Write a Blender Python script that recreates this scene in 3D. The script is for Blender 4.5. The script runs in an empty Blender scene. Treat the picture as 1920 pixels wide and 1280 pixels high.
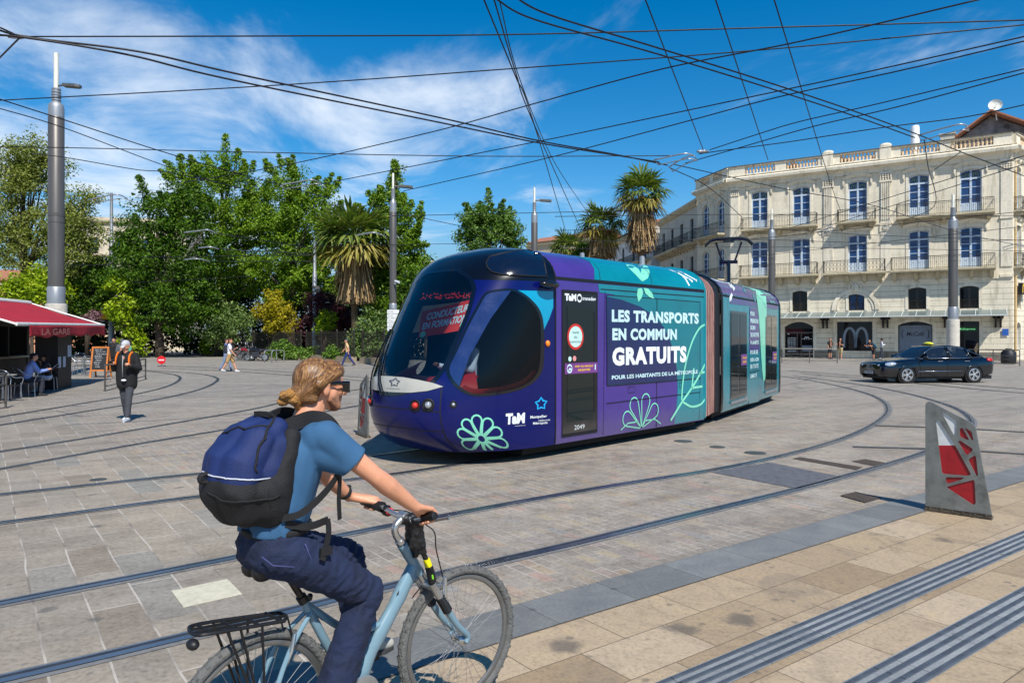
import bpy, bmesh, math, random
import numpy as np
from mathutils import Vector, Matrix, noise as mnoise
from mathutils.geometry import tessellate_polygon, delaunay_2d_cdt
SC = bpy.context.scene
COL = SC.collection
PI = math.pi
R = math.radians
random.seed(7)
V = Vector

# ---------------------------------------------------------------- camera, sky, sun, exposure
FPX, CX, HY, CH = 1356.0, 960.0, 630.0, 1.85      # focal length and horizon of the photograph (pixels of 1920), eye height
cam_d = bpy.data.cameras.new('camera'); cam = bpy.data.objects.new('camera', cam_d); COL.objects.link(cam)
cam.location = (0, 0, CH); cam.rotation_euler = (R(90), 0, 0)
cam_d.sensor_width = 36; cam_d.lens = 36 * FPX / 1920; cam_d.shift_y = -10 / 1920
cam_d.clip_start = .05; cam_d.clip_end = 3000
SC.camera = cam
SUN_EL, SUN_AZ = 50.0, 158.0                       # degrees, azimuth clockwise from +Y
SC.view_settings.view_transform = 'Standard'; SC.view_settings.look = 'None'
SC.view_settings.exposure = 0.34; SC.view_settings.gamma = 1
SC.view_settings.use_curve_mapping = False
try:
    SC.cycles.max_bounces = 8; SC.cycles.transparent_max_bounces = 12
    SC.cycles.use_adaptive_sampling = True; SC.cycles.use_denoising = True
except Exception: pass

sun_d = bpy.data.lights.new('sun', 'SUN'); sun = bpy.data.objects.new('sun', sun_d); COL.objects.link(sun)
sun_d.energy = 4.6; sun_d.angle = R(.53); sun_d.color = (1, .955, .88)
_a, _e = R(SUN_AZ), R(SUN_EL)
SUNV = V((math.sin(_a)*math.cos(_e), math.cos(_a)*math.cos(_e), math.sin(_e)))
sun.rotation_euler = SUNV.to_track_quat('Z', 'Y').to_euler(); sun.location = SUNV * 60

def S(r, g=None, b=None):
    "sRGB 0-255 (or '#rrggbb') to linear"
    if isinstance(r, str): r, g, b = (int(r[i:i+2], 16) for i in (1, 3, 5))
    f = lambda c: (c/255/12.92) if c <= 10.3 else ((c/255+.055)/1.055)**2.4
    return (f(r), f(g), f(b))

class NT:
    "small node-tree writer"
    def __init__(s, tree): s.t = tree; s.L = tree.links
    def n(s, typ, ins=None, **props):
        nd = s.t.nodes.new(typ)
        for k, v in props.items(): setattr(nd, k, v)
        for k, v in (ins or {}).items(): s.put(nd.inputs[k], v)
        return nd
    def put(s, sock, v):
        if isinstance(v, bpy.types.NodeSocket): s.L.new(v, sock)
        elif isinstance(v, (tuple, list)) and len(v) == 3 and sock.type == 'RGBA': sock.default_value = (*v, 1)
        else: sock.default_value = v
    def m(s, op, a, b=None, c=None, clamp=False):
        nd = s.t.nodes.new('ShaderNodeMath'); nd.operation = op; nd.use_clamp = clamp
        for i, v in enumerate((a, b, c)):
            if v is not None: s.put(nd.inputs[i], v)
        return nd.outputs[0]
    def mix(s, f, a, b, mode='MIX'):
        nd = s.t.nodes.new('ShaderNodeMix'); nd.data_type = 'RGBA'; nd.blend_type = mode
        s.put(nd.inputs[0], f); s.put(nd.inputs[6], a); s.put(nd.inputs[7], b)
        return nd.outputs[2]
    def ramp(s, f, stops, interp='LINEAR'):
        nd = s.t.nodes.new('ShaderNodeValToRGB'); s.put(nd.inputs[0], f); cr = nd.color_ramp; cr.interpolation = interp
        while len(cr.elements) < len(stops): cr.elements.new(.5)
        for e, (p, c) in zip(cr.elements, stops):
            e.position = p; e.color = (*c, 1) if len(c) == 3 else c
        return nd.outputs[0]
    def smooth(s, x, lo, hi):
        nd = s.t.nodes.new('ShaderNodeMapRange'); nd.interpolation_type = 'SMOOTHSTEP'
        s.put(nd.inputs[0], x); nd.inputs[1].default_value = lo; nd.inputs[2].default_value = hi
        return nd.outputs[0]
    def noise(s, vec, scale, detail=3, rough=.55, dist=0, out=0):
        nd = s.n('ShaderNodeTexNoise', {'Scale': scale, 'Detail': detail, 'Roughness': rough, 'Distortion': dist})
        if vec is not None: s.L.new(vec, nd.inputs['Vector'])
        return nd.outputs[out]
    def xyz(s, x=0, y=0, z=0):
        nd = s.t.nodes.new('ShaderNodeCombineXYZ')
        for i, v in enumerate((x, y, z)): s.put(nd.inputs[i], v)
        return nd.outputs[0]
    def sep(s, vec):
        nd = s.t.nodes.new('ShaderNodeSeparateXYZ'); s.L.new(vec, nd.inputs[0]); return nd.outputs

W = bpy.data.worlds.new('World'); SC.world = W; W.use_nodes = True
W.node_tree.nodes.clear(); q = NT(W.node_tree)
sky = q.n('ShaderNodeTexSky', sky_type='NISHITA', sun_disc=False)
sky.sun_elevation = R(SUN_EL); sky.sun_rotation = R(SUN_AZ); sky.altitude = 0; sky.air_density = 1.0; sky.dust_density = .15; sky.ozone_density = 3.5
dirv = q.n('ShaderNodeTexCoord').outputs['Generated']; dx, dy, dz = q.sep(dirv)
hsv = q.n('ShaderNodeHueSaturation', {'Hue': .497, 'Saturation': 1.45, 'Value': 1.0, 'Color': sky.outputs[0]})
# cirrus: streaky noise on the plane of the cloud layer, thicker to the left of the square
zz = q.m('MAXIMUM', dz, .04); cu = q.m('DIVIDE', dx, zz); cv = q.m('DIVIDE', dy, zz)
c1 = q.xyz(q.m('ADD', q.m('MULTIPLY', cu, .85), q.m('MULTIPLY', cv, .25)), q.m('SUBTRACT', q.m('MULTIPLY', cv, .42), q.m('MULTIPLY', cu, .3)), 3.3)
n1 = q.noise(c1, 1.15, 9, .6, .5); n2 = q.noise(q.xyz(cu, cv, 1.7), .55, 4, .5, .2)
az = q.m('ARCTAN2', dx, dy)                      # 0 ahead, negative to the left
lowband = q.m('MULTIPLY', q.smooth(dz, .03, .16), q.m('SUBTRACT', 1, q.smooth(dz, .27, .42)))
left = q.m('SUBTRACT', 1, q.smooth(az, -.42, .16))
amt = q.m('ADD', q.m('MULTIPLY', q.m('MULTIPLY', left, lowband), .235), q.m('MULTIPLY', q.m('SUBTRACT', n2, .5), .34))
cl = q.m('MULTIPLY', q.smooth(q.m('ADD', n1, amt), .55, .9), q.smooth(dz, .0, .1))
cl = q.m('MULTIPLY', cl, .92)
low = q.m('SUBTRACT', 1, q.smooth(dz, .02, .2))      # horizon sky painted duller and bluer to dim its reflection in glass
skyc = q.mix(cl, q.mix(q.m('MULTIPLY', low, .85), hsv.outputs[0], (1.5, 2.5, 3.6)), (6.6, 7.3, 8.2))
bg = q.n('ShaderNodeBackground', {'Color': skyc, 'Strength': .106})
q.L.new(bg.outputs[0], q.n('ShaderNodeOutputWorld').inputs[0])

# ---------------------------------------------------------------- helpers
def G(px, py, z=0.0):
    "photo pixel to the point where its sight line meets height z"
    Y = (CH - z) * FPX / (py - HY)
    return V(((px - CX) / FPX * Y, Y, z))
def at(px, py, Y): return V(((px - CX) / FPX * Y, Y, CH + (HY - py) / FPX * Y))

def mat(name, col, rough=.6, metal=0, var=.12, vs=5., bump=0, bs=60., coat=0, spec=.5, sheen=0, emit=0, streak=None):
    "procedural principled material: colour broken by two octaves of noise, optional bump"
    m = bpy.data.materials.new(name); m.use_nodes = True; t = m.node_tree; t.nodes.clear(); q = NT(t)
    out = q.n('ShaderNodeOutputMaterial'); b = q.n('ShaderNodeBsdfPrincipled'); q.L.new(b.outputs[0], out.inputs[0])
    oc = q.n('ShaderNodeTexCoord').outputs['Object']
    if var:
        vec = oc
        if streak: vec = q.n('ShaderNodeMapping', {'Vector': oc, 'Scale': streak}).outputs[0]
        nz = q.noise(vec, vs, 6, .65)
        dk = tuple(c*(1-var*1.6) for c in col); lt = tuple(min(1, c*(1+var)) for c in col)
        c = q.ramp(nz, [(.3, dk), (.5, col), (.72, lt)])
        q.L.new(c, b.inputs['Base Color'])
        q.put(b.inputs['Roughness'], q.m('ADD', rough, q.m('MULTIPLY', q.m('SUBTRACT', nz, .5), .25), clamp=True))
    else:
        b.inputs['Base Color'].default_value = (*col, 1); b.inputs['Roughness'].default_value = rough
    b.inputs['Metallic'].default_value = metal
    b.inputs['Coat Weight'].default_value = coat; b.inputs['Coat Roughness'].default_value = .04
    b.inputs['Specular IOR Level'].default_value = spec
    if sheen: b.inputs['Sheen Weight'].default_value = sheen
    if emit: q.put(b.inputs['Emission Color'], col); b.inputs['Emission Strength'].default_value = emit
    if bump:
        bn = q.n('ShaderNodeBump', {'Strength': bump, 'Distance': .02, 'Height': q.noise(oc, bs, 5, .6)})
        q.L.new(bn.outputs[0], b.inputs['Normal'])
    return m
def glass(name, tint=(.02, .03, .04), clear=.5, rough=.02, ior=1.45):
    "tinted pane: part see-through, part coated"
    m = bpy.data.materials.new(name); m.use_nodes = True; t = m.node_tree; t.nodes.clear(); q = NT(t)
    out = q.n('ShaderNodeOutputMaterial')
    b = q.n('ShaderNodeBsdfDiffuse', {'Color': tint}); g = q.n('ShaderNodeBsdfGlossy', {'Color': (.95, .97, 1), 'Roughness': rough})
    tr = q.n('ShaderNodeBsdfTransparent', {'Color': (.78, .84, .86)}); fr = q.n('ShaderNodeFresnel', {'IOR': ior}).outputs[0]
    m1 = q.n('ShaderNodeMixShader', {0: clear}); q.L.new(b.outputs[0], m1.inputs[1]); q.L.new(tr.outputs[0], m1.inputs[2])
    mx = q.n('ShaderNodeMixShader', {0: fr}); q.L.new(m1.outputs[0], mx.inputs[1]); q.L.new(g.outputs[0], mx.inputs[2])
    q.L.new(mx.outputs[0], out.inputs[0]); return m

def tag(o, label, cat=None, group=None, kind=None):
    if label: o['label'] = label
    if cat: o['category'] = cat
    if group: o['group'] = group
    if kind: o['kind'] = kind
    return o
def thing(name, loc, label, cat, rz=0, group=None):
    o = bpy.data.objects.new(name, None); COL.objects.link(o); o.empty_display_size = .2
    o.location = loc; o.rotation_euler = (0, 0, rz); return tag(o, label, cat, group)
def copy_tree(o, parent=None):
    c = o.copy(); COL.objects.link(c)
    if parent is not None: c.parent = parent; c.matrix_parent_inverse.identity()
    for ch in o.children: copy_tree(ch, c)
    return c

class MB:
    "collects shapes and links them as ONE mesh object"
    def __init__(s): s.v = []; s.f = []; s.mi = []; s.cur = 0
    def add(s, vs, fs):
        k = len(s.v); s.v.extend(tuple(v) for v in vs)
        for f in fs: s.f.append(tuple(i + k for i in f)); s.mi.append(s.cur)
        return s
    def box(s, a, b, mtx=None):
        x0, y0, z0 = a; x1, y1, z1 = b
        vs = [V(p) for p in ((x0,y0,z0),(x1,y0,z0),(x1,y1,z0),(x0,y1,z0),(x0,y0,z1),(x1,y0,z1),(x1,y1,z1),(x0,y1,z1))]
        if mtx: vs = [mtx @ v for v in vs]
        return s.add(vs, [(0,3,2,1),(4,5,6,7),(0,1,5,4),(1,2,6,5),(2,3,7,6),(3,0,4,7)])
    def cbox(s, c, d, mtx=None):
        return s.box([c[i]-d[i]/2 for i in range(3)], [c[i]+d[i]/2 for i in range(3)], mtx)
    def tube(s, pts, r, n=8, caps=True, closed=False, flat=1.0, up=None):
        pts = [V(p) for p in pts]; N = len(pts)
        rs = r if isinstance(r, (list, tuple)) else [r]*N
        rings = []; prev = None
        for i, p in enumerate(pts):
            if closed: t = pts[(i+1) % N] - pts[i-1]
            else: t = pts[min(i+1, N-1)] - pts[max(i-1, 0)]
            if t.length < 1e-9: t = V((0,0,1))
            t.normalize()
            if prev is None:
                a = V(up) if up else (V((0,0,1)) if abs(t.z) < .9 else V((1,0,0)))
                x = (a - t*a.dot(t)).normalized()
            else: x = (prev - t*prev.dot(t)).normalized()
            prev = x; y = t.cross(x)
            rings.append([p + (x*math.cos(2*PI*k/n)*rs[i] + y*math.sin(2*PI*k/n)*rs[i]*flat) for k in range(n)])
        vs = [v for rg in rings for v in rg]; fs = []
        M_ = N if closed else N-1
        for i in range(M_):
            for k in range(n):
                a, b = i*n, ((i+1) % N)*n
                fs.append((a+k, a+(k+1) % n, b+(k+1) % n, b+k))
        if caps and not closed:
            fs.append(tuple(range(n-1, -1, -1))); fs.append(tuple((N-1)*n+k for k in range(n)))
        return s.add(vs, fs)
    def lathe(s, prof, o=(0,0,0), n=16, axis=None):
        "prof: (radius, height) from bottom to top"
        o = V(o); Q = V(axis).to_track_quat('Z', 'Y') if axis else None
        vs = []
        for r, h in prof:
            for k in range(n):
                p = V((r*math.cos(2*PI*k/n), r*math.sin(2*PI*k/n), h)); vs.append(o + (Q @ p if Q else p))
        fs = []
        for i in range(len(prof)-1):
            for k in range(n): fs.append((i*n+k, i*n+(k+1) % n, (i+1)*n+(k+1) % n, (i+1)*n+k))
        if prof[0][0] > 1e-4: fs.append(tuple(range(n-1, -1, -1)))
        if prof[-1][0] > 1e-4: fs.append(tuple((len(prof)-1)*n+k for k in range(n)))
        return s.add(vs, fs)
    def ball(s, c, r, nu=12, nv=8, mtx=None):
        c = V(c); r = (r, r, r) if not isinstance(r, (tuple, list)) else r
        vs = []
        for j in range(nv+1):
            th = PI*j/nv
            for i in range(nu):
                p = V((r[0]*math.sin(th)*math.cos(2*PI*i/nu), r[1]*math.sin(th)*math.sin(2*PI*i/nu), r[2]*math.cos(th)))
                vs.append(c + (mtx @ p if mtx else p))
        fs = []
        for j in range(nv):
            for i in range(nu): fs.append((j*nu+i, (j+1)*nu+i, (j+1)*nu+(i+1) % nu, j*nu+(i+1) % nu))
        return s.add(vs, fs)
    def prism(s, poly, fn, d0, d1):
        "polygon (2D) mapped by fn(u, v, depth) between two depths"
        n = len(poly); tri = tessellate_polygon([[V((p[0], p[1], 0)) for p in poly]])
        vs = [fn(p[0], p[1], d0) for p in poly] + [fn(p[0], p[1], d1) for p in poly]
        fs = [tuple(t) for t in tri] + [tuple(i+n for i in reversed(t)) for t in tri]
        fs += [(i, (i+1) % n, (i+1) % n+n, i+n) for i in range(n)]
        return s.add(vs, fs)
    def grid(s, fn, nu, nv, closed_u=False):
        vs = [fn(i/(nu if closed_u else nu-1), j/(nv-1)) for j in range(nv) for i in range(nu)]; fs = []
        for j in range(nv-1):
            for i in range(nu if closed_u else nu-1):
                fs.append((j*nu+i, j*nu+(i+1) % nu, (j+1)*nu+(i+1) % nu, (j+1)*nu+i))
        return s.add(vs, fs)
    def quad(s, *p): return s.add(p, [tuple(range(len(p)))])
    def obj(s, name, mats, parent=None, smooth=False, fix=True, recenter=False, weld=True):
        me = bpy.data.meshes.new(name)
        vs = s.v; loc = V((0, 0, 0))
        if recenter:
            a = np.array(vs); loc = V(((a[:,0].min()+a[:,0].max())/2, (a[:,1].min()+a[:,1].max())/2, a[:,2].min()))
            vs = (a - np.array(loc)).tolist()
        me.from_pydata(vs, [], s.f)
        mats = mats if isinstance(mats, (list, tuple)) else [mats]
        for m in mats: me.materials.append(m)
        if any(s.mi): me.polygons.foreach_set('material_index', s.mi)
        if fix:
            bm = bmesh.new(); bm.from_mesh(me)
            if weld: bmesh.ops.remove_doubles(bm, verts=bm.verts, dist=1e-5)
            bmesh.ops.recalc_face_normals(bm, faces=bm.faces); bm.to_mesh(me); bm.free()
        me.update()
        if smooth:
            me.shade_smooth()
            if smooth is not True: me.set_sharp_from_angle(angle=R(smooth))
        o = bpy.data.objects.new(name, me); COL.objects.link(o); o.location = loc
        if parent is not None: o.parent = parent
        return o
def bevel(o, w=.01, seg=2):
    m = o.modifiers.new('bevel', 'BEVEL'); m.width = w; m.segments = seg; m.limit_method = 'ANGLE'; m.angle_limit = R(40); return o

def raw_obj(name, verts, faces, mats, parent=None, smooth=False, nside=4):
    "numpy quads/tris to one mesh, fast"
    me = bpy.data.meshes.new(name); nv, nf = len(verts), len(faces)
    me.vertices.add(nv); me.vertices.foreach_set('co', np.asarray(verts, 'f').ravel())
    me.loops.add(nf*nside); me.loops.foreach_set('vertex_index', np.asarray(faces, 'i').ravel())
    me.polygons.add(nf); me.polygons.foreach_set('loop_start', np.arange(0, nf*nside, nside, dtype='i'))
    for m in (mats if isinstance(mats, (list, tuple)) else [mats]): me.materials.append(m)
    me.update(calc_edges=True); me.validate()
    if smooth: me.shade_smooth()
    o = bpy.data.objects.new(name, me); COL.objects.link(o)
    if parent is not None: o.parent = parent
    return o

def catmull(pts, n=8):
    pts = [V(p) for p in pts]; P = [pts[0]*2-pts[1]] + pts + [pts[-1]*2-pts[-2]]; out = []
    for i in range(1, len(P)-2):
        for k in range(n):
            t = k/n; a, b, c, d = P[i-1:i+3]
            out.append(.5*((2*b) + (c-a)*t + (2*a-5*b+4*c-d)*t*t + (3*b-a-3*c+d)*t**3))
    out.append(pts[-1]); return out

def inside(p, poly):
    x, y = p; c = False; n = len(poly)
    for i in range(n):
        x0, y0 = poly[i][:2]; x1, y1 = poly[i-1][:2]
        if (y0 > y) != (y1 > y) and x < (x1-x0)*(y-y0)/(y1-y0)+x0: c = not c
    return c
def densify(poly, step):
    out = []
    for i in range(len(poly)):
        a = V(poly[i][:2]); b = V(poly[(i+1) % len(poly)][:2]); k = max(1, int((b-a).length/step))
        out += [a + (b-a)*j/k for j in range(k)]
    return out
def patch(mb, poly, fn, step=.06):
    "fill a 2D outline with a fine triangulation and map it with fn(u, v) onto a curved surface"
    ed = densify(poly, step); n = len(ed)
    xs = [p.x for p in ed]; ys = [p.y for p in ed]; pts = list(ed); pl = [(p.x, p.y) for p in ed]
    y = min(ys)+step*.6
    while y < max(ys):
        x = min(xs)+step*.6
        while x < max(xs):
            if inside((x, y), pl) and min((V((x, y))-e).length_squared for e in ed) > (step*.5)**2: pts.append(V((x, y)))
            x += step
        y += step
    vo, _, fo, *_ = delaunay_2d_cdt(pts, [(i, (i+1) % n) for i in range(n)], [], 1, 1e-6)
    return mb.add([fn(v.x, v.y) for v in vo], fo)
def stroke(mb, path, w, fn, closed=False):
    "flat line of width w along a 2D path, mapped by fn(u, v)"
    P = [V(p[:2]) for p in path]; N = len(P); L_ = []; R_ = []
    for i in range(N):
        t = (P[(i+1) % N] - P[i-1]) if closed else (P[min(i+1, N-1)] - P[max(i-1, 0)])
        t.normalize(); nrm = V((-t.y, t.x))
        L_.append(P[i] + nrm*w/2); R_.append(P[i] - nrm*w/2)
    vs = [fn(p.x, p.y) for p in L_] + [fn(p.x, p.y) for p in R_]
    return mb.add(vs, [(i, (i+1) % N, (i+1) % N+N, i+N) for i in range(N if closed else N-1)])

_texts = {}
def text_mesh(s, bold=0.0, shear=0.0, space=1.0):
    "letters as flat triangles in the unit box of their line: verts (0..1, 0..1), faces, aspect"
    key = (s, bold, shear, space)
    if key in _texts: return _texts[key]
    c = bpy.data.curves.new('lettering', 'FONT'); c.body = s; c.size = 1; c.offset = bold; c.shear = shear; c.space_character = space; c.resolution_u = 3
    o = bpy.data.objects.new('lettering', c); COL.objects.link(o)
    dg = bpy.context.evaluated_depsgraph_get(); dg.update()
    me = bpy.data.meshes.new_from_object(o.evaluated_get(dg))
    vs = [tuple(v.co) for v in me.vertices]; fs = [tuple(p.vertices) for p in me.polygons]
    bpy.data.objects.remove(o); bpy.data.curves.remove(c); bpy.data.meshes.remove(me)
    x0 = min(v[0] for v in vs); x1 = max(v[0] for v in vs); y0 = min(v[1] for v in vs); y1 = max(v[1] for v in vs)
    r = ([((v[0]-x0)/(x1-x0), (v[1]-y0)/(y1-y0)) for v in vs], fs, (x1-x0)/(y1-y0))
    _texts[key] = r; return r
def letter(mb, s, u0, v0, u1, v1, fn, bold=0., shear=0., space=1.):
    "write s into the box (u0,v0)-(u1,v1) and map it with fn"
    vs, fs, asp = text_mesh(s, bold, shear, space)
    if u1 is None: u1 = u0 + asp*(v1-v0)
    return mb.add([fn(u0+(u1-u0)*x, v0+(v1-v0)*y) for x, y in vs], fs)

# union of tapered capsules -> one continuous surface
def caps_mesh(caps, balls=()):
    mb = MB()
    for p0, r0, p1, r1 in caps:
        p0 = V(p0); p1 = V(p1); d = p1-p0; L_ = d.length
        if L_ < 1e-5: mb.ball(p0, r0, 12, 8); continue
        ax = d/L_; Q = ax.to_track_quat('Z', 'Y'); n = 14; vs = []; prof = []
        for k in range(0, 5): a = PI/2*k/4; prof.append((r0*math.sin(a), -r0*math.cos(a)))
        for k in range(0, 5): a = PI/2*k/4; prof.append((r1*math.cos(a), L_+r1*math.sin(a)))
        prof[0] = (1e-4, prof[0][1]); prof[-1] = (1e-4, prof[-1][1])
        for r, h in prof:
            for k in range(n): vs.append(p0 + Q @ V((r*math.cos(2*PI*k/n), r*math.sin(2*PI*k/n), h)))
        fs = [(i*n+k, i*n+(k+1) % n, (i+1)*n+(k+1) % n, (i+1)*n+k) for i in range(len(prof)-1) for k in range(n)]
        fs += [tuple(range(n-1, -1, -1)), tuple((len(prof)-1)*n+k for k in range(n))]
        mb.add(vs, fs)
    for c, r, mtx in balls: mb.ball(c, r, 16, 10, mtx)
    return mb
def blob(name, caps, balls, voxel, m, parent=None, it=4, warp=None, fac=.5):
    o = caps_mesh(caps, balls).obj('tmp', m, weld=False)
    r = o.modifiers.new('r', 'REMESH'); r.mode = 'VOXEL'; r.voxel_size = voxel; r.use_smooth_shade = True
    if it: s_ = o.modifiers.new('s', 'SMOOTH'); s_.iterations = it; s_.factor = fac
    dg = bpy.context.evaluated_depsgraph_get(); dg.update()
    me = bpy.data.meshes.new_from_object(o.evaluated_get(dg)); bpy.data.objects.remove(o)
    me.name = name
    if warp:
        nr = [v.normal.copy() for v in me.vertices]
        for v, n_ in zip(me.vertices, nr): v.co = warp(v.co.copy(), n_)
    me.shade_smooth()
    o = bpy.data.objects.new(name, me); COL.objects.link(o)
    if parent is not None: o.parent = parent
    return o
# ---------------------------------------------------------------- ground
UX, UY = .805, .593                                # paving runs along u; v is across
def UV(u, v, z=0.): return V((UX*u - UY*v, UY*u + UX*v, z))
def uv_nodes(q):
    x, y, z = q.sep(q.n('ShaderNodeTexCoord').outputs['Object'])
    u = q.m('ADD', q.m('MULTIPLY', x, UX), q.m('MULTIPLY', y, UY))
    v = q.m('SUBTRACT', q.m('MULTIPLY', y, UX), q.m('MULTIPLY', x, UY))
    return x, y, u, v
def brick(q, vec, bw, rh, mortar, off=.5, smooth=.1):
    b = q.n('ShaderNodeTexBrick', {'Vector': vec, 'Color1': (0, 0, 0), 'Color2': (1, 1, 1), 'Mortar': (.5, .5, .5), 'Scale': 1, 'Mortar Size': mortar,
            'Mortar Smooth': smooth, 'Bias': 0, 'Brick Width': bw, 'Row Height': rh}, offset=off, offset_frequency=2, squash=1)
    return b.outputs['Color'], b.outputs['Fac']
def spots(q, vec, scale, lo, hi, thin=.5):
    "sparse irregular dark spots (gum, grease)"
    w = q.n('ShaderNodeVectorMath', {0: vec, 1: q.n('ShaderNodeVectorMath', {0: q.noise(vec, scale*3, 3, .6, 0, 1), 3: .35/scale}, operation='SCALE').outputs[0]}, operation='ADD').outputs[0]
    vo = q.n('ShaderNodeTexVoronoi', {'Vector': w, 'Scale': scale, 'Randomness': 1})
    keep = q.m('GREATER_THAN', q.sep(vo.outputs['Color'])[0], thin)
    return q.m('MULTIPLY', q.m('SUBTRACT', 1, q.smooth(vo.outputs['Distance'], lo, hi)), keep)

def paving_material():
    m = bpy.data.materials.new('plaza_paving'); m.use_nodes = True; t = m.node_tree; t.nodes.clear(); q = NT(t)
    x, y, u, v = uv_nodes(q); p = q.xyz(x, y, 0)
    # long slabs (left) : rows .30 along u, slabs run across
    wob = q.m('MULTIPLY', q.m('SUBTRACT', q.noise(p, .9, 2), .5), .05)
    c1, f1 = brick(q, q.xyz(v, q.m('ADD', u, wob), 0), .86, .30, .007)
    c1b, f1b = brick(q, q.xyz(v, u, 0), .43, .15, .0)
    # setts between the rails
    wx = q.m('MULTIPLY', q.m('SUBTRACT', q.noise(p, 5, 2), .5), .012)
    c2, f2 = brick(q, q.xyz(q.m('ADD', v, wx), q.m('ADD', u, wx), 0), .235, .118, .0055, .5, .3)
    edge = q.m('ADD', q.m('SUBTRACT', u, 2.35), q.m('MULTIPLY', q.m('SUBTRACT', v, 5.), .05))
    sett = q.m('GREATER_THAN', edge, 0)
    big = q.noise(p, .35, 4, .6); fine = q.noise(p, 26, 6, .75); mid = q.noise(p, 3.2, 5, .7)
    slab = q.ramp(c1, [(0, S(141, 130, 116)), (.3, S(156, 146, 131)), (.55, S(149, 140, 127)), (.8, S(161, 149, 134)), (1, S(140, 137, 129))])
    st = q.ramp(c2, [(0, S(143, 134, 123)), (.25, S(154, 145, 133)), (.5, S(150, 142, 132)), (.68, S(158, 147, 131)), (.78, S(160, 146, 134)), (.86, S(163, 151, 128)), (.93, S(166, 143, 130)), (1, S(146, 143, 138))])
    col = q.mix(sett, slab, st)
    fj = q.m('ADD', q.m('MULTIPLY', f2, sett), q.m('MULTIPLY', f1, q.m('SUBTRACT', 1, sett)))
    # farther out the stone greys and its pattern evens
    far = q.smooth(y, 9, 26)
    col = q.mix(q.m('MULTIPLY', far, .8), col, S(147, 142, 134))
    col = q.mix(1, col, q.ramp(fine, [(.25, (.5, .49, .48)), (.5, (1, 1, 1)), (.75, (1.25, 1.25, 1.25))]), 'MULTIPLY')
    col = q.mix(1, col, q.ramp(mid, [(.3, (.82, .8, .78)), (.5, (1, 1, 1)), (.7, (1.1, 1.1, 1.1))]), 'MULTIPLY')
    stk = q.noise(q.xyz(q.m('MULTIPLY', u, .22), q.m('MULTIPLY', v, 1.9), 0), 1.0, 6, .68, .3)
    col = q.mix(1, col, q.ramp(stk, [(.32, (.74, .73, .72)), (.5, (1, 1, 1)), (.7, (1.1, 1.1, 1.09))]), 'MULTIPLY')
    col = q.mix(1, col, q.ramp(big, [(.35, (.78, .78, .79)), (.62, (.94, .93, .91))]), 'MULTIPLY')
    jm = q.ramp(q.noise(p, 1.6, 3), [(.36, S(112, 104, 95)), (.58, S(186, 178, 167))])
    col = q.mix(q.m('MULTIPLY', fj, .75), col, jm)
    sp = spots(q, p, 2.3, .06, .17, .74); sp2 = spots(q, p, 7, .08, .22, .78)
    col = q.mix(q.m('MULTIPLY', q.m('MAXIMUM', sp, q.m('MULTIPLY', sp2, .7)), .62), col, S(78, 78, 76))
    b = q.n('ShaderNodeBsdfPrincipled', {'Base Color': col, 'Roughness': .72, 'Specular IOR Level': .32})
    h = q.m('ADD', q.m('MULTIPLY', q.m('SUBTRACT', 1, fj), .9), q.m('MULTIPLY', fine, .35)); h = q.m('ADD', h, q.m('MULTIPLY', q.m('MULTIPLY', c2, sett), .35))
    q.put(b.inputs['Normal'], q.n('ShaderNodeBump', {'Strength': .5, 'Distance': .006, 'Height': h}).outputs[0])
    q.L.new(b.outputs[0], q.n('ShaderNodeOutputMaterial').inputs[0]); return m
def tan_material():
    m = bpy.data.materials.new('tan_slabs'); m.use_nodes = True; t = m.node_tree; t.nodes.clear(); q = NT(t)
    x, y, u, v = uv_nodes(q); p = q.xyz(x, y, 0)
    c, f = brick(q, q.xyz(q.m('SUBTRACT', u, .30), q.m('SUBTRACT', v, 3.55), 0), .72, .40, .0042, .5, .2)
    veins = q.noise(p, 2.6, 9, .72, 1.3); fine = q.noise(p, 34, 6, .78); blot = q.noise(p, 1.5, 5, .62, .8)
    col = q.ramp(c, [(0, S(146, 127, 102)), (.22, S(157, 139, 114)), (.42, S(170, 152, 127)), (.6, S(162, 144, 118)), (.8, S(174, 157, 134)), (1, S(151, 132, 107))])
    col = q.mix(.75, col, q.ramp(veins, [(.28, (.62, .58, .55)), (.47, (.98, .95, .92)), (.58, (1.05, 1.02, .97)), (.75, (1.22, 1.08, .84))]), 'MULTIPLY')
    col = q.mix(1, col, q.ramp(fine, [(.25, (.45, .44, .42)), (.48, (.98, .98, .98)), (.8, (1.25, 1.25, 1.22))]), 'MULTIPLY')
    col = q.mix(q.m('MULTIPLY', q.smooth(blot, .52, .66), .5), col, S(124, 112, 98))
    sp = spots(q, p, 1.7, .08, .24, .66); sp2 = spots(q, p, 8, .1, .28, .72)
    col = q.mix(q.m('MULTIPLY', q.m('MAXIMUM', sp, q.m('MULTIPLY', sp2, .75)), .68), col, S(80, 76, 72))
    col = q.mix(q.m('MULTIPLY', f, .85), col, S(96, 84, 68))
    b = q.n('ShaderNodeBsdfPrincipled', {'Base Color': col, 'Roughness': .66, 'Specular IOR Level': .35})
    h = q.m('ADD', q.m('SUBTRACT', 1, f), q.m('MULTIPLY', q.m('ADD', fine, veins), .3))
    q.put(b.inputs['Normal'], q.n('ShaderNodeBump', {'Strength': .45, 'Distance': .005, 'Height': h}).outputs[0])
    q.L.new(b.outputs[0], q.n('ShaderNodeOutputMaterial').inputs[0]); return m
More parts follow.
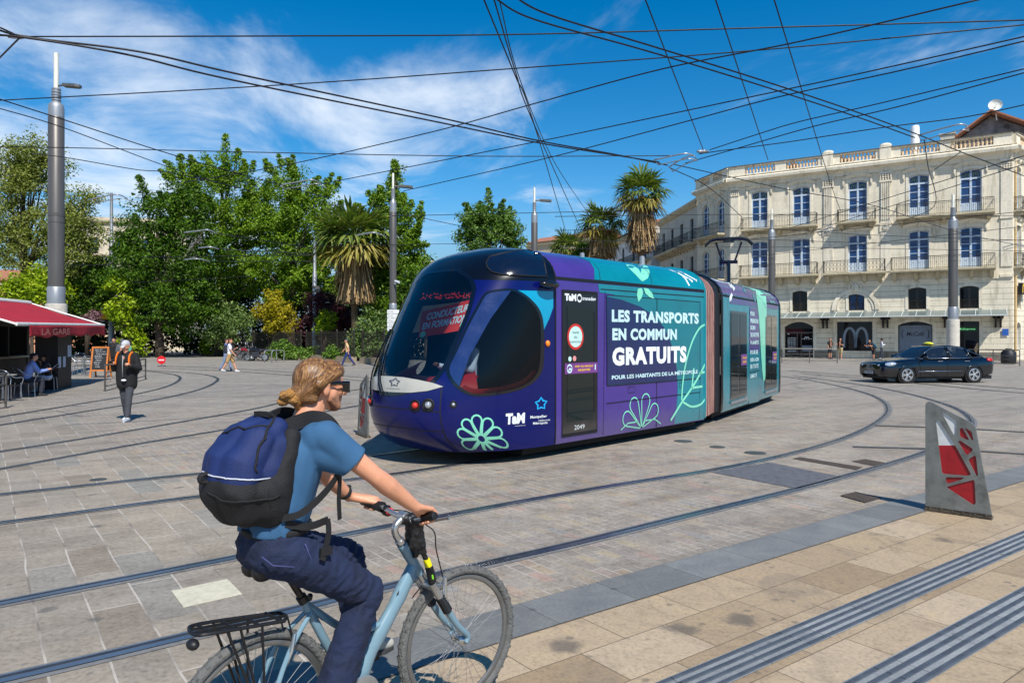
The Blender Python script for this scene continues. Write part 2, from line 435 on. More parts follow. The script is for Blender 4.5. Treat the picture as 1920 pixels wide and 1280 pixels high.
def dark_material(name, col, bw, rh, ou=0., ov=0.):
    m = bpy.data.materials.new(name); m.use_nodes = True; t = m.node_tree; t.nodes.clear(); q = NT(t)
    x, y, u, v = uv_nodes(q); p = q.xyz(x, y, 0)
    c, f = brick(q, q.xyz(q.m('SUBTRACT', u, ou), q.m('SUBTRACT', v, ov), 0), bw, rh, .004, 0, .2)
    fine = q.noise(p, 40, 5, .7); mid = q.noise(p, 3, 6, .65, .5)
    k = q.mix(1, q.mix(c, tuple(a*.84 for a in col), tuple(a*1.12 for a in col)), q.ramp(fine, [(.25, (.75, .75, .76)), (.5, (1, 1, 1)), (.8, (1.25, 1.24, 1.2))]), 'MULTIPLY')
    k = q.mix(1, k, q.ramp(mid, [(.3, (.78, .78, .8)), (.7, (1.15, 1.14, 1.1))]), 'MULTIPLY')
    k = q.mix(q.m('MULTIPLY', spots(q, p, 5, .06, .18, .78), .6), k, S(64, 66, 72))
    k = q.mix(q.m('MULTIPLY', f, .8), k, S(70, 68, 64))
    b = q.n('ShaderNodeBsdfPrincipled', {'Base Color': k, 'Roughness': .62, 'Specular IOR Level': .4})
    q.put(b.inputs['Normal'], q.n('ShaderNodeBump', {'Strength': .3, 'Distance': .004, 'Height': fine}).outputs[0])
    q.L.new(b.outputs[0], q.n('ShaderNodeOutputMaterial').inputs[0]); return m

def ground_sheet():
    o = MB().quad((-900, -60, 0), (900, -60, 0), (900, 1600, 0), (-900, 1600, 0)).obj('ground', paving_material(), fix=False)
    tag(o, 'grey and sandy stone paving of the whole square', kind='structure')
    def strip(name, u0, u1, v0, v1, z, m, lab):
        o = MB().quad(UV(u0, v0, z), UV(u1, v0, z), UV(u1, v1, z), UV(u0, v1, z)).obj(name, m, fix=False); tag(o, lab, kind='structure'); return o
    strip('pavement', -14, 40, -16, 3.556, .004, tan_material(), 'tan and ochre stone slabs of the near pavement')
    strip('pavement_band', -14, 40, 3.556, 3.99, .008, dark_material('band_stone', S(116, 117, 116), .72, .44, .12, 3.55), 'dark grey stone band between the tan slabs and the setts')
    rib = mat('rib_rubber', S(70, 76, 84), .55, var=.2, vs=7, bump=.2); base = dark_material('strip_stone', S(136, 140, 142), .6, .3)
    for nm, v0, v1, lab in (('guide_strip', 2.41, 2.65, 'ribbed grey guide strip nearer the dark stone band'), ('guide_strip', 1.79, 2.06, 'ribbed grey guide strip cutting the lower right corner of the pavement')):
        mb = MB(); mb.cur = 0
        mb.add([UV(-6, v0, .008), UV(38, v0, .008), UV(38, v1, .008), UV(-6, v1, .008)], [(0, 1, 2, 3)])
        mb.cur = 1; n = 4; w = (v1-v0)/(n*2-1+.6)
        for i in range(n):
            a = v0 + w*(.3+2*i); z = .014
            for k in range(-6, 38):
                u0 = k + .004; u1 = k + .996
                p = [(u0, a), (u1, a), (u1, a+w), (u0, a+w)]; e = .004
                lo = [UV(uu, vv, .0085) for uu, vv in p]; hi = [UV(uu, vv + (e if j < 2 else -e), z) for j, (uu, vv) in enumerate(p)]
                mb.add(lo+hi, [(4, 5, 6, 7), (0, 1, 5, 4), (1, 2, 6, 5), (2, 3, 7, 6), (3, 0, 4, 7)])
        tag(mb.obj(nm, [base, rib], fix=False), lab, kind='structure')
    # pale single slab set between the near rails, dark cover plate and grates at the bend
    pale = mat('pale_slab', S(193, 187, 165), .7, var=.12, vs=12, bump=.3)
    def cover(name, px, h, m, lab, cat, wid=None):
        pts = [G(a, b, 0) for a, b in px]; mb = MB(); n = len(pts)
        mb.add([p + V((0, 0, .002)) for p in pts] + [p + V((0, 0, h)) for p in pts], [tuple(range(n, 2*n))] + [(i, (i+1) % n, (i+1) % n+n, i+n) for i in range(n)])
        tag(mb.obj(name, m, recenter=True), lab, cat)
    cover('paving_slab', [(321, 1108), (426, 1086), (454, 1114), (344, 1139)], .006, pale, 'pale cream rectangular slab set in the paving behind the bicycle', 'slab')
    plate = mat('plate_iron', S(104, 104, 108), .6, .15, var=.25, vs=9, bump=.9, bs=90)
    cover('cover_plate', [(1332, 885), (1442, 867), (1578, 894), (1497, 917)], .007, plate, 'large dark steel cover plate between the curving rails', 'cover plate')
    rust = mat('rust_grate', S(88, 76, 66), .7, .3, var=.35, vs=30, bump=1, bs=120)
    cover('drain_grate', [(1486, 860), (1500, 857), (1617, 876), (1606, 881)], .007, rust, 'long narrow rusty drain grate between the curving rails', 'grate')
    cover('drain_grate', [(1597, 865), (1622, 861), (1662, 868), (1640, 874)], .007, rust, 'short dark drain grate at the inside of the rail bend', 'grate')
    cover('drain_grate', [(1576, 930), (1604, 923), (1652, 934), (1622, 943)], .012, rust, 'dark square drain grate under the shadow of the grey route marker', 'grate')
    iron = mat('cover_iron', S(84, 88, 86), .55, .4, var=.3, vs=20, bump=.8, bs=110)
    for i, (px, py, r, lab) in enumerate([(1281, 827, .16, 'greenish round cover nearest the tram skirt'), (1345, 838, .13, 'small round cover right of the greenish cover by the tram'), (1416, 849, .17, 'blue grey round cover beside the cover plate'), (184, 899, .10, 'small round cover between the rails left of the backpack')]):
        p = G(px, py); mb = MB(); mb.lathe([(r, .001), (r, .006), (r*.9, .008), (.001, .008)], p, 18); tag(mb.obj('service_cover', iron, recenter=True), lab, 'cover', 'round service covers in the paving')
ground_sheet()

# ---------------------------------------------------------------- tram tracks let into the paving
STEEL = mat('rail_steel', S(150, 155, 162), .28, .9, var=.18, vs=3)
GROOVE = mat('rail_groove', S(58, 60, 66), .6, .3, var=.25, vs=6)
RUBBER = mat('rail_bedding', S(112, 112, 112), .75, var=.25, vs=8, bump=.3)
def ribbon(mb, P, o0, o1, z0, z1=None):
    z1 = z0 if z1 is None else z1; A = []; B = []
    for i, p in enumerate(P):
        t = P[min(i+1, len(P)-1)] - P[max(i-1, 0)]; t.z = 0; t.normalize(); n = V((-t.y, t.x, 0))
        A.append(V((p.x, p.y, z0)) + n*o0); B.append(V((p.x, p.y, z1)) + n*o1)
    N = len(P); mb.add(A+B, [(i, i+1, N+i+1, N+i) for i in range(N-1)])
def resample(P, step):
    out = [P[0]]; acc = 0
    for a, b in zip(P, P[1:]):
        acc += (b-a).length
        if acc >= step: out.append(b); acc = 0
    out.append(P[-1]); return out
def gauss(P, n=3):
    for _ in range(n): P = [P[0]] + [(P[i-1] + P[i]*2 + P[i+1])/4 for i in range(1, len(P)-1)] + [P[-1]]
    return P
def rail(px, parent, wide=1.0, z=.004, world=False, sm=30):
    P = px if world else [G(a, b) for a, b in px]
    P = gauss(resample(catmull(P, 24), .18), sm)
    mb = MB()
    mb.cur = 2; ribbon(mb, P, -.085*wide, .085*wide, z)
    mb.cur = 1; ribbon(mb, P, -.04*wide, .052*wide, z+.003)
    mb.cur = 0; ribbon(mb, P, -.045*wide, .008*wide, z+.006); ribbon(mb, P, .040*wide, .056*wide, z+.005)
    mb.obj('rail', [STEEL, GROOVE, RUBBER], parent, fix=False); return P
def track(lab, *rails, wide=1.0, z=.004, sm=30):
    t = thing('tram_track', (0, 0, 0), lab, 'tram track', 0, 'tram tracks let into the paving')
    for r in rails: rail(r, t, wide, z, False, sm)
    return t
track('near tram track passing behind the cyclist and bending back at the far right',
  [(-140, 1160), (0, 1131), (140, 1104), (300, 1073), (460, 1043), (663, 998), (835, 967), (1000, 936), (1200, 902), (1331, 883), (1462, 856), (1556, 831), (1620, 806), (1657, 783), (1666, 766), (1655, 751), (1624, 737), (1575, 724), (1519, 713), (1470, 706), (1400, 699)],
  [(-160, 1312), (0, 1277), (197, 1231), (357, 1193), (540, 1147), (740, 1097), (900, 1059), (1064, 1024), (1200, 989), (1331, 957), (1462, 926), (1575, 896), (1650, 875), (1732, 850), (1790, 823), (1824, 797), (1815, 779), (1785, 762), (1744, 749), (1699, 737), (1631, 724), (1556, 713), (1490, 705)], wide=1.1, sm=16)
def tram_rail(off):   # the tram's own track: curves in from the left, then under the cars
    pts = []
    for x, y in ((-9.0, 5.0), (-6.2, 7.1), (-3.9, 8.55), (-1.75, 10.4), (.606, 12.87), (2.9, 15.3), (5.2, 18.7), (6.8, 22.5), (8.0, 27), (9, 33)): pts.append(V((x, y, 0)))
    P = catmull(pts, 24); out = []
    for i, p in enumerate(P):
        t = P[min(i+1, len(P)-1)] - P[max(i-1, 0)]; t.normalize(); out.append(p + V((-t.y, t.x, 0))*off)
    return out
_t = thing('tram_track', (0, 0, 0), 'tram track running in from the left edge and under the tram', 'tram track', 0, 'tram tracks let into the paving')
E_ = [G(a, b) for a, b in ((-120, 939), (0, 929), (184, 907), (374, 888), (510, 876), (646, 862))] + [V((-2.05, 11.3, 0)), V((.08, 13.37, 0)), V((2.35, 15.75, 0)), V((4.6, 19.05, 0)), V((6.15, 22.8, 0)), V((7.3, 27, 0))]
F_ = [G(a, b) for a, b in ((-120, 996), (0, 983), (164, 958), (374, 930), (560, 911), (759, 887))] + [V((-.9, 10.3, 0)), V((1.13, 12.37, 0)), V((3.4, 14.8, 0)), V((5.8, 18.3, 0)), V((7.45, 22.2, 0)), V((8.7, 27, 0))]
rail(E_, _t, 1, .006, True, 20); rail(F_, _t, 1, .006, True, 20)
track('tram track crossing the left half of the square toward the tram nose',
  [(-100, 862), (0, 847), (200, 815), (480, 766), (543, 751), (666, 731), (780, 715)], [(-100, 896), (0, 880), (105, 860), (260, 832), (425, 805), (560, 781), (690, 757), (800, 738)], z=.005, wide=.9, sm=10)
track('tram track looping tightly in front of the cafe terrace',
  [(-60, 793), (0, 782), (150, 757), (250, 740), (312, 725), (336, 713), (335, 705), (312, 700), (277, 696), (220, 692)], [(-60, 808), (0, 797), (150, 773), (300, 748), (375, 730), (405, 716), (406, 708), (375, 701), (320, 697), (240, 692.5)], z=.005, wide=1.0, sm=8)
track('faint far tram track crossing behind the tram nose toward the park side',
  [(300, 686), (450, 692), (557, 699), (680, 708), (760, 716)], [(300, 690), (420, 695), (540, 703), (660, 712), (740, 721)], z=.007, wide=.8, sm=6)
track('tram track crossing the far right of the square beyond the route marker',
  [(1480, 695), (1700, 712), (1834, 805-82), (2000, 735)], [(1500, 700), (1690, 716), (1834, 730), (2000, 743)], z=.009, wide=.8, sm=6)
track('tram track entering at the right edge behind the route marker',
  [(1640, 798), (1760, 802), (1834, 805), (1990, 815)], [(1600, 838), (1750, 842), (1850, 847), (2000, 857)], z=.010, wide=.8, sm=6)

# ---------------------------------------------------------------- poles
POLE_DK = mat('pole_dark', S(94, 90, 86), .42, .35, var=.12, vs=2, streak=(1, 1, .1))
POLE_LT = mat('pole_galvanised', S(150, 153, 156), .45, .5, var=.15, vs=3, streak=(1, 1, .15))
POLE_WH = mat('pole_white', S(222, 220, 205), .5, var=.06)
CONC = mat('pole_concrete', S(196, 189, 176), .8, var=.12, vs=5, bump=.3)
def lamp_pole(px, ytop, Y, wpx, lab, base_px=None, lamp=True, hbase=2.9):
    H = CH + (HY - ytop)/FPX*Y; r = wpx/2/FPX*Y; p = at(px, HY, Y)
    t = thing('lamp_pole', (p.x, p.y, 0), lab, 'pole', 0, 'grey tram poles with a small lamp on top')
    hb = hbase; z1 = H*.80
    MB().lathe([(r*1.35, 0), (r*1.35, hb), (r*1.2, hb+.02), (.01, hb+.02)], n=20).obj('base', CONC, t, 40)
    MB().lathe([(r*1.12, hb+.01), (r*1.12, hb+.75), (r*1.06, hb+.78), (r, hb+.8)], n=20).obj('sleeve', POLE_LT, t, 40)
    mb = MB().lathe([(r, hb+.79), (r*1.0, z1), (r*.96, z1+.02)], n=20)
    mb.lathe([(r*1.03, hb+4.0), (r*1.03, hb+4.14)], n=20); mb.lathe([(r*1.03, hb+3.7), (r*1.03, hb+3.74)], n=20); mb.obj('shaft', POLE_DK, t, 40)
    mb = MB().lathe([(r*.98, z1), (r*.98, z1+.45), (r*.9, z1+.6), (r*.52, z1+.72), (r*.5, z1+1.25), (r*.56, z1+1.27), (r*.56, z1+1.33), (r*.3, z1+1.36)], n=20)
    for k in range(4): mb.lathe([(r*.6, z1+.78+k*.12), (r*.6, z1+.83+k*.12)], n=20)
    mb.obj('collar', POLE_LT, t, 40)
    MB().lathe([(r*.32, z1+1.3), (r*.32, H), (.01, H+.02)], n=12).obj('mast', POLE_WH, t, 40)
    if lamp:
        mb = MB(); zl = z1+1.45; mb.tube([(0, 0, zl), (.5, 0, zl+.06), (.8, 0, zl)], [.05, .04, .03], 8)
        mb.prism([(-.1, -.16), (.5, -.2), (.66, -.1), (.66, .1), (.5, .2), (-.1, .16)], lambda u, v, d: V((.45+u, v, zl-.03+d-.08*max(0, u))), 0, .12); mb.obj('lamp', mat('lamp_shell', S(96, 96, 94), .5, .4), t, 30)
    return t
lamp_pole(105.5, 100, 33, 27, 'thick grey lamp pole rising behind the red cafe awning', hbase=3.3)
p737 = lamp_pole(737, 325, 41, 13, 'grey lamp pole between the shaggy palm and the tram nose')
lamp_pole(1002, 352, 47, 12, 'grey lamp pole rising behind the dark roof of the tram nose')
p1447 = lamp_pole(1447, 392, 48, 12.5, 'dark lamp pole behind the tram rear in front of the stone building', lamp=False)
p1787 = lamp_pole(1787, 365, 46, 16, 'tall dark lamp pole in front of the stone building behind the taxi', lamp=False)
def thin_pole(px, ytop, ybase, wpx, lab, white=False):
    p = G(px, ybase); H = CH + (HY-ytop)/FPX*p.y; r = wpx/2/FPX*p.y
    t = thing('catenary_pole', p, lab, 'pole', 0, 'thin galvanised poles holding the tram wires')
    MB().lathe([(r*1.25, 0), (r*1.25, 2.6), (r*1.05, 2.7), (r, H*.72), (r*.72, H*.73), (r*.6, H), (.01, H+.02)], n=14).obj('shaft', POLE_WH if white else POLE_LT, t, 40)
    mb = MB()
    for z in (H*.6, H*.56): mb.lathe([(r*1.3, z), (r*1.3, z+.12)], n=14)
    mb.cbox((r*1.6, 0, H*.585), (.3, .3, .5)); mb.obj('bracket', POLE_DK, t); return t, H
thin_pole(590, 450, 672, 8, 'thin pale pole standing by the park fence left of the palm')
thin_pole(209, 362, 668, 8.5, 'thin pale pole beyond the cafe carrying a yellow stop sign')

# ---------------------------------------------------------------- overhead wires (all level, at the height of the tram's wire system)
WIRE = mat('wire_black', S(28, 26, 30), .5, .3, var=0)
def wz(px, py, z): Y = (z-CH)*FPX/(HY-py); return V(((px-CX)/FPX*Y, Y, z))
def wire(px, z, lab, r=.012, sm=8, sag=0):
    P = [wz(a, b, z) for a, b in px]
    P = catmull(P, sm) if len(P) > 2 else [P[0].lerp(P[1], k/8) for k in range(9)]
    tag(MB().tube(P, r, 5).obj('overhead_wire', WIRE, recenter=True, smooth=True), lab, 'overhead wire', 'tram wires strung above the square')
wl = 'thin black wire '
wire([(36, 69), (480, 68), (960, 65), (1440, 52), (1960, 37)], 7.6, 'highest wire crossing the whole sky almost level under the top edge', .014)
wire([(-30, 190), (520, 160), (960, 129), (1450, 92), (1960, 43)], 7.4, 'wire rising gently across the whole sky below the highest level wire', .013)
wire([(-40, 38), (40, 68), (260, 97), (450, 140), (830, 222), (1010, 264), (1150, 289), (1252, 310)], 6.2, 'upper of the twin heavy wires falling from the upper left corner', .016)
wire([(-40, 66), (40, 70), (240, 103), (430, 149), (830, 231), (1010, 268), (1140, 289), (1236, 304)], 6.15, 'lower of the twin heavy wires falling from the upper left corner', .016)
wire([(920, -8), (1000, 36), (1200, 92), (1400, 152), (1600, 217), (1715, 258)], 6.9, 'upper of the twin heavy wires falling toward the white chimney', .015)
wire([(955, -12), (1030, 28), (1220, 86), (1420, 148), (1600, 208), (1720, 252), (1815, 290), (1960, 345)], 6.7, 'lower of the twin heavy wires falling past the white chimney to the right edge', .015)
for a, b, lb in (((904, -8), (1062, 438), 'left'), ((924, -8), (1088, 428), 'right')): wire([a, (965 if lb == 'left' else 968, 140), (1002, 235), b], 8.2, f'{lb} wire of the steep pair falling toward the small palms', .017)
wire([(934, -8), (975, 150), (1040, 305), (1104, 402)], 8.3, 'steep wire with a kink ending above the shorter palm', .013)
wire([(1207, -8), (1320, 285)], 7.0, 'steep straight wire dropping to the twin arm bracket', .012)
wire([(1339, -8), (1440, 300)], 7.1, 'steep straight wire dropping to the roofline left of centre bay', .012)
wire([(1449, -8), (1556, 340), (1576, 395)], 7.2, 'steep straight wire dropping in front of the centre bay of the building', .012)
wire([(345, 342), (533, 310), (800, 250), (1000, 195), (1240, 130), (1500, 78), (1860, -6)], 6.8, 'long wire climbing from the tree tops to the top right corner', .013)
wire([(603, 345), (767, 313), (960, 275), (1080, 251), (1417, 180), (1640, 132), (1960, 60)], 6.5, 'long wire climbing from the curved arm above the palm to the right edge', .012)
wire([(757, 358), (960, 312), (1080, 283), (1294, 226), (1460, 182), (1700, 130), (1960, 68)], 6.4, 'long wire climbing from the pole beside the palm to the right edge', .012)
wire([(-10, 276), (120, 277), (500, 286), (900, 293), (1262, 292)], 6.6, 'level wire crossing above the tree tops to the twin arm bracket', .012)
wire([(-20, 180), (130, 228), (300, 283), (420, 318), (620, 372)], 6.3, 'wire sloping from the left edge down behind the thick pole into the trees', .012)
wire([(-20, 198), (120, 240), (330, 318), (480, 362)], 6.0, 'thin lower wire sloping from the left edge into the trees', .010)
wire([(60, 289), (120, 295), (255, 318), (320, 324), (450, 352)], 6.6, 'thin wire below the level one behind the thick pole', .012)
wire([(1331, 281), (1420, 252), (1500, 228), (1641, 196), (1960, 120)], 6.7, 'upper of two wires fanning from the bracket to the right edge', .012)
wire([(1285, 306), (1380, 279), (1530, 236), (1685, 200), (1960, 126)], 6.5, 'lower of two wires fanning from the bracket to the right edge', .012)
wire([(1310, 289), (1350, 283), (1480, 266), (1650, 240), (1813, 219), (1960, 188)], 6.6, 'wire passing just over the roof balustrade to the dish', .012)
wire([(1255, 314), (1330, 352), (1392, 408)], 6.15, 'short wire from the twin arm bracket down to the pantograph line', .012)
wire([(1262, 308), (1360, 330), (1480, 356), (1640, 386), (1800, 436), (1960, 470)], 6.2, 'wire sagging from the bracket across the upper balconies', .012)
wire([(1733, 262), (1740, 312), (1752, 386), (1690, 415)], 7.0, 'drooping jumper wire hanging below the white chimney', .014)
wire([(1752, 318), (1800, 286)], 6.9, 'short diagonal jumper wire beside the drooping one', .012)
wire([(-20, 128), (38, 70)], 6.6, 'short wire running out of the top left bracket to the left edge', .014)
wire([(0, 52), (44, 72)], 6.7, 'shortest wire at the top left bracket', .014)
for i, (a, b, c, lab) in enumerate(((402, 404, 404, 'uppermost level wire over the facade'), (428, 441, 452, 'second level wire over the facade'), (449, 455, 449, 'third level wire over the facade'), (463, 466, 471, 'lowest level wire over the facade'))):
    wire([(1040, a+4), (1400, a), (1640, b), (1960, c)], 5.9, lab, .011)
for a, b, lab in (((405, 437), (590, 466), 'short wire from the uppermost pale arm to the thin pole'), ((410, 467), (590, 476), 'short wire from the middle pale arm to the thin pole'), ((393, 490), (590, 490), 'short wire from the lowest pale arm to the thin pole'), ((1200, 470), (1960, 392), 'thin wire climbing over the lower balconies to the right edge'), ((1420, 480), (1960, 420), 'thin wire climbing behind the dark pole to the right edge'), ((1480, 428), (1960, 280), 'thin wire climbing across the centre bay to the right edge'), ((1500, 440), (1930, 305), 'thin wire just under the one across the centre bay'), ((60, 500), (208, 496), 'dark feeder wire behind the thick pole'), ((265, 482), (590, 478), 'dark feeder wire in front of the dense green trees'), ((240, 530), (470, 518), 'lower dark feeder wire in front of the dense green trees'), ((590, 462), (900, 456), 'level wire from the thin pole past the palm'), ((735, 405), (1180, 395), 'level wire above the chestnut tree'), ((760, 402), (950, 442), 'wire falling toward the chestnut tree')):
    wire([a, b], 6.0, lab, .02 if a[0] < 500 else .011)
# curved registration arms, each hung on a wire
ARM = mat('arm_alloy', S(176, 180, 182), .4, .6, var=.1)
def arm(px, z, lab, r=.03):
    r *= .62; one = max(p[0] for p in px) < 720 and px[0][1] > 430
    P = [wz(a, b, z) for a, b in px]; mb = MB(); mb.tube(catmull(P, 5), r, 6)
    P2 = [p + V((.12, .1, -.10)) for p in P]
    if not one: mb.tube(catmull(P2, 5), r*.7, 6); mb.tube([P[-1], P2[-1]], r*.7, 6); mb.tube([P[0], P2[0]], r*.6, 6)
    tag(mb.obj('wire_bracket', ARM, recenter=True, smooth=True), lab, 'wire arm', 'curved arms steadying the tram wire')
arm([(525, 347), (560, 341), (585, 337), (603, 345)], 6.5, 'curved alloy arm high above the tree tops left of the palm')
arm([(170, 374), (200, 367), (222, 365), (238, 372)], 6.1, 'curved alloy arm beside the top of the thin pole beyond the cafe')
arm([(345, 436), (370, 433), (390, 431), (405, 437)], 6.0, 'uppermost pale arm in front of the dense green trees', .04)
arm([(372, 465), (395, 463), (410, 467)], 6.0, 'middle pale arm in front of the dense green trees', .05)
arm([(345, 487), (370, 485), (393, 490)], 6.0, 'lowest pale arm in front of the dense green trees', .05)
arm([(668, 441), (700, 436), (717, 441)], 6.0, 'pale arm in front of the shaggy palm crown', .045)
arm([(1227, 300), (1262, 292), (1285, 288), (1300, 291)], 6.2, 'upper arm of the bracket where wires meet left of the building')
arm([(1255, 313), (1275, 300), (1289, 294), (1300, 291)], 6.2, 'lower arm of the bracket where wires meet left of the building')
arm([(1722, 254), (1770, 240), (1800, 233), (1812, 235)], 6.7, 'alloy arm in front of the gable of the roof', .03)
arm([(1880, 464), (1908, 457), (1922, 461)], 6.0, 'dark arm beside the corner of the stone building', .03)
arm([(1533, 436), (1548, 430), (1560, 425)], 6.0, 'small arm under the upper balcony of the building', .04)
for px, py, z, lab in ((38, 69, 7.4, 'small wire clamp at the upper left corner'), (1320, 284, 6.6, 'wire clamp at the foot of the steep wire')):
    mb = MB(); p = wz(px, py, z); mb.ball(p, .05, 8, 6); mb.lathe([(.03, -.2), (.045, -.1), (.03, .12)], p, 8, (1, .3, .1)); tag(mb.obj('wire_clamp', POLE_LT, recenter=True, smooth=True), lab, 'wire clamp')
# ---------------------------------------------------------------- stone buildings
def stone_material(name, c0, band=None, courses=.34):
    m = bpy.data.materials.new(name); m.use_nodes = True; t = m.node_tree; t.nodes.clear(); q = NT(t)
    oc = q.n('ShaderNodeTexCoord').outputs['Object']; x, y, z = q.sep(oc)
    h = q.m('ADD', q.m('ADD', x, q.m('MULTIPLY', y, .71)), 0)
    c, f = brick(q, q.xyz(h, z, 0), .82, courses, .006, .5, .4)
    st = q.noise(q.n('ShaderNodeMapping', {'Vector': oc, 'Scale': (1.2, 1.2, .22)}).outputs[0], 1.6, 6, .68, .4)
    fine = q.noise(oc, 9, 6, .7)
    k = q.mix(.5, c0, q.ramp(c, [(0, tuple(a*.9 for a in c0)), (1, tuple(min(1, a*1.1) for a in c0))]))
    k = q.mix(1, k, q.ramp(st, [(.30, (.62, .6, .55)), (.48, (1, 1, 1)), (.75, (1.08, 1.07, 1.05))]), 'MULTIPLY')
    k = q.mix(1, k, q.ramp(fine, [(.3, (.86, .85, .82)), (.6, (1.04, 1.04, 1.04))]), 'MULTIPLY')
    k = q.mix(q.m('MULTIPLY', f, .4), k, tuple(a*.55 for a in c0))
    hh = fine
    if band:   # rusticated ground storeys: deep level joints
        fr = q.m('FRACT', q.m('DIVIDE', z, band)); jn = q.m('LESS_THAN', fr, .085); low = q.m('LESS_THAN', z, 6.2)
        j = q.m('MULTIPLY', jn, low); k = q.mix(q.m('MULTIPLY', j, .75), k, tuple(a*.3 for a in c0)); hh = q.m('SUBTRACT', fine, q.m('MULTIPLY', j, 3))
    b = q.n('ShaderNodeBsdfPrincipled', {'Base Color': k, 'Roughness': .85, 'Specular IOR Level': .2})
    q.put(b.inputs['Normal'], q.n('ShaderNodeBump', {'Strength': .35, 'Distance': .02, 'Height': hh}).outputs[0])
    q.L.new(b.outputs[0], q.n('ShaderNodeOutputMaterial').inputs[0]); return m
ST_WALL = stone_material('limestone_wall', S(222, 212, 190), .42)
ST_TRIM = stone_material('limestone_trim', S(225, 216, 196), None, 3)
ST_DIRT = stone_material('limestone_weathered', S(188, 176, 148), None, 3)
ST_OLD = stone_material('rendered_wall', S(190, 184, 170), None, 3)
WIN_FR = mat('window_paint', S(186, 200, 214), .45, var=.08)
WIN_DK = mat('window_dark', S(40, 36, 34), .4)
PANE = glass('window_pane', S(26, 64, 112), .04, .03)  # blue of the reflected sky put into the pane's own colour
PANE_DK = glass('dark_pane', (.006, .007, .009), .03, .03)
IRON = mat('wrought_iron', S(58, 54, 46), .55, .5, var=.2, vs=9)
TILE = mat('roof_tile', S(158, 104, 78), .85, var=.3, vs=6, bump=.6, bs=25)
GOLD_W = mat('transfer_green_gold', S(104, 128, 66), .5, var=0)
GOLD = mat('sign_yellow', S(250, 200, 30), .5, var=0)
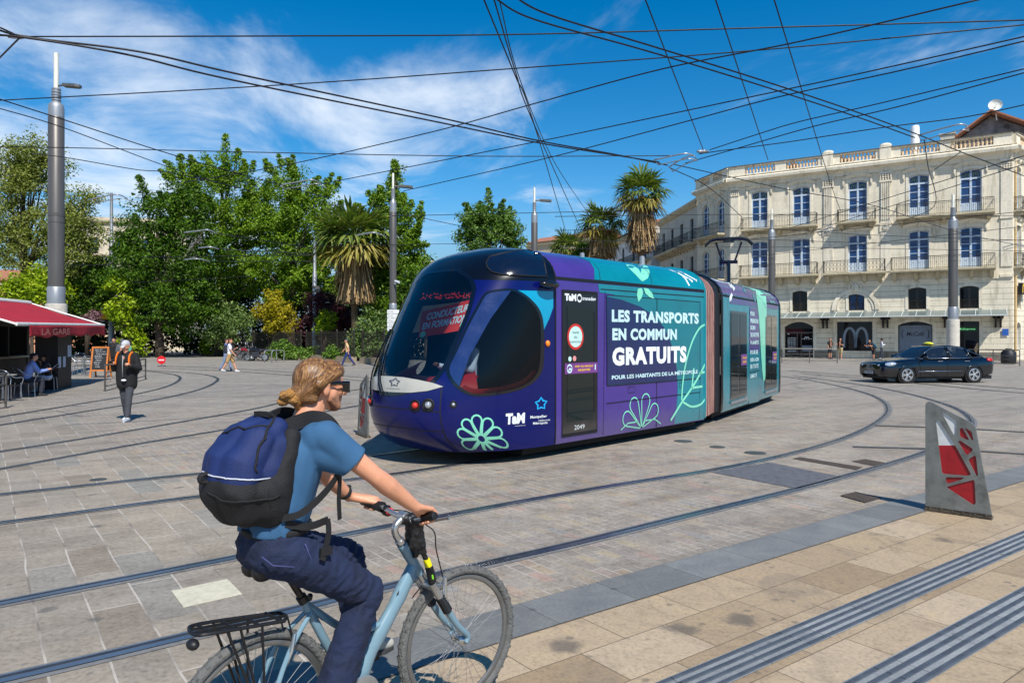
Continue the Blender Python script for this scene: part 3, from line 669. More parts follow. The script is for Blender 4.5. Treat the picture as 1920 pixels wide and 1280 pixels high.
class Facade:
    def __init__(s, root, o, e): s.root = root; s.o = V(o); s.e = V(e).normalized(); s.n = V((s.e.y, -s.e.x, 0))
    def F(s, a, z, d=0): return s.o + s.e*a + s.n*d + V((0, 0, z))
    def box(s, mb, a0, a1, z0, z1, d0, d1):
        vs = [s.F(a, z, d) for z in (z0, z1) for d in (d0, d1) for a in (a0, a1)]
        return mb.add(vs, [(0,1,3,2),(4,6,7,5),(0,4,5,1),(2,3,7,6),(0,2,6,4),(1,5,7,3)])
    def arch(s, a, w, z0, z1, rise, n=8):
        "outline of an opening, segmental head"
        P = [(a-w/2, z0), (a+w/2, z0)]
        for k in range(n+1):
            x = 1-2*k/n; P.append((a+w/2*x, z1-rise+rise*(1-x*x)))
        return P
    def wall(s, a0, a1, z0, z1, holes, m, depth=.32, parent=None):
        outer = [(a0, z0), (a1, z0), (a1, z1), (a0, z1)]
        loops = [[V((p[0], p[1], 0)) for p in outer]] + [[V((p[0], p[1], 0)) for p in h] for h in holes]
        tri = tessellate_polygon(loops); pts = outer + [p for h in holes for p in h]
        mb = MB(); mb.add([s.F(p[0], p[1]) for p in pts], tri)
        for h in holes:
            n = len(h); mb.add([s.F(p[0], p[1]) for p in h] + [s.F(p[0], p[1], -depth) for p in h], [(i, (i+1) % n, (i+1) % n+n, i+n) for i in range(n)])
        return mb.obj('wall', m, parent or s.root, fix=False)
    def window(s, a, w, z0, z1, rise, frame=None, pane=None, panes=3, door=.75, transom=.72, depth=.22, logo=False, surround=True, lab=None):
        frame = frame or WIN_FR; pane = pane or PANE
        fr = MB(); out = s.arch(a, w, z0, z1, rise); t = .085; n = len(out)
        inn = s.arch(a, w-2*t, z0+t, z1-t, rise*.9)
        vs = [s.F(p[0], p[1], -depth+.04) for p in out] + [s.F(p[0], p[1], -depth+.04) for p in inn] + [s.F(p[0], p[1], -depth-.04) for p in inn]
        fr.add(vs, [(i, (i+1) % n, (i+1) % n+n, i+n) for i in range(n)] + [(i+n, (i+1) % n+n, (i+1) % n+2*n, i+2*n) for i in range(n)])
        s.box(fr, a-.075, a+.075, z0+t, z1-t-.01, -depth-.03, -depth+.055)
        zt = z1-transom
        if transom: s.box(fr, a-w/2+t, a+w/2-t, zt-.06, zt+.06, -depth-.03, -depth+.05)
        zb = z0+t+door
        if door:
            for sg in (-1, 1):
                c0 = a+sg*.08; c1 = a+sg*(w/2-t); s.box(fr, min(c0, c1), max(c0, c1), z0+t, zb, -depth-.02, -depth+.025)
                s.box(fr, min(c0, c1)+.06, max(c0, c1)-.06, z0+t+.1, zb-.1, -depth+.0255, -depth+.035)
        for k in range(1, panes):
            zk = zb + (zt-.06-zb)*k/panes
            for sg in (-1, 1): c0 = a+sg*.08; c1 = a+sg*(w/2-t); s.box(fr, min(c0, c1), max(c0, c1), zk-.022, zk+.022, -depth-.02, -depth+.03)
        wo = fr.obj('window', frame, s.root)
        if lab: wo['label'] = lab
        g = MB(); g.add([s.F(p[0], p[1], -depth-.015) for p in s.arch(a, w-.1, z0+.05, z1-.05, rise*.9)], [tuple(range(n))]); g.obj('pane', pane, wo, fix=False)
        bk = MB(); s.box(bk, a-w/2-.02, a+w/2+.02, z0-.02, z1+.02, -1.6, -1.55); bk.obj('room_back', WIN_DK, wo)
        if logo:
            lg = MB()
            for sg in (-1, 1): arches(lg, lambda u, v: s.F(u, v, -depth-.008), a+sg*w*.23-.17, a+sg*w*.23+.17, zt+.12, zt+.42, .05)
            lg.obj('arches_logo', GOLD_W, wo, fix=False)
        if surround:
            sr = MB(); b = .2; o1 = s.arch(a, w+.001, z0, z1, rise); o2 = s.arch(a, w+2*b, z0, z1+b, rise*1.1)
            pr = .045
            vs = [s.F(p[0], p[1], pr) for p in o1] + [s.F(p[0], p[1], pr) for p in o2] + [s.F(p[0], p[1], -.1) for p in o1] + [s.F(p[0], p[1], 0) for p in o2]
            fs = []
            for i in range(1, n): j = (i+1) % n; fs += [(i, j, j+n, i+n), (i, j, j+2*n, i+2*n), (i+n, j+n, j+3*n, i+3*n)]
            sr.add(vs, fs); sr.obj('surround', ST_TRIM, wo)
        return wo
    def hood(s, a, w, z, rise, m, wo):
        "bowed drip moulding over a window"
        mb = MB(); P = [(a-w/2+w*k/12, z+rise*(1-(2*k/12-1)**2)) for k in range(13)]
        prof = [(0, -.2), (.07, -.19), (.09, -.08), (.2, -.02), (.22, .05), (0, .12)]; N = len(prof)
        vs = [s.F(p[0], p[1]+pz, d) for p in P for d, pz in prof]
        mb.add(vs, [(i*N+k, i*N+(k+1) % N, (i+1)*N+(k+1) % N, (i+1)*N+k) for i in range(12) for k in range(N)] + [tuple(range(N)), tuple(12*N+k for k in range(N))])
        for sg in (-1, 1):
            x = a+sg*(w/2-.08); s.box(mb, x-.07, x+.07, z-.55, z-.18, 0, .15); mb.ball(s.F(x, z-.6, .07), (.08, .08, .12), 8, 6)
        mb.ball(s.F(a, z+rise-.12, .12), (.13, .1, .2), 8, 6)
        return mb.obj('hood', m, wo)
    def balcony(s, a0, a1, z, proj, m, corbels, cz=.55, fancy=False, lab=None):
        mb = MB(); s.box(mb, a0, a1, z-.16, z, 0, proj); s.box(mb, a0+.06, a1-.06, z-.24, z-.161, 0, proj-.08)
        for c in corbels:
            P = [(0, -.24), (proj*.8, -.24), (proj*.8, -.34), (proj*.5, -.5), (proj*.3, -.24-cz), (0, -.3-cz)]
            mb.prism(P, lambda u, v, d, c=c: s.F(c+d, z+v, u), -.13, .13)
            mb.ball(s.F(c, z-.3-cz, .12), (.11, .1, .13), 8, 6)
        b = mb.obj('balcony', m, s.root)
        if lab: b['label'] = lab
        rl = MB(); H = .98; d = proj-.07
        path = [(a0+.06, .03), (a0+.06, d), (a1-.06, d), (a1-.06, .03)]
        for zz, r in ((z+H, .026), (z+H-.13, .012), (z+.07, .016)):
            rl.tube([s.F(x, zz, y) for x, y in path], r, 6)
        L_ = a1-a0-.12; n = int(L_/(.13 if not fancy else .26))
        for k in range(n+1):
            x = a0+.06+L_*k/n; rl.tube([s.F(x, z, d), s.F(x, z+H, d)], .011 if not fancy else .009, 4, caps=False)
            if fancy and k < n:
                xm = x+L_/n/2; w = L_/n*.45
                for zc in (z+.3, z+.66):
                    rl.tube([s.F(xm+w*math.cos(t)*(1 if True else 0), zc+.15*math.sin(t), d) for t in [2*PI*j/8 for j in range(8)]], .009, 4, closed=True)
            elif not fancy and k % 3 == 0 and k < n: rl.ball(s.F(x, z+.5, d), (.03, .03, .06), 6, 4)
        for x in (a0+.06, a1-.06):
            for k in range(1, 5): rl.tube([s.F(x, z, d*k/5), s.F(x, z+H, d*k/5)], .011, 4, caps=False)
            rl.tube([s.F(x, z+H, .02), s.F(x, z+.06, d)], .01, 4)
        rl.obj('railing', IRON, b); return b
    def cornice(s, prof, a0, a1, m, name='cornice', ends=(0, 0)):
        mb = MB(); N = len(prof)
        vs = [s.F(a, z, d) for a, e_ in ((a0, ends[0]), (a1, ends[1])) for d, z in prof]
        vs = []
        for a, e_ in ((a0, ends[0]), (a1, ends[1])):
            for d, z in prof: vs.append(s.F(a+e_*d, z, d))
        mb.add(vs, [(k, (k+1) % N, (k+1) % N+N, k+N) for k in range(N)] + [tuple(range(N)), tuple(N+k for k in range(N))])
        return mb.obj(name, m, s.root)
def arches(mb, fn, x0, x1, z0, z1, w):
    "two tall rounded arches side by side"
    xm = (x0+x1)/2
    for a, b in ((x0, xm), (xm, x1)):
        c = (a+b)/2; P = []
        for k in range(17):
            t = PI*k/16; P.append((c-(b-a)/2*math.cos(t), z0+(z1-z0)*math.sin(t)**.62))
        stroke(mb, P, w, fn)

B0 = V((28.93, 59.7, 0)); BE = V((.841, -.541, 0))
HB = thing('stone_building', B0, 'cream limestone corner building with balconies, roof balustrade and a burger restaurant below', 'building', math.atan2(BE.y, BE.x))
fa = Facade(HB, (0, 0, 0), (1, 0, 0)); A0, A1, ZT = -10.93, 10.21, 16.2
WX = (-8.29, -4.78, -.37, 4.06, 7.55)
holes = []
for x in WX: holes += [fa.arch(x, 1.42, 11.3, 14.72, .16), fa.arch(x, 1.42, 7.1, 10.27, .12)]
MZ = [(-8.4, 1.24, 5.75), (-4.9, 1.24, 5.75), (-.45, 1.2, 5.38), (3.95, 1.26, 5.72), (7.45, 1.26, 5.72)]
for x, w, zt in MZ: holes.append(fa.arch(x, w, 3.98, zt, .14))
GO = [(-9.2, 1.7, 0.02, 3.0, .5), (-4.98, 2.34, .02, 3.08, .42), (-.6, 2.7, .62, 3.05, .001), (3.8, 2.4, .3, 3.02, .3), (7.35, 1.5, .02, 3.0, .02)]
for x, w, z0, z1, rs in GO: holes.append(fa.arch(x, w, z0, z1, rs))
fa.wall(A0, A1, 0, ZT, holes, ST_WALL)
NM = ('leftmost', 'second', 'centre', 'fourth', 'rightmost')
for i, x in enumerate(WX):
    w1 = fa.window(x, 1.42, 11.3, 14.72, .16, logo=True); fa.hood(x, 2.25, 15.0, .22, ST_TRIM, w1)
    w2 = fa.window(x, 1.42, 7.1, 10.27, .12); fa.hood(x, 2.2, 10.62, .2, ST_TRIM, w2)
for x, w, zt in MZ:
    wo = fa.window(x, w, 3.98, zt, .14, WIN_DK, PANE if x == -.45 else PANE_DK, panes=1, door=0, transom=.0, depth=.26)
    rl = MB(); n = 7
    for k in range(n):
        xx = x-w/2+.1+(w-.2)*k/(n-1); rl.tube([fa.F(xx+.05*math.cos(t), 4.34+.27*math.sin(t), -.06) for t in [2*PI*j/8 for j in range(8)]], .012, 4, closed=True)
    for zz in (4.03, 4.66): rl.tube([fa.F(x-w/2, zz, -.06), fa.F(x+w/2, zz, -.06)], .016, 4)
    rl.obj('guard_rail', IRON, wo)
# half-round arch round the middle mezzanine window, with a carved shield
mb = MB()
for rr, ww, dd in ((1.66, .28, .1), (1.36, .12, .05)):
    P = [(-.55+rr*math.cos(PI*k/24), 4.02+rr*math.sin(PI*k/24)) for k in range(25)]
    a = len(P); vs = []
    for (x, z) in P:
        ux, uz = (x+.55)/rr, (z-4.02)/rr
        vs += [fa.F(x-ux*ww/2, z-uz*ww/2, 0), fa.F(x-ux*ww/2, z-uz*ww/2, dd), fa.F(x+ux*ww/2, z+uz*ww/2, dd), fa.F(x+ux*ww/2, z+uz*ww/2, 0)]
    mb.add(vs, [(i*4+k, i*4+(k+1) % 4, (i+1)*4+(k+1) % 4, (i+1)*4+k) for i in range(24) for k in range(4)])
mb.ball(fa.F(-.55, 5.85, .1), (.3, .16, .36), 10, 8)
for k in range(9): mb.ball(fa.F(-.55+.45*math.cos(PI*k/8*1.3-.5), 5.85+.36*math.sin(PI*k/8*1.3-.5), .08), .1, 6, 5)
mb.obj('arch_moulding', ST_TRIM, HB)
# fluted pilasters, corner strips
for x in (-2.62, 1.72):
    mb = MB(); fa.box(mb, x-.4, x+.4, 11.0, 14.35, 0, .06)
    for k in range(5): fa.box(mb, x-.33+k*.145, x-.33+k*.145+.08, 11.3, 14.3, .06, .12)
    fa.box(mb, x-.46, x+.46, 14.36, 14.5, 0, .16); fa.box(mb, x-.5, x+.5, 15.0, 15.2, 0, .2)
    for k in range(5):
        for j in range(3): mb.ball(fa.F(x-.38+k*.19, 14.58+j*.16, .1+.03*j), .09, 6, 5)
    mb.ball(fa.F(x, 15.4, .12), (.2, .12, .2), 8, 6)
    fa.box(mb, x-.38, x+.38, 7.1, 10.3, 0, .05); fa.box(mb, x-.44, x+.44, 10.35, 10.9, 0, .09); mb.ball(fa.F(x, 10.62, .1), (.3, .08, .2), 8, 6)
    mb.obj('pilaster', ST_TRIM, HB)
for x in (-10.45, 9.83):
    mb = MB(); fa.box(mb, x-.37, x+.37, 7.1, 14.4, 0, .07)
    for k in range(5):
        for j in range(3): mb.ball(fa.F(x-.32+k*.16, 14.5+j*.16, .08), .085, 6, 5)
    fa.box(mb, x-.42, x+.42, 15.0, 15.2, 0, .16); fa.box(mb, x-.42, x+.42, 10.7, 10.9, 0, .14); fa.box(mb, x-.42, x+.42, 6.3, 6.5, 0, .14)
    mb.ball(fa.F(x, 15.4, .12), (.2, .1, .2), 8, 6); mb.obj('corner_strip', ST_TRIM, HB)
CP = [(0, 15.2), (.1, 15.22), (.14, 15.5), (.3, 15.62), (.62, 15.72), (.66, 15.95), (.56, 16.02), (0, 16.2)]
fa.cornice([(0, 15.18), (.05, 15.19), (.06, 15.3), (0, 15.31)], A0+.4, A1-.4, ST_DIRT, 'string_course')
fa.cornice(CP, A0, A1, ST_TRIM, ends=(-.7, .5))
mb = MB(); fa.box(mb, A0+.4, A1-.4, 6.22, 6.34, 0, .08); fa.box(mb, A0+.4, A1-.4, 10.95, 11.05, 0, .05); mb.obj('string_course', ST_TRIM, HB)
for k, (x0, x1, cs) in enumerate(((-9.75, -3.4, (-9.3, -6.5, -3.9)), (-1.85, 1.05, (-1.5, .7)), (2.5, 9.1, (2.9, 5.8, 8.7)))): fa.balcony(x0, x1, 11.3, .95, ST_DIRT, cs, .3)
for k, (x0, x1, cs, fy) in enumerate(((-9.9, -3.35, (-9.3, -7.9, -6.4, -5.0, -3.7), False), (-2.95, 1.75, (-2.6, -1.1, .2, 1.35), True), (2.1, 9.15, (2.4, 3.9, 5.4, 7.6, 8.9), False))): fa.balcony(x0, x1, 7.1, 1.0, ST_DIRT, cs, .5, fy)
# roof parapet with balusters
def parapet(f, spans, a0, a1, z0=16.2, H=.86, skip=()):
    solid = []; x = a0
    for b0, b1 in spans: solid.append((x, b0)); x = b1
    solid.append((x, a1)); mb = MB()
    for s0, s1 in solid: f.box(mb, s0, s1, z0, z0+H-.1, -.12, .2)
    f.box(mb, a0, a1, z0+H-.1, z0+H, -.2, .28); f.box(mb, a0-.01, a1+.01, z0-.001, z0+.12, -.18, .26); mb.obj('parapet', ST_TRIM, f.root)
    cap = MB(); f.box(cap, a0-.02, a1+.02, z0+H, z0+H+.06, -.24, .33); cap.obj('coping', mat('coping_dark', S(92, 84, 70), .9, var=.3, vs=3), f.root)
    for b0, b1 in spans:
        n = max(3, int((b1-b0)/.26)); mb = MB()
        for k in range(n):
            p = f.F(b0+(b1-b0)*(k+.5)/n, z0+.12, .04)
            mb.lathe([(.07, 0), (.1, .03), (.055, .08), (.12, .25), (.11, .34), (.05, .47), (.08, .55), (.1, .64)], p, 8)
        mb.obj('balustrade', mat('baluster', S(214, 186, 150), .8, var=.25, vs=4), f.root, smooth=True)
parapet(fa, [(-9.5, -6.9), (-6.0, -3.4), (-1.7, 1.0), (2.8, 5.5), (6.2, 9.0)], A0, A1)
for x in (-2.62, 1.72): mb = MB(); fa.box(mb, x-.42, x+.42, 16.15, 17.2, .19, .32); mb.ball(fa.F(x, 17.3, .1), (.45, .2, .22), 10, 6); mb.obj('parapet_pier', ST_TRIM, HB)
# ground floor: shop glazing and its marks
SHOP = glass('shop_glass', (.008, .008, .01), .03, .03)
GREYFILM = mat('grey_film', S(112, 124, 140), .35, var=.05)
def shopfront(x, w, z0, z1, rs, name='shop_window', m=None, lab=None):
    mb = MB(); P = fa.arch(x, w, z0, z1, rs); n = len(P)
    mb.add([fa.F(a, z, -.26) for a, z in P], [tuple(range(n))]); o = mb.obj(name, m or SHOP, HB, fix=False)
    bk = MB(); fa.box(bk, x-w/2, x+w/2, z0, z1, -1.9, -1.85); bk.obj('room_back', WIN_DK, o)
    fr = MB()
    for a0, a1, b0, b1 in ((x-w/2, x-w/2+.06, z0, z1-rs), (x+w/2-.06, x+w/2, z0, z1-rs), (x-w/2+.061, x+w/2-.061, z0, z0+.06)): fa.box(fr, a0, a1, b0, b1, -.27, -.2)
    fr.obj('frame', WIN_DK, o)
    if lab: o['label'] = lab
    sr = MB(); o1 = P; o2 = fa.arch(x, w+.5, z0, z1+.22, rs*1.1)
    vs = [fa.F(p[0], p[1], .05) for p in o1] + [fa.F(p[0], p[1], .05) for p in o2] + [fa.F(p[0], p[1], 0) for p in o2]; fs = []
    for i in range(1, n): j = (i+1) % n; fs += [(i, j, j+n, i+n), (i+n, j+n, j+2*n, i+2*n)]
    sr.add(vs, fs).obj('surround', ST_TRIM, o); return o
o = shopfront(*GO[0], name='door'); o = shopfront(*GO[1], name='door', lab='dark glass entrance with white opening times')
fr = MB()
for dx_ in (-.16, .16): fa.box(fr, -4.98+dx_-.03, -4.98+dx_+.03, .1, 2.1, -.24, -.16)
fa.box(fr, -6.1, -3.9, 2.12, 2.2, -.24, -.18); fr.obj('handle_bar', POLE_DK, o)
WHT = mat('sign_white', S(226, 230, 232), .6, var=0)
tx = MB()
for k, s_ in enumerate(('LUN 8H-00H', 'MAR 8H-00H', 'MER 8H-00H', 'JEU 8H-00H', 'VEN 8H-01H', 'SAM 8H-01H', 'DIM 9H-00H')): letter(tx, s_, -5.95, 1.62-k*.19, -5.25, 1.74-k*.19, lambda u, v: fa.F(u, v, -.25), .01)
arches(tx, lambda u, v: fa.F(u, v, -.25), -4.55, -4.2, 1.55, 1.78, .05); fa.box(tx, -4.8, -4.6, 1.6, 1.63, -.26, -.25); fa.box(tx, -4.15, -3.95, 1.6, 1.63, -.26, -.25)
fa.box(tx, -5.95, -5.8, 2.0, 2.08, -.26, -.25); tx.obj('lettering', WHT, o, fix=False)
fl = MB(); fa.box(fl, -4.75, -3.95, .55, 1.05, -.258, -.25); fl.obj('film', GREYFILM, o)
o = shopfront(*GO[2], lab='shop window with large grey arches')
lg = MB(); arches(lg, lambda u, v: fa.F(u, v, -.25), -1.45, .35, .9, 2.52, .2); lg.obj('arches_logo', mat('arch_grey', S(120, 136, 152), .5, var=.05), o, fix=False)
rd = MB(); fa.box(rd, -1.85, .5, 2.5, 2.95, -.9, -.85); rd.obj('reflection_panel', mat('reflection_red', S(150, 60, 38), .6, var=.5, vs=2), o)  # orange-red reflection in the glass put in as a coloured panel
o = shopfront(*GO[3], lab='grey filmed shop window with cafe lettering')
fl = MB(); P = [(a, z) for a, z in fa.arch(3.8, 2.3, .34, 2.72, .05)]; fl.add([fa.F(a, z, -.25) for a, z in P], [tuple(range(len(P)))]); fl.obj('film', mat('grey_film_pale', S(104, 116, 132), .35, var=.15, vs=1.2), o, fix=False)
tx = MB(); letter(tx, 'McCafé', 3.18, 1.86, 4.42, 2.2, lambda u, v: fa.F(u, v, -.245), .012, .25)
for sg in (-1, 1): stroke(tx, [(3.8+sg*(.82+.12*math.cos(t)), 2.02+.36*math.sin(t)) for t in [-1.2+2.4*k/10 for k in range(11)]], .055, lambda u, v: fa.F(u, v, -.245))
tx.obj('lettering', mat('sign_black', S(20, 20, 22), .5, var=0), o, fix=False)
o = shopfront(*GO[4], lab='dark walk-up opening with small green sign')
tx = MB(); letter(tx, 'McExpress', 6.75, 2.3, 7.85, 2.48, lambda u, v: fa.F(u, v, -.245), .01); tx.obj('lettering', mat('sign_green_letters', S(120, 220, 140), .5, var=0, emit=.6), o, fix=False)
gb = MB(); fa.box(gb, 6.65, 8.05, 2.2, 2.62, -.258, -.25); gb.obj('sign_band', mat('sign_green', S(14, 58, 30), .5), o)
mb = MB()
for a0, a1 in ((-10.93, -10.1), (-8.3, -6.3), (-3.7, -2.0), (.8, 2.55), (5.05, 6.55), (8.15, 10.21)): fa.box(mb, a0, a1, 0, .62, .001, .09)
mb.obj('plinth', mat('plinth_stone', S(120, 114, 102), .85, var=.25, vs=3, bump=.3), HB)
# glass canopy over the pavement
CANG = glass('canopy_glass', S(120, 132, 128), .3, .25); can = MB(); x0, x1 = -9.8, 9.85
can.add([fa.F(x0, 3.86, .05), fa.F(x1, 3.86, .05), fa.F(x1, 3.4, 1.75), fa.F(x0, 3.4, 1.75), fa.F(x0, 3.84, .05), fa.F(x1, 3.84, .05), fa.F(x1, 3.38, 1.75), fa.F(x0, 3.38, 1.75)], [(0,1,2,3),(7,6,5,4),(0,4,5,1),(3,2,6,7),(0,3,7,4),(1,5,6,2)])
can = can.obj('canopy', CANG, HB); rb = MB(); n = 21
for k in range(n): x = x0+.05+(x1-x0-.1)*k/(n-1); rb.tube([fa.F(x, 3.89, .02), fa.F(x, 3.42, 1.74)], .03, 6)
rb.tube([fa.F(x0, 3.39, 1.77), fa.F(x1, 3.39, 1.77)], .045, 6); rb.obj('canopy_rib', mat('canopy_metal', S(196, 202, 200), .5, .2), can)
for x in (-7.6, -2.85, 1.7, 6.0, 9.3):
    bk = MB()
    for dx_ in (-.16, .16): bk.prism([(0, 3.5), (1.2, 3.42), (.5, 3.1), (.12, 2.5), (0, 2.5)], lambda u, v, d, c=x+dx_: fa.F(c+d, v, u+.01), -.06, .06)
    fa.box(bk, x-.34, x+.34, 3.2, 3.42, .02, .4); bk.obj('bracket', mat('bracket_black', S(22, 22, 24), .6), can)
# right return wall, down pipe, left chamfer
fr_ = Facade(HB, fa.F(A1, 0), HB.matrix_basis.to_3x3().inverted() @ V((.77, .64, 0)))
hl = []
for x in (1.2, 5.2, 9.2): hl += [fr_.arch(x, 1.3, 11.3, 14.72, .16), fr_.arch(x, 1.3, 7.1, 10.27, .12), fr_.arch(x, 1.1, 3.98, 5.6, .14), fr_.arch(x, 1.1, .9, 2.9, .3)]
fr_.wall(0, 12, 0, ZT, hl, ST_WALL)
for x in (1.2, 5.2, 9.2):
    w1 = fr_.window(x, 1.3, 11.3, 14.72, .16); fr_.hood(x, 2, 15, .2, ST_TRIM, w1); w2 = fr_.window(x, 1.3, 7.1, 10.27, .12); fr_.hood(x, 2, 10.6, .2, ST_TRIM, w2)
    fr_.window(x, 1.1, 3.98, 5.6, .14, WIN_DK, PANE_DK, 1, 0, 0); fr_.window(x, 1.1, .9, 2.9, .3, WIN_FR, PANE, 2, 0, 0)
    fr_.balcony(x-1.1, x+1.1, 11.3, .6, ST_DIRT, (x-.8, x+.8), .3); fr_.balcony(x-1.1, x+1.1, 7.1, .6, ST_DIRT, (x-.8, x+.8), .4)
fr_.cornice(CP, 0, 12, ST_TRIM, ends=(-.5, 0)); parapet(fr_, [(1, 4), (5, 8)], 0, 12)
mb = MB(); mb.tube([fr_.F(.35, 0, .1), fr_.F(.35, 15.2, .1)], .075, 8); mb.obj('drain_pipe', mat('pipe_ochre', S(206, 176, 124), .6), HB)
sb = MB(); fr_.box(sb, .5, 2.2, 5.0, 5.85, .2, .45); sb = sb.obj('sign', mat('sign_box_black', S(24, 22, 22), .5), HB)
lg = MB(); arches(lg, lambda u, v: fr_.F(u, v, .456), .68, 1.5, 5.1, 5.72, .14); lg.obj('arches_logo', GOLD, sb, fix=False)
bl = MB(); fa.box(bl, 9.55, 9.95, 1.9, 2.4, .08, .1); bl.obj('number_plate', mat('plate_blue', S(40, 90, 170), .5), HB)
L0 = fa.F(A0, 0); inv = HB.matrix_basis.inverted(); L1 = inv @ V((18.25, 71.2, 0))
fl_ = Facade(HB, L1, L0-L1); LL = (L0-L1).length; hl = []
for x in (LL*.28, LL*.74): hl += [fl_.arch(x, 1.3, 11.3, 14.5, .5), fl_.arch(x, 1.3, 7.1, 10.0, .3), fl_.arch(x, 1.2, 3.9, 5.5, .2), fl_.arch(x, 1.5, .02, 3, .4)]
fl_.wall(0, LL, 0, ZT, hl, ST_WALL)
for x in (LL*.28, LL*.74):
    w1 = fl_.window(x, 1.3, 11.3, 14.5, .5); fl_.hood(x, 1.9, 14.8, .4, ST_TRIM, w1); fl_.window(x, 1.3, 7.1, 10.0, .3); fl_.window(x, 1.2, 3.9, 5.5, .2, WIN_DK, PANE_DK, 1, 0, 0); fl_.window(x, 1.5, .02, 3, .4, WIN_DK, PANE_DK, 1, 0, 0)
fl_.balcony(.5, LL-.7, 11.3, .8, ST_DIRT, (1, LL-1.2), .3); fl_.balcony(.5, LL-.7, 7.1, .8, ST_DIRT, (1, LL-1.2), .4)
fl_.cornice(CP, 0, LL, ST_TRIM, ends=(0, .7)); parapet(fl_, [(1, 2.6), (3.2, 4.8)], 0, LL)
# roof behind the parapet
mb = MB(); q4 = [fa.F(A0, 16.15, -.3), fa.F(A1, 16.15, -.3), fr_.F(12, 16.15, -.3), inv @ V((34, 85, 16.15)), L1+V((0, .3, 16.15))]
mb.add(q4, [tuple(range(5))]); mb.obj('roof_deck', ST_OLD, HB, fix=False)
mb = MB(); mb.add([q4[2]-V((0,0,16.15)), q4[3]-V((0,0,16.15)), q4[4]-V((0,0,16.15)), q4[2], q4[3], q4[4]], [(0,1,4,3),(1,2,5,4)]); mb.obj('back_wall', ST_OLD, HB, fix=False)
mb = MB()   # low tiled gable behind the right end, lower roof ridges to the left
def gable(mb, a0, a1, am, z0, zp, d, L_, over=.3):
    P = [(a0, z0), (am, zp), (a1, z0)]
    vs = [fa.F(a, z, -d+over) for a, z in P] + [fa.F(a, z, -d-L_) for a, z in P] + [fa.F(a, z-.14, -d+over) for a, z in P] + [fa.F(a, z-.14, -d-L_) for a, z in P]
    mb.add(vs, [(0,1,4,3),(1,2,5,4),(6,9,10,7),(7,10,11,8),(0,6,7,1),(1,7,8,2),(0,3,9,6),(2,8,11,5)])
gable(mb, 4.5, 14.5, 8.9, 17.0, 20.2, 4.5, 9); gable(mb, -4.4, -.1, -3.0, 17.0, 18.2, 5, 6); gable(mb, -.6, 3.2, 1.5, 17.0, 18.6, 5, 6); gable(mb, -8.2, -5.4, -6.3, 17.0, 18.0, 5, 6)
rf = mb.obj('roof', TILE, HB)
mb = MB()
for a0, a1, am, z0, zp in ((4.9, 14.1, 8.9, 17.0, 19.85), (-4.2, -.3, -3.0, 17, 17.95), (-.4, 3, 1.5, 17, 18.35), (-8, -5.6, -6.3, 17, 17.75)): mb.add([fa.F(a0, 16.1, -5.2), fa.F(a1, 16.1, -5.2), fa.F(a1, z0, -5.2), fa.F(am, zp, -5.2), fa.F(a0, z0, -5.2)], [(0,1,2,3,4)])
mb.obj('gable_wall', mat('old_render', S(120, 116, 118), .9, var=.45, vs=1.4), HB, fix=False)
mb = MB(); mb.lathe([(.33, 17.0), (.33, 19.2), (.28, 19.4), (.01, 19.45)], fa.F(3.6, 0, -3.2), 16); mb.obj('flue', mat('flue_white', S(236, 236, 236), .5, var=.05), HB, smooth=40)
mb = MB(); fa.box(mb, 5.4, 6.4, 17, 18.4, -4.4, -3.6); fa.box(mb, 5.3, 6.5, 18.45, 18.55, -4.5, -3.5); mb.obj('chimney', ST_OLD, HB)
mb = MB(); c = fa.F(9.2, 20.5, -4.5); mb.lathe([(.01, .16), (.25, .12), (.42, .03), (.5, -.08), (.44, .0), (.25, .09), (.01, .12)], c, 20, HB.matrix_basis.to_3x3().inverted() @ V((.45, .85, -.3))); mb.tube([c, c+V((.1, .1, -1.2))], .05, 6); mb.tube([c, c+V((.1, -.6, -.1))], .025, 5); mb.obj('satellite_dish', mat('dish_white', S(224, 222, 212), .5), HB, smooth=40)
mb = MB(); c = fa.F(12.6, 19.2, -4.8); mb.tube([c, c+V((0,0,1.6))], .03, 5)
for k in range(5): mb.tube([c+V((-.4, 0, 1.5-k*.12)), c+V((.4, 0, 1.5-k*.12))], .015, 4)
mb.obj('aerial', POLE_LT, HB)

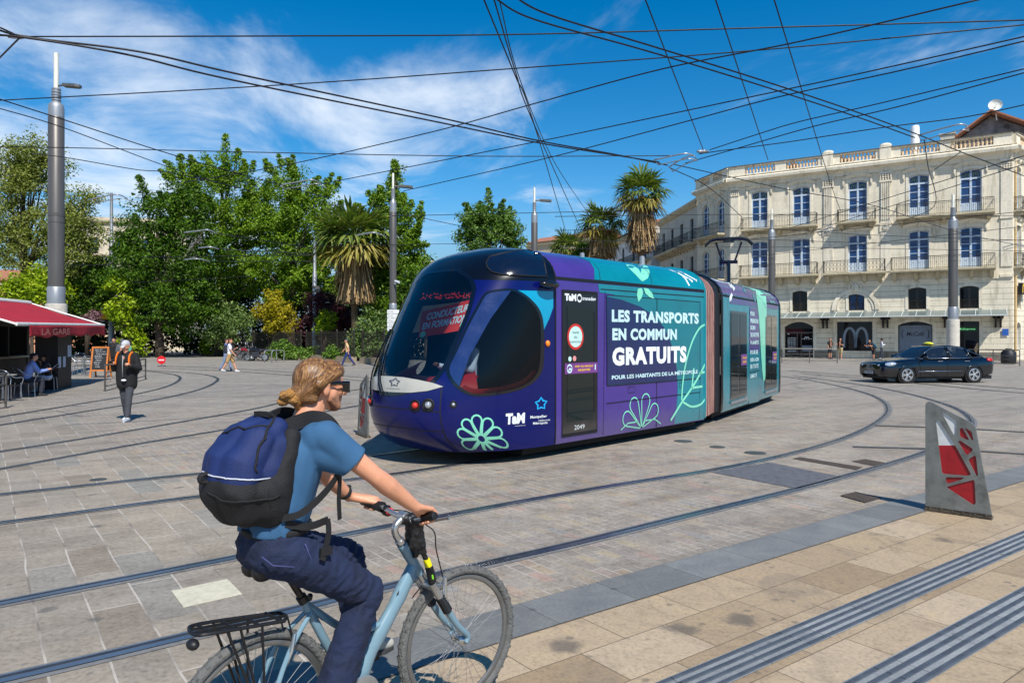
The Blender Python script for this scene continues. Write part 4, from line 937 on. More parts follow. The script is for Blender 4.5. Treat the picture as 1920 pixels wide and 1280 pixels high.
# the street houses beyond
def street_house(name, lab, p0, p1, H, floors, nw, m, awn=False, back=10, roof=False):
    p0 = V((*p0, 0)); p1 = V((*p1, 0)); d = p1-p0; Lh = d.length
    t = thing('town_house', p0, lab, 'building', math.atan2(d.y, d.x), 'houses along the street and behind the trees'); f = Facade(t, (0, 0, 0), (1, 0, 0)); hl = []
    xs = [Lh*(k+.5)/nw for k in range(nw)]
    for z0, z1 in floors: hl += [f.arch(x, 1.1, z0, z1, .01) for x in xs]
    f.wall(0, Lh, 0, H, hl, m)
    for z0, z1 in floors:
        for x in xs: f.window(x, 1.1, z0, z1, .01, WIN_DK, PANE, 2, .4, .01, .2, surround=False)
        f.cornice([(0, z0-.3), (.25, z0-.25), (.3, z0-.1), (0, z0-.05)], 0, Lh, ST_DIRT, 'string_course')
    f.cornice([(0, H-.9), (.15, H-.85), (.4, H-.6), (.45, H-.4), (0, H-.3)], 0, Lh, ST_DIRT); mb = MB()
    mb.add([f.F(0, 0, 0), f.F(Lh, 0, 0), f.F(Lh, 0, -back), f.F(0, 0, -back), f.F(0, H, 0), f.F(Lh, H, 0), f.F(Lh, H, -back), f.F(0, H, -back)], [(1,2,6,5),(2,3,7,6),(3,0,4,7),(4,5,6,7)]); mb.obj('side_wall', m, t, fix=False)
    if roof:
        mb = MB(); vs = [f.F(-.3, H, .4), f.F(Lh+.3, H, .4), f.F(Lh+.3, H, -back-.4), f.F(-.3, H, -back-.4), f.F(-.3, H+back*.17, -back/2), f.F(Lh+.3, H+back*.17, -back/2)]
        mb.add(vs, [(0,1,5,4),(2,3,4,5),(0,4,3),(1,2,5)]); mb.obj('roof', TILE, t)
    return t, f, Lh
t, f, Lh = street_house('h2', 'grey rendered street house with a long black balcony left of the stone building', (17.45, 85.5), (18.3, 71.4), 15.6, ((1, 3), (4.2, 6.2), (7.6, 9.9), (11.3, 13.7)), 4, ST_OLD)
f.balcony(.3, Lh-.3, 11.2, .9, ST_DIRT, [1+k*1.1 for k in range(12)], .3); f.balcony(.3, Lh-.3, 7.4, .9, ST_DIRT, [1, 5, 9, 13], .3)
t, f, Lh = street_house('h3', 'pale street house with white shutters behind the tall palm', (13.6, 110), (16.6, 86.5), 15.4, ((4, 6.2), (7.6, 9.9), (11.3, 13.7)), 5, mat('pale_render', S(206, 202, 196), .85, var=.15, vs=1), roof=True)
f.balcony(12, Lh-.3, 11.2, .8, ST_DIRT, [13, 16, 19, 22], .3)
street_house('h4', 'far ochre house seen past the small palm', (3, 150), (16, 138), 21, ((8, 10.5), (13, 15.5)), 4, mat('ochre_render', S(196, 176, 148), .9, var=.15, vs=.6), roof=True)
street_house('h5', 'cream apartment house showing through the trees beside the thin pole', (-56, 88), (-41, 91), 16.5, ((4, 6), (8, 10), (12, 14)), 5, mat('cream_render', S(196, 184, 160), .9, var=.2, vs=.6))
street_house('h6', 'low pale house glimpsed between the ginkgo and the tram roof', (-20, 120), (-6, 123), 14.5, ((8, 10), (11.2, 13)), 4, mat('grey_render', S(180, 172, 162), .9, var=.2, vs=.6))
street_house('h7', 'terracotta house behind the cafe awning at the left edge', (-78, 84), (-50, 88), 8.5, ((2, 4), (5, 7)), 5, mat('terracotta_render', S(196, 140, 106), .9, var=.12, vs=.6), roof=True)
# railings on the kerb in front of the restaurant, litter bin
def kerb_rail(lab, p0, p1, n, H=.98):
    d = p1-p0; L_ = d.length; t = thing('kerb_railing', p0, lab, 'railing', math.atan2(d.y, d.x), 'grey railings along the pavement')
    for k in range(n+1):
        mb = MB(); x = L_*k/n; mb.tube([(x, 0, 0), (x, 0, H)], .03, 8); mb.lathe([(.06, 0), (.06, .02)], (x, 0, 0), 10); mb.obj('post', POLE_DK, t)
    mb = MB(); mb.tube([(0, 0, H), (L_, 0, H)], .03, 8)
    for z in (.62, .16): mb.tube([(0, 0, z), (L_, 0, z)], .018, 6)
    for k in range(n): x = L_*(k+.5)/n; mb.tube([(x-L_/n*.5, 0, .16), (x+L_/n*.5, 0, .62)], .008, 4); mb.tube([(x-L_/n*.5, 0, .62), (x+L_/n*.5, 0, .16)], .008, 4)
    mb.obj('rail_bars', POLE_DK, t); return t
kerb_rail('grey railing behind the tram rear in front of the dark restaurant entrance', G(1466, 680), G(1570, 680.5), 2)
kerb_rail('grey railing to the right of the taxi boot', G(1815, 683), G(1912, 686), 2)
p = G(1891, 682); t = thing('litter_bin', p, 'black rounded litter bin behind the railing right of the taxi', 'litter bin')
MB().lathe([(.38, 0), (.44, .1), (.44, .75), (.3, .92), (.3, .94)], n=20).obj('body', mat('bin_black', S(24, 25, 28), .5), t, 40); MB().lathe([(.2, .9), (.2, 1.02), (.01, 1.05)], n=16).obj('lid', POLE_DK, t, 40)
# ---------------------------------------------------------------- trees, shrubs, park fence
def leaf_material(name, stops, trans=.35, rough=.55):
    m = bpy.data.materials.new(name); m.use_nodes = True; t = m.node_tree; t.nodes.clear(); q = NT(t)
    g = q.n('ShaderNodeNewGeometry').outputs['Random Per Island']
    nz = q.noise(q.n('ShaderNodeTexCoord').outputs['Object'], .45, 3)
    f = q.m('ADD', q.m('MULTIPLY', g, .62), q.m('MULTIPLY', nz, .5), clamp=True)
    c = q.ramp(f, [(.1+.8*i/(len(stops)-1), s) for i, s in enumerate(stops)])
    b = q.n('ShaderNodeBsdfPrincipled', {'Base Color': c, 'Roughness': rough, 'Specular IOR Level': .3})
    tr = q.n('ShaderNodeBsdfTranslucent', {'Color': q.mix(1, c, (1.1, 1.25, .6), 'MULTIPLY')})
    mx = q.n('ShaderNodeMixShader', {0: trans}); q.L.new(b.outputs[0], mx.inputs[1]); q.L.new(tr.outputs[0], mx.inputs[2])
    q.L.new(mx.outputs[0], q.n('ShaderNodeOutputMaterial').inputs[0]); return m
LF_PLANE = leaf_material('plane_leaf', [S(75, 88, 31), S(120, 131, 53), S(161, 163, 90)])
LF_BRIGHT = leaf_material('ginkgo_leaf', [S(58, 84, 11), S(98, 131, 21), S(146, 173, 54)])
LF_DEEP = leaf_material('deep_green_leaf', [S(31, 56, 9), S(62, 94, 16), S(104, 139, 35)])
LF_LIME = leaf_material('lime_leaf', [S(86, 118, 8), S(132, 156, 16), S(176, 190, 44)])
LF_GOLD = leaf_material('golden_leaf', [S(109, 105, 11), S(157, 146, 20), S(193, 174, 41)])
LF_OLIVE = leaf_material('olive_leaf', [S(50, 75, 29), S(98, 124, 62), S(154, 172, 105)])
LF_RED = leaf_material('purple_leaf', [S(38, 18, 22), S(70, 32, 38), S(104, 54, 58)], .2)
LF_PINK = leaf_material('blossom', [S(80, 50, 58), S(128, 92, 102), S(176, 142, 152)])
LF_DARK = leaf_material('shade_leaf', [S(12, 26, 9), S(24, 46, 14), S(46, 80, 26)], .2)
LF_HEDGE = leaf_material('hedge_leaf', [S(46, 75, 18), S(87, 124, 39), S(144, 170, 75)])
LF_CHEST = leaf_material('chestnut_leaf', [S(40, 70, 15), S(78, 112, 31), S(132, 159, 78)])
BARK = mat('bark', S(74, 62, 50), .9, var=.35, vs=4, bump=.8, bs=14, streak=(1, 1, .2))
def leaf_cloud(rng, centers, rad, per, size, flat=.75, up=.35, lobes=None):
    "leaf quads scattered round clump centres"
    N = len(centers)*per; C_ = np.repeat(np.asarray(centers), per, 0); Rr = np.repeat(np.asarray(rad), per, 0)
    d = rng.normal(size=(N, 3)); d /= np.linalg.norm(d, axis=1)[:, None]; rr = rng.random(N)**.45
    P = C_ + d*(rr*Rr)[:, None]*np.array([1, 1, flat])
    nrm = rng.normal(size=(N, 3)); nrm[:, 2] = np.abs(nrm[:, 2])+up; nrm = nrm*.7 + d*.6; nrm /= np.linalg.norm(nrm, axis=1)[:, None]
    a = rng.normal(size=(N, 3)); a -= nrm*(a*nrm).sum(1)[:, None]; a /= np.linalg.norm(a, axis=1)[:, None]; b = np.cross(nrm, a)
    s = size*(.6+.8*rng.random(N))[:, None]
    v = np.stack([P-a*s*.9, P-b*s*.42+a*s*.1, P+a*s*.9, P+b*s*.42+a*s*.1], 1).reshape(-1, 3)
    return v, np.arange(N*4).reshape(-1, 4)
def crown_centers(rng, lobes, n, shell=.55):
    "clump centres in a union of ellipsoids (cx, cy, cz, rx, ry, rz), pushed toward the outside"
    w = np.array([l[3]*l[4]*l[5] for l in lobes])**.7; w /= w.sum(); out = []; 
    for k in rng.choice(len(lobes), n, p=w):
        l = lobes[k]; d = rng.normal(size=3); d /= np.linalg.norm(d); r = shell+(1-shell)*rng.random()
        if rng.random() < .2: r *= rng.random()
        out.append((l[0]+d[0]*l[3]*r, l[1]+d[1]*l[4]*r, l[2]+d[2]*l[5]*r))
    return np.array(out)
def tree(name, lab, cat, x, y, lobes, m, n, per, size, rclump, trunk_r=.3, seed=1, group=None, flat=.75, shell=.55, stems=None, spikes=0):
    rng = np.random.default_rng(seed); t = thing(name, (x, y, 0), lab, cat, 0, group)
    C_ = crown_centers(rng, lobes, n, shell); C_ = C_[C_[:, 2] > .25]
    rad = rclump*(.6+.7*rng.random(len(C_)))
    if spikes:   # shoots reaching up and out of the crown
        top = C_[rng.choice(len(C_), spikes)]; cen = np.mean([l[:3] for l in lobes], 0); ex = []
        for p in top:
            d = p-cen; d = d/np.linalg.norm(d)*(.5+.4*rng.random())+np.array([0, 0, .35+.5*rng.random()])+rng.normal(size=3)*.15
            for k in range(4): ex.append(p+d*(rclump*(.45+.3*k))+rng.normal(size=3)*.08)
        C_ = np.vstack([C_, ex]); rad = np.concatenate([rad, np.tile(rclump*np.array([.6, .52, .42, .3]), spikes)])
    v, f = leaf_cloud(rng, C_, rad, per, size, flat); v[:, 2] = np.maximum(v[:, 2], .05)
    raw_obj('crown', v, f, m, t)
    mb = MB(); zt = max(l[2] for l in lobes); r = random.Random(seed)
    if trunk_r:
        zb = min(l[2]-l[5]*.4 for l in lobes); zb = max(zb, .4)
        p = [V((0, 0, 0)), V((r.uniform(-.1, .1), 0, zb*.5)), V((r.uniform(-.3, .3), 0, zb)), V((r.uniform(-.4, .4), 0, (zb+zt)/2)), V((r.uniform(-.4, .4), 0, zt))]
        mb.tube(catmull(p, 4), [trunk_r*(1.25-1.0*k/16) for k in range(17)], 8)
        pick = C_[rng.choice(len(C_), min(26, len(C_)))]
        for c in pick:
            h = zb*.7+(min(c[2], zt)-zb*.7)*r.uniform(.2, .7); h = max(h, .3); s = V((p[2].x*.6, 0, h)); e = V(c); m_ = s.lerp(e, .5)+V((0, 0, -.06*(e-s).length))
            mb.tube(catmull([s, m_, e], 4), [trunk_r*(.42-.045*k) for k in range(9)], 6)
    else:
        for c in C_[rng.choice(len(C_), min(10, len(C_)))]: mb.tube([(0, 0, 0), V(c)*.5+V((0, 0, .1)), V(c)], [.04, .03, .015], 5)
    mb.obj('trunk', BARK, t, smooth=True); return t
def pw(px, py, Y): return at(px, py, Y)
def lobe(px, py, rx, ry, Y, x, y, dy=0, deep=None):
    "ellipsoid from its outline in the photograph: centre pixel, half sizes in pixels, at depth Y"
    p = at(px, py, Y+dy); k = Y/FPX; return (p.x-x, p.y-y, p.z, rx*k, (deep or rx*.8)*k, ry*k)
def T(name, lab, cat, px, Y, L_, m, n, per, size, rc, **kw):
    p = at(px, HY, Y); return tree(name, lab, cat, p.x, p.y, [lobe(*l, Y, p.x, p.y) for l in L_], m, n, per, size, rc, **kw)
GT = 'trees of the park across the square'
T('plane_tree', 'tall loose olive green plane tree at the left edge behind the thick pole', 'tree', 45, 62, [(40, 330, 75, 80), (20, 430, 85, 80), (120, 440, 70, 75), (75, 300, 55, 50), (150, 400, 45, 55), (95, 520, 70, 50)], LF_PLANE, 480, 90, .13, .9, trunk_r=.38, seed=3, group=GT, shell=.35)
T('ginkgo_tree', 'broad dense green tree in front, darkest low down, left of the others', 'tree', 300, 63, [(275, 430, 60, 60), (330, 400, 70, 50), (300, 500, 75, 70), (370, 470, 65, 70), (250, 510, 50, 60), (330, 570, 90, 60), (240, 455, 34, 50)], LF_DEEP, 380, 92, .14, .9, trunk_r=.34, seed=4, group=GT, spikes=60)
T('ginkgo_tree', 'tallest bright green tree with upright shoots in the middle of the park', 'tree', 410, 67, [(345, 335, 38, 34), (410, 322, 48, 40), (455, 335, 40, 34), (400, 390, 80, 50), (450, 430, 75, 55), (480, 500, 70, 60), (420, 520, 80, 60), (495, 390, 44, 46)], LF_BRIGHT, 400, 92, .135, .85, trunk_r=.36, seed=5, group=GT, spikes=110)
T('ginkgo_tree', 'bright green spiky tree to the left of the shaggy palm', 'tree', 545, 64, [(535, 345, 42, 36), (590, 380, 40, 36), (520, 420, 50, 46), (570, 440, 62, 56), (540, 510, 75, 60), (600, 510, 50, 60), (630, 420, 34, 40)], LF_BRIGHT, 360, 92, .135, .85, trunk_r=.32, seed=6, group=GT, spikes=100)
T('ginkgo_tree', 'slender green conical tree directly behind the dark lamp pole', 'tree', 738, 58, [(742, 338, 12, 36), (735, 385, 38, 34), (755, 430, 42, 40), (745, 490, 55, 50), (780, 520, 40, 50), (720, 560, 50, 50), (690, 430, 30, 40), (690, 500, 34, 50)], LF_BRIGHT, 300, 86, .125, .72, trunk_r=.26, seed=8, group=GT, spikes=80)
T('chestnut_tree', 'round chestnut tree with pale flower candles rising over the tram roof', 'tree', 920, 68, [(915, 415, 52, 36), (950, 430, 36, 38), (885, 430, 32, 34), (920, 470, 66, 45), (925, 550, 60, 60)], LF_CHEST, 300, 84, .15, .8, trunk_r=.3, seed=9, group=GT, shell=.6, spikes=30)
T('leafy_tree', 'dark green tree filling the gap between the lamp pole and the tram nose', 'tree', 800, 55, [(795, 530, 50, 50), (770, 580, 50, 50), (830, 560, 50, 60)], LF_DEEP, 150, 60, .16, .8, trunk_r=.2, seed=10, group=GT)
T('leafy_tree', 'light lime green sapling beside the thin pole with the yellow sign', 'tree', 236, 62, [(235, 590, 34, 44), (250, 640, 30, 30), (225, 540, 26, 30)], LF_LIME, 70, 56, .17, .7, trunk_r=.1, seed=11, group=GT)
T('leafy_tree', 'yellow green tree low behind the cafe awning', 'tree', 60, 60, [(55, 530, 50, 34), (95, 545, 40, 30), (20, 550, 40, 26)], LF_LIME, 110, 56, .18, .8, trunk_r=.12, seed=12, group=GT)
T('leafy_tree', 'green tree between the thick pole and the thin pole', 'tree', 165, 64, [(165, 490, 34, 50), (190, 540, 40, 45), (150, 560, 40, 40)], LF_DEEP, 120, 60, .17, .8, trunk_r=.15, seed=13, group=GT)
GS = 'shrubs along the park fence'
T('shrub', 'round olive green shrub left of the golden one behind the fence', 'shrub', 428, 64, [(425, 595, 42, 36), (450, 610, 30, 30), (410, 625, 30, 30)], LF_OLIVE, 90, 60, .13, .65, trunk_r=0, seed=14, group=GS)
T('shrub', 'round golden yellow shrub behind the fence', 'shrub', 515, 61, [(516, 582, 33, 38), (505, 600, 28, 30), (530, 605, 28, 30)], LF_GOLD, 110, 60, .12, .55, trunk_r=0, seed=15, group=GS)
T('shrub', 'dark purple leaved shrub behind the thin pale pole', 'shrub', 612, 60, [(612, 580, 44, 40), (640, 600, 32, 45), (590, 610, 30, 35)], LF_RED, 120, 60, .14, .65, trunk_r=.1, seed=16, group=GS)
T('shrub', 'small lime shrub in front of the purple one', 'shrub', 612, 57, [(612, 600, 18, 22), (606, 620, 14, 16)], LF_LIME, 30, 50, .12, .4, trunk_r=0, seed=17, group=GS)
T('shrub', 'grey green shrub between the palm trunk and the tram nose', 'shrub', 705, 54, [(700, 610, 34, 44), (680, 640, 26, 30), (722, 640, 26, 30)], LF_OLIVE, 110, 60, .12, .6, trunk_r=0, seed=18, group=GS)
T('shrub', 'bushy shrub spilling in front of the fence beside the motorbikes', 'shrub', 532, 56, [(530, 657, 24, 20), (548, 665, 20, 14), (514, 664, 14, 14)], LF_HEDGE, 70, 60, .1, .42, trunk_r=0, seed=19, group=GS)
T('shrub', 'low shrub between the bin and the man in the tan shirt', 'shrub', 628, 52, [(624, 662, 16, 12), (640, 665, 12, 9)], LF_HEDGE, 40, 56, .09, .35, trunk_r=0, seed=20, group=GS)
T('shrub', 'low straggly shrub at the foot of the thin pole beside the spilling bush', 'shrub', 572, 55, [(572, 664, 16, 10), (585, 660, 10, 12)], LF_HEDGE, 34, 56, .09, .34, trunk_r=0, seed=21, group=GS)
T('shrub', 'small bright shrub in the dark shade left of the walking pair', 'shrub', 388, 68, [(388, 648, 11, 16)], LF_LIME, 24, 46, .13, .45, trunk_r=0, seed=22, group=GS)
T('shrub', 'pink blossoming shrub behind the foot of the thick pole', 'shrub', 160, 62, [(168, 598, 12, 12), (178, 590, 8, 10)], LF_PINK, 24, 50, .14, .5, trunk_r=0, seed=23, group=GS)
T('shrub', 'dark shrub beneath the purple one by the gate', 'shrub', 655, 57, [(655, 650, 18, 20)], LF_DARK, 30, 50, .12, .5, trunk_r=0, seed=24, group=GS)
# the shaded wood behind, one mass
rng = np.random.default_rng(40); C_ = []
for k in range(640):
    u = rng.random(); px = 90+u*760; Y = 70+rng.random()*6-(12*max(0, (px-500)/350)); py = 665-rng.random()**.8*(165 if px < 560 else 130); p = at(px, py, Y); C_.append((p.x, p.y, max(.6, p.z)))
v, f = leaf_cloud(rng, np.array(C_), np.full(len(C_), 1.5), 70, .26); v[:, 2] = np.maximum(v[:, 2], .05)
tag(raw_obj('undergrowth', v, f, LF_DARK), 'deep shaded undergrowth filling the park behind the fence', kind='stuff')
# palms with fan leaves and skirts of dead fronds
FAN = leaf_material('palm_fan', [S(50, 77, 22), S(90, 112, 39), S(137, 142, 69)], .25)
FAN_Y = leaf_material('palm_fan_yellow', [S(86, 90, 28), S(137, 127, 50), S(174, 157, 92)], .25)
DEAD = leaf_material('palm_thatch', [S(70, 52, 34), S(134, 106, 70), S(186, 160, 118)], .1, .85)
def fan(V_, Fq, base, d, size, rng, n=13, droop=.25):
    d = d/np.linalg.norm(d); side = np.cross(d, [0, 0, 1.]); sl = np.linalg.norm(side); side = side/sl if sl > .1 else np.array([1., 0, 0]); up = np.cross(side, d)
    hub = base+d*size*.75
    def quad(a, b, w, up_):
        dd = b-a; s = np.cross(dd, up_); s = s/(np.linalg.norm(s)+1e-9)*w; k = len(V_)*1
        V_.extend([a-s*.35, a+s*.35, b+s*.12, b-s*.12]); Fq.append([k, k+1, k+2, k+3])
    quad(base, hub, .045, up)
    for i in range(n):
        an = (i/(n-1)-.5)*4.0+rng.normal()*.05; L_ = size*(.98-.2*abs(an)/2)*(.85+.3*rng.random())
        e = d*math.cos(an)+side*math.sin(an)+up*(.1*rng.normal())
        m_ = hub+e*L_*.6; t_ = hub+e*L_+np.array([0, 0, -droop*size*(.3+rng.random())])
        k = len(V_); w = L_*.055; s = np.cross(e, up); s /= np.linalg.norm(s)+1e-9
        V_.extend([hub-s*w*.2, hub+s*w*.2, m_+s*w, m_-s*w]); Fq.append([k, k+1, k+2, k+3])
        k = len(V_); V_.extend([m_-s*w, m_+s*w, t_+s*w*.1, t_-s*w*.1]); Fq.append([k, k+1, k+2, k+3])
def palm(lab, px, Y, ytop, ycrown, yskirt, size, nf, wsk, seed, wcr=1.0):
    rng = np.random.default_rng(seed); p = at(px, HY, Y); t = thing('fan_palm', (p.x, p.y, 0), lab, 'palm', 0, 'fan palms round the square')
    zc = at(px, ycrown, Y).z; zs = at(px, yskirt, Y).z; k = Y/FPX
    V_, Fq, V2, F2 = [], [], [], []; c = np.array([0, 0, zc])
    for i in range(nf):
        az = i*2.399+rng.normal()*.2; el = math.asin(min(1, max(-1, -.55+1.5*(i/nf)+rng.normal()*.1))) if i < nf else 0
        d = np.array([math.cos(az)*math.cos(el), math.sin(az)*math.cos(el), math.sin(el)])
        fan(*((V2, F2) if el < -.12 else (V_, Fq)), c+d*.15, d, size*(.85+.3*rng.random()), rng, 20, .16 if el > .3 else .34)
    raw_obj('crown', np.array(V_), np.array(Fq), FAN, t); raw_obj('yellowing_fans', np.array(V2), np.array(F2), FAN_Y, t)
    V3, F3 = [], []; n = 800
    for i in range(n):     # thatch: hanging dead blades round the trunk
        u = rng.random()**.8; az = rng.random()*2*PI; z = zc-.1-(zc-zs)*u; r0 = (.25+.75*math.sin(PI*min(1, .12+u*.95))**.7)*wsk*k*(.8+.3*rng.random())
        a = np.array([math.cos(az)*r0*.75, math.sin(az)*r0*.75, z]); b = np.array([math.cos(az)*r0*1.05, math.sin(az)*r0*1.05, max(zs-.25*rng.random(), z-size*(.5+.7*rng.random()))])
        s = np.array([-math.sin(az), math.cos(az), 0])*(.03+.06*rng.random()); j = len(V3); V3.extend([a-s*.5, a+s*.5, b+s, b-s*.2]); F3.append([j, j+1, j+2, j+3])
    raw_obj('dead_fronds', np.array(V3), np.array(F3), DEAD, t)
    MB().lathe([(.34, 0), (.27, 1), (.25, zs), (wsk*k*.62, zs+.6), (wsk*k*.6, (zs+zc)/2), (.25, zc)], n=14).obj('trunk', mat('palm_trunk', S(96, 80, 60), .9, var=.3, vs=5, bump=.8, bs=20), t, smooth=True); return t
palm('shaggy old fan palm with thick skirt of dead fronds before the green trees', 665, 55, 372, 448, 566, 2.05, 52, 37, 1)
palm('tall fan palm with long brown skirt beside the street houses', 1202, 62, 313, 366, 470, 1.5, 46, 31, 2)
palm('shorter green fan palm left of the tall one', 1128, 66, 380, 424, 482, 1.45, 44, 28, 3)
palm('smallest fan palm just showing over the tram roof', 1066, 72, 436, 466, 520, 1.3, 40, 20, 4)
T('shrub', 'green shrub between the two fan palms over the tram roof', 'shrub', 1100, 70, [(1100, 475, 16, 22), (1088, 500, 20, 30)], LF_DEEP, 50, 50, .17, .6, trunk_r=.1, seed=25, group=GS)
# iron fence on a low stone wall
FA, FB = V((-31, 73, 0)), V((-10.2, 49.2, 0))
def fence(lab, k0, k1, gate=False):
    a = FA.lerp(FB, k0); b = FA.lerp(FB, k1); d = b-a; L_ = d.length; t = thing('iron_fence', a, lab, 'fence', math.atan2(d.y, d.x), 'park fence sections')
    mb = MB(); mb.box((0, -.2, 0), (L_, .2, .42)); mb.obj('low_wall', mat('low_wall_stone', S(150, 134, 110), .9, var=.25, vs=3, bump=.4), t)
    n = max(1, round(L_/2.7))
    for k in range(n+1):
        x = L_*k/n; mb = MB(); mb.cbox((x, 0, 1.3), (.09, .09, 1.78)); mb.lathe([(.05, 2.19), (.07, 2.22), (.01, 2.36)], (x, 0, 0), 8); mb.obj('post', IRON, t)
    mb = MB()
    for z in (.6, 1.85, 2.02): mb.cbox((L_/2, 0, z), (L_, .035, .045))
    m_ = int(L_/.125)
    for k in range(m_):
        x = L_*(k+.5)/m_; mb.tube([(x, 0, .45), (x, 0, 2.12), (x, 0, 2.24)], [.012, .012, .002], 5)
    mb.obj('bar_panel', IRON, t); return t
fence('iron park fence in the deep shade left of the motorbikes', .0, .40)
fence('iron park fence behind the golden shrub and the motorbikes', .405, .70)
fence('iron park fence behind the bin and the man in the tan shirt', .73, .965)
fence('short iron fence length by the park gate beside the tram nose', 1.0, 1.09)
# ---------------------------------------------------------------- the tram
TA = math.atan2(.72, .693)
TRAM = thing('tram', (.606, 12.87, 0), 'purple and teal wrapped tram with rounded dark nose turning across the square', 'tram', TA)
TRAM_M = Matrix.Translation((.606, 12.87, 0)) @ Matrix.Rotation(TA, 4, 'Z')
WP = [(.20, 1.31), (.3, 1.32), (.5, 1.325), (2.70, 1.325), (2.80, 1.31), (2.95, 1.24), (3.08, 1.09), (3.18, .86), (3.25, .52), (3.285, .02)]
TP = [(.20, -3.02), (.3, -3.18), (.45, -3.34), (.7, -3.45), (1.05, -3.44), (1.4, -3.33), (2.16, -2.88), (2.6, -2.60), (2.82, -2.45), (3.0, -2.25), (3.1, -2.1), (3.2, -1.85), (3.285, -1.5)]
def lut(T_, z):
    if z <= T_[0][0]: return T_[0][1]
    for (a, p), (b, q_) in zip(T_, T_[1:]):
        if z <= b: return p+(q_-p)*(z-a)/(b-a)
    return T_[-1][1]
def smooth_lut(T_):
    P = catmull([V((a, b, 0)) for a, b in T_], 6); return [(p.x, p.y) for p in P]
TPS = smooth_lut(TP); TJ, NX = -1.30, 2.45
def wz_(z): return lut(WP, z)
def Lz(z): return TJ-lut(TPS, z)
def nose(phi, z, off=0.):
    "surface of the nose: phi 0 at the camera-side joint, pi/2 at the tip, pi at the far joint"
    def q_(phi, z):
        c, s = math.cos(phi), math.sin(phi); w = wz_(z)
        return V((TJ-Lz(z)*max(0, s)**(2/NX), -w*math.copysign(abs(c)**(2/NX), c), z))
    p = q_(phi, z)
    if off:
        e = .004; a = q_(min(PI, phi+e), z)-q_(max(0, phi-e), z); b = q_(phi, min(3.28, z+e))-q_(phi, z-e); n = b.cross(a)
        if n.length > 1e-12:
            n.normalize()
            if n.dot(V((p.x-(TJ+.6), p.y, (z-1.6)*.3))) < 0: n = -n
            p = p+n*off
    return p
def phi_of(p):
    r = min(1, abs(p.y)/wz_(p.z)); return math.acos(max(-1, min(1, math.copysign(r**(NX/2), -p.y))))
class Car:
    "one tram section: axis start and heading in the tram's own frame, straight body from t0 to t1"
    def __init__(s, o, d, t0, t1, nose=False):
        s.o = V((*o, 0)); a = math.atan2(d[1], d[0]); s.m = Matrix.Translation(s.o) @ Matrix.Rotation(a, 4, 'Z'); s.t0, s.t1, s.nose = t0, t1, nose
        s.w = TRAM_M @ s.m; s.wi = s.w.inverted()
    def inside(s, p):
        if not (.2 <= p.z <= 3.285) or p.x > s.t1: return False
        if p.x >= s.t0: return abs(p.y) <= wz_(p.z)
        if not s.nose: return False
        L_ = Lz(p.z); u = (TJ-p.x)/L_
        return u < 1 and u**NX + (abs(p.y)/wz_(p.z))**NX < 1
    def hit(s, px, py):
        "where the sight line of a photo pixel first meets this section (section frame)"
        o = s.wi @ V((0, 0, CH)); d = s.wi.to_3x3() @ V(((px-CX)/FPX, 1, (HY-py)/FPX)); d.normalize(); k = 7.; 
        while k < 40 and not s.inside(o+d*k): k += .06
        if k >= 40: t, z = s.side(px, py); return V((min(s.t1-.01, max(s.t0+.01, t)), -1.3, min(3.2, max(.25, z))))
        a, b = k-.06, k
        for _ in range(22):
            c = (a+b)/2
            if s.inside(o+d*c): b = c
            else: a = c
        return o+d*b
    def side(s, px, py):
        o = s.wi @ V((0, 0, CH)); d = s.wi.to_3x3() @ V(((px-CX)/FPX, 1, (HY-py)/FPX)); k = (-1.325-o.y)/d.y; p = o+d*k; return p.x, p.z
    def S(s, t, z, off=0.):
        "camera-side skin of the straight body"
        w = wz_(z); e = .01; dw = (wz_(z+e)-wz_(z-e))/(2*e); n = V((0, -1, -dw)).normalized() if z > .5 else V((0, -1, 0))
        return s.m @ (V((t, -w, z))+n*off)
    def X(s, px, py, off=0.):
        "photo pixel laid on the skin, pushed out by off"
        p = s.hit(px, py)
        if p.x < TJ and s.nose: return s.m @ nose(phi_of(p), p.z, off)
        return s.S(p.x, p.z, off)
    def body(s, name, m, t0=None, t1=None, smooth=30):
        t0 = s.t0 if t0 is None else t0; t1 = s.t1 if t1 is None else t1
        pr = [(-wz_(z), z) for z, _ in WP]; zs = sorted(set([z for z, _ in WP]+[.4, .9, 1.4, 1.9, 2.3, 2.88, 3.02, 3.13, 3.22]))
        pr = [(-wz_(z), z) for z in zs]+[(wz_(z), z) for z in reversed(zs)]
        mb = MB(); n = len(pr); ts = [t0+(t1-t0)*k/6 for k in range(7)]
        mb.add([s.m @ V((t, y, z)) for t in ts for y, z in pr], [(i*n+k, i*n+k+1, (i+1)*n+k+1, (i+1)*n+k) for i in range(6) for k in range(n-1)])
        return mb.obj(name, m, TRAM, smooth)
def paint(name, col, rough=.22):
    "wrap film with road dust thrown up along the skirt"
    m = mat(name, col, rough, var=.11, vs=1.3, coat=.4); q = NT(m.node_tree); b = [n for n in m.node_tree.nodes if n.type == 'BSDF_PRINCIPLED'][0]
    oc = q.n('ShaderNodeTexCoord').outputs['Object']; z = q.sep(oc)[2]; src = b.inputs['Base Color'].links[0].from_socket
    f = q.m('MULTIPLY', q.m('SUBTRACT', 1, q.smooth(q.m('ADD', z, q.m('MULTIPLY', q.noise(oc, 3, 5, .7), .5)), .45, 1.0)), .3)
    q.put(b.inputs['Base Color'], q.mix(f, src, S(104, 98, 92))); q.put(b.inputs['Coat Roughness'], q.m('MULTIPLY', q.noise(oc, 2.2, 5, .7), .22)); return m
P_PURP = paint('wrap_purple', S(66, 46, 128)); P_TEAL = paint('wrap_teal', S(8, 124, 138)); P_NAVY = paint('wrap_navy', S(24, 26, 104)); P_MINT = paint('wrap_mint', S(128, 218, 186), .3)
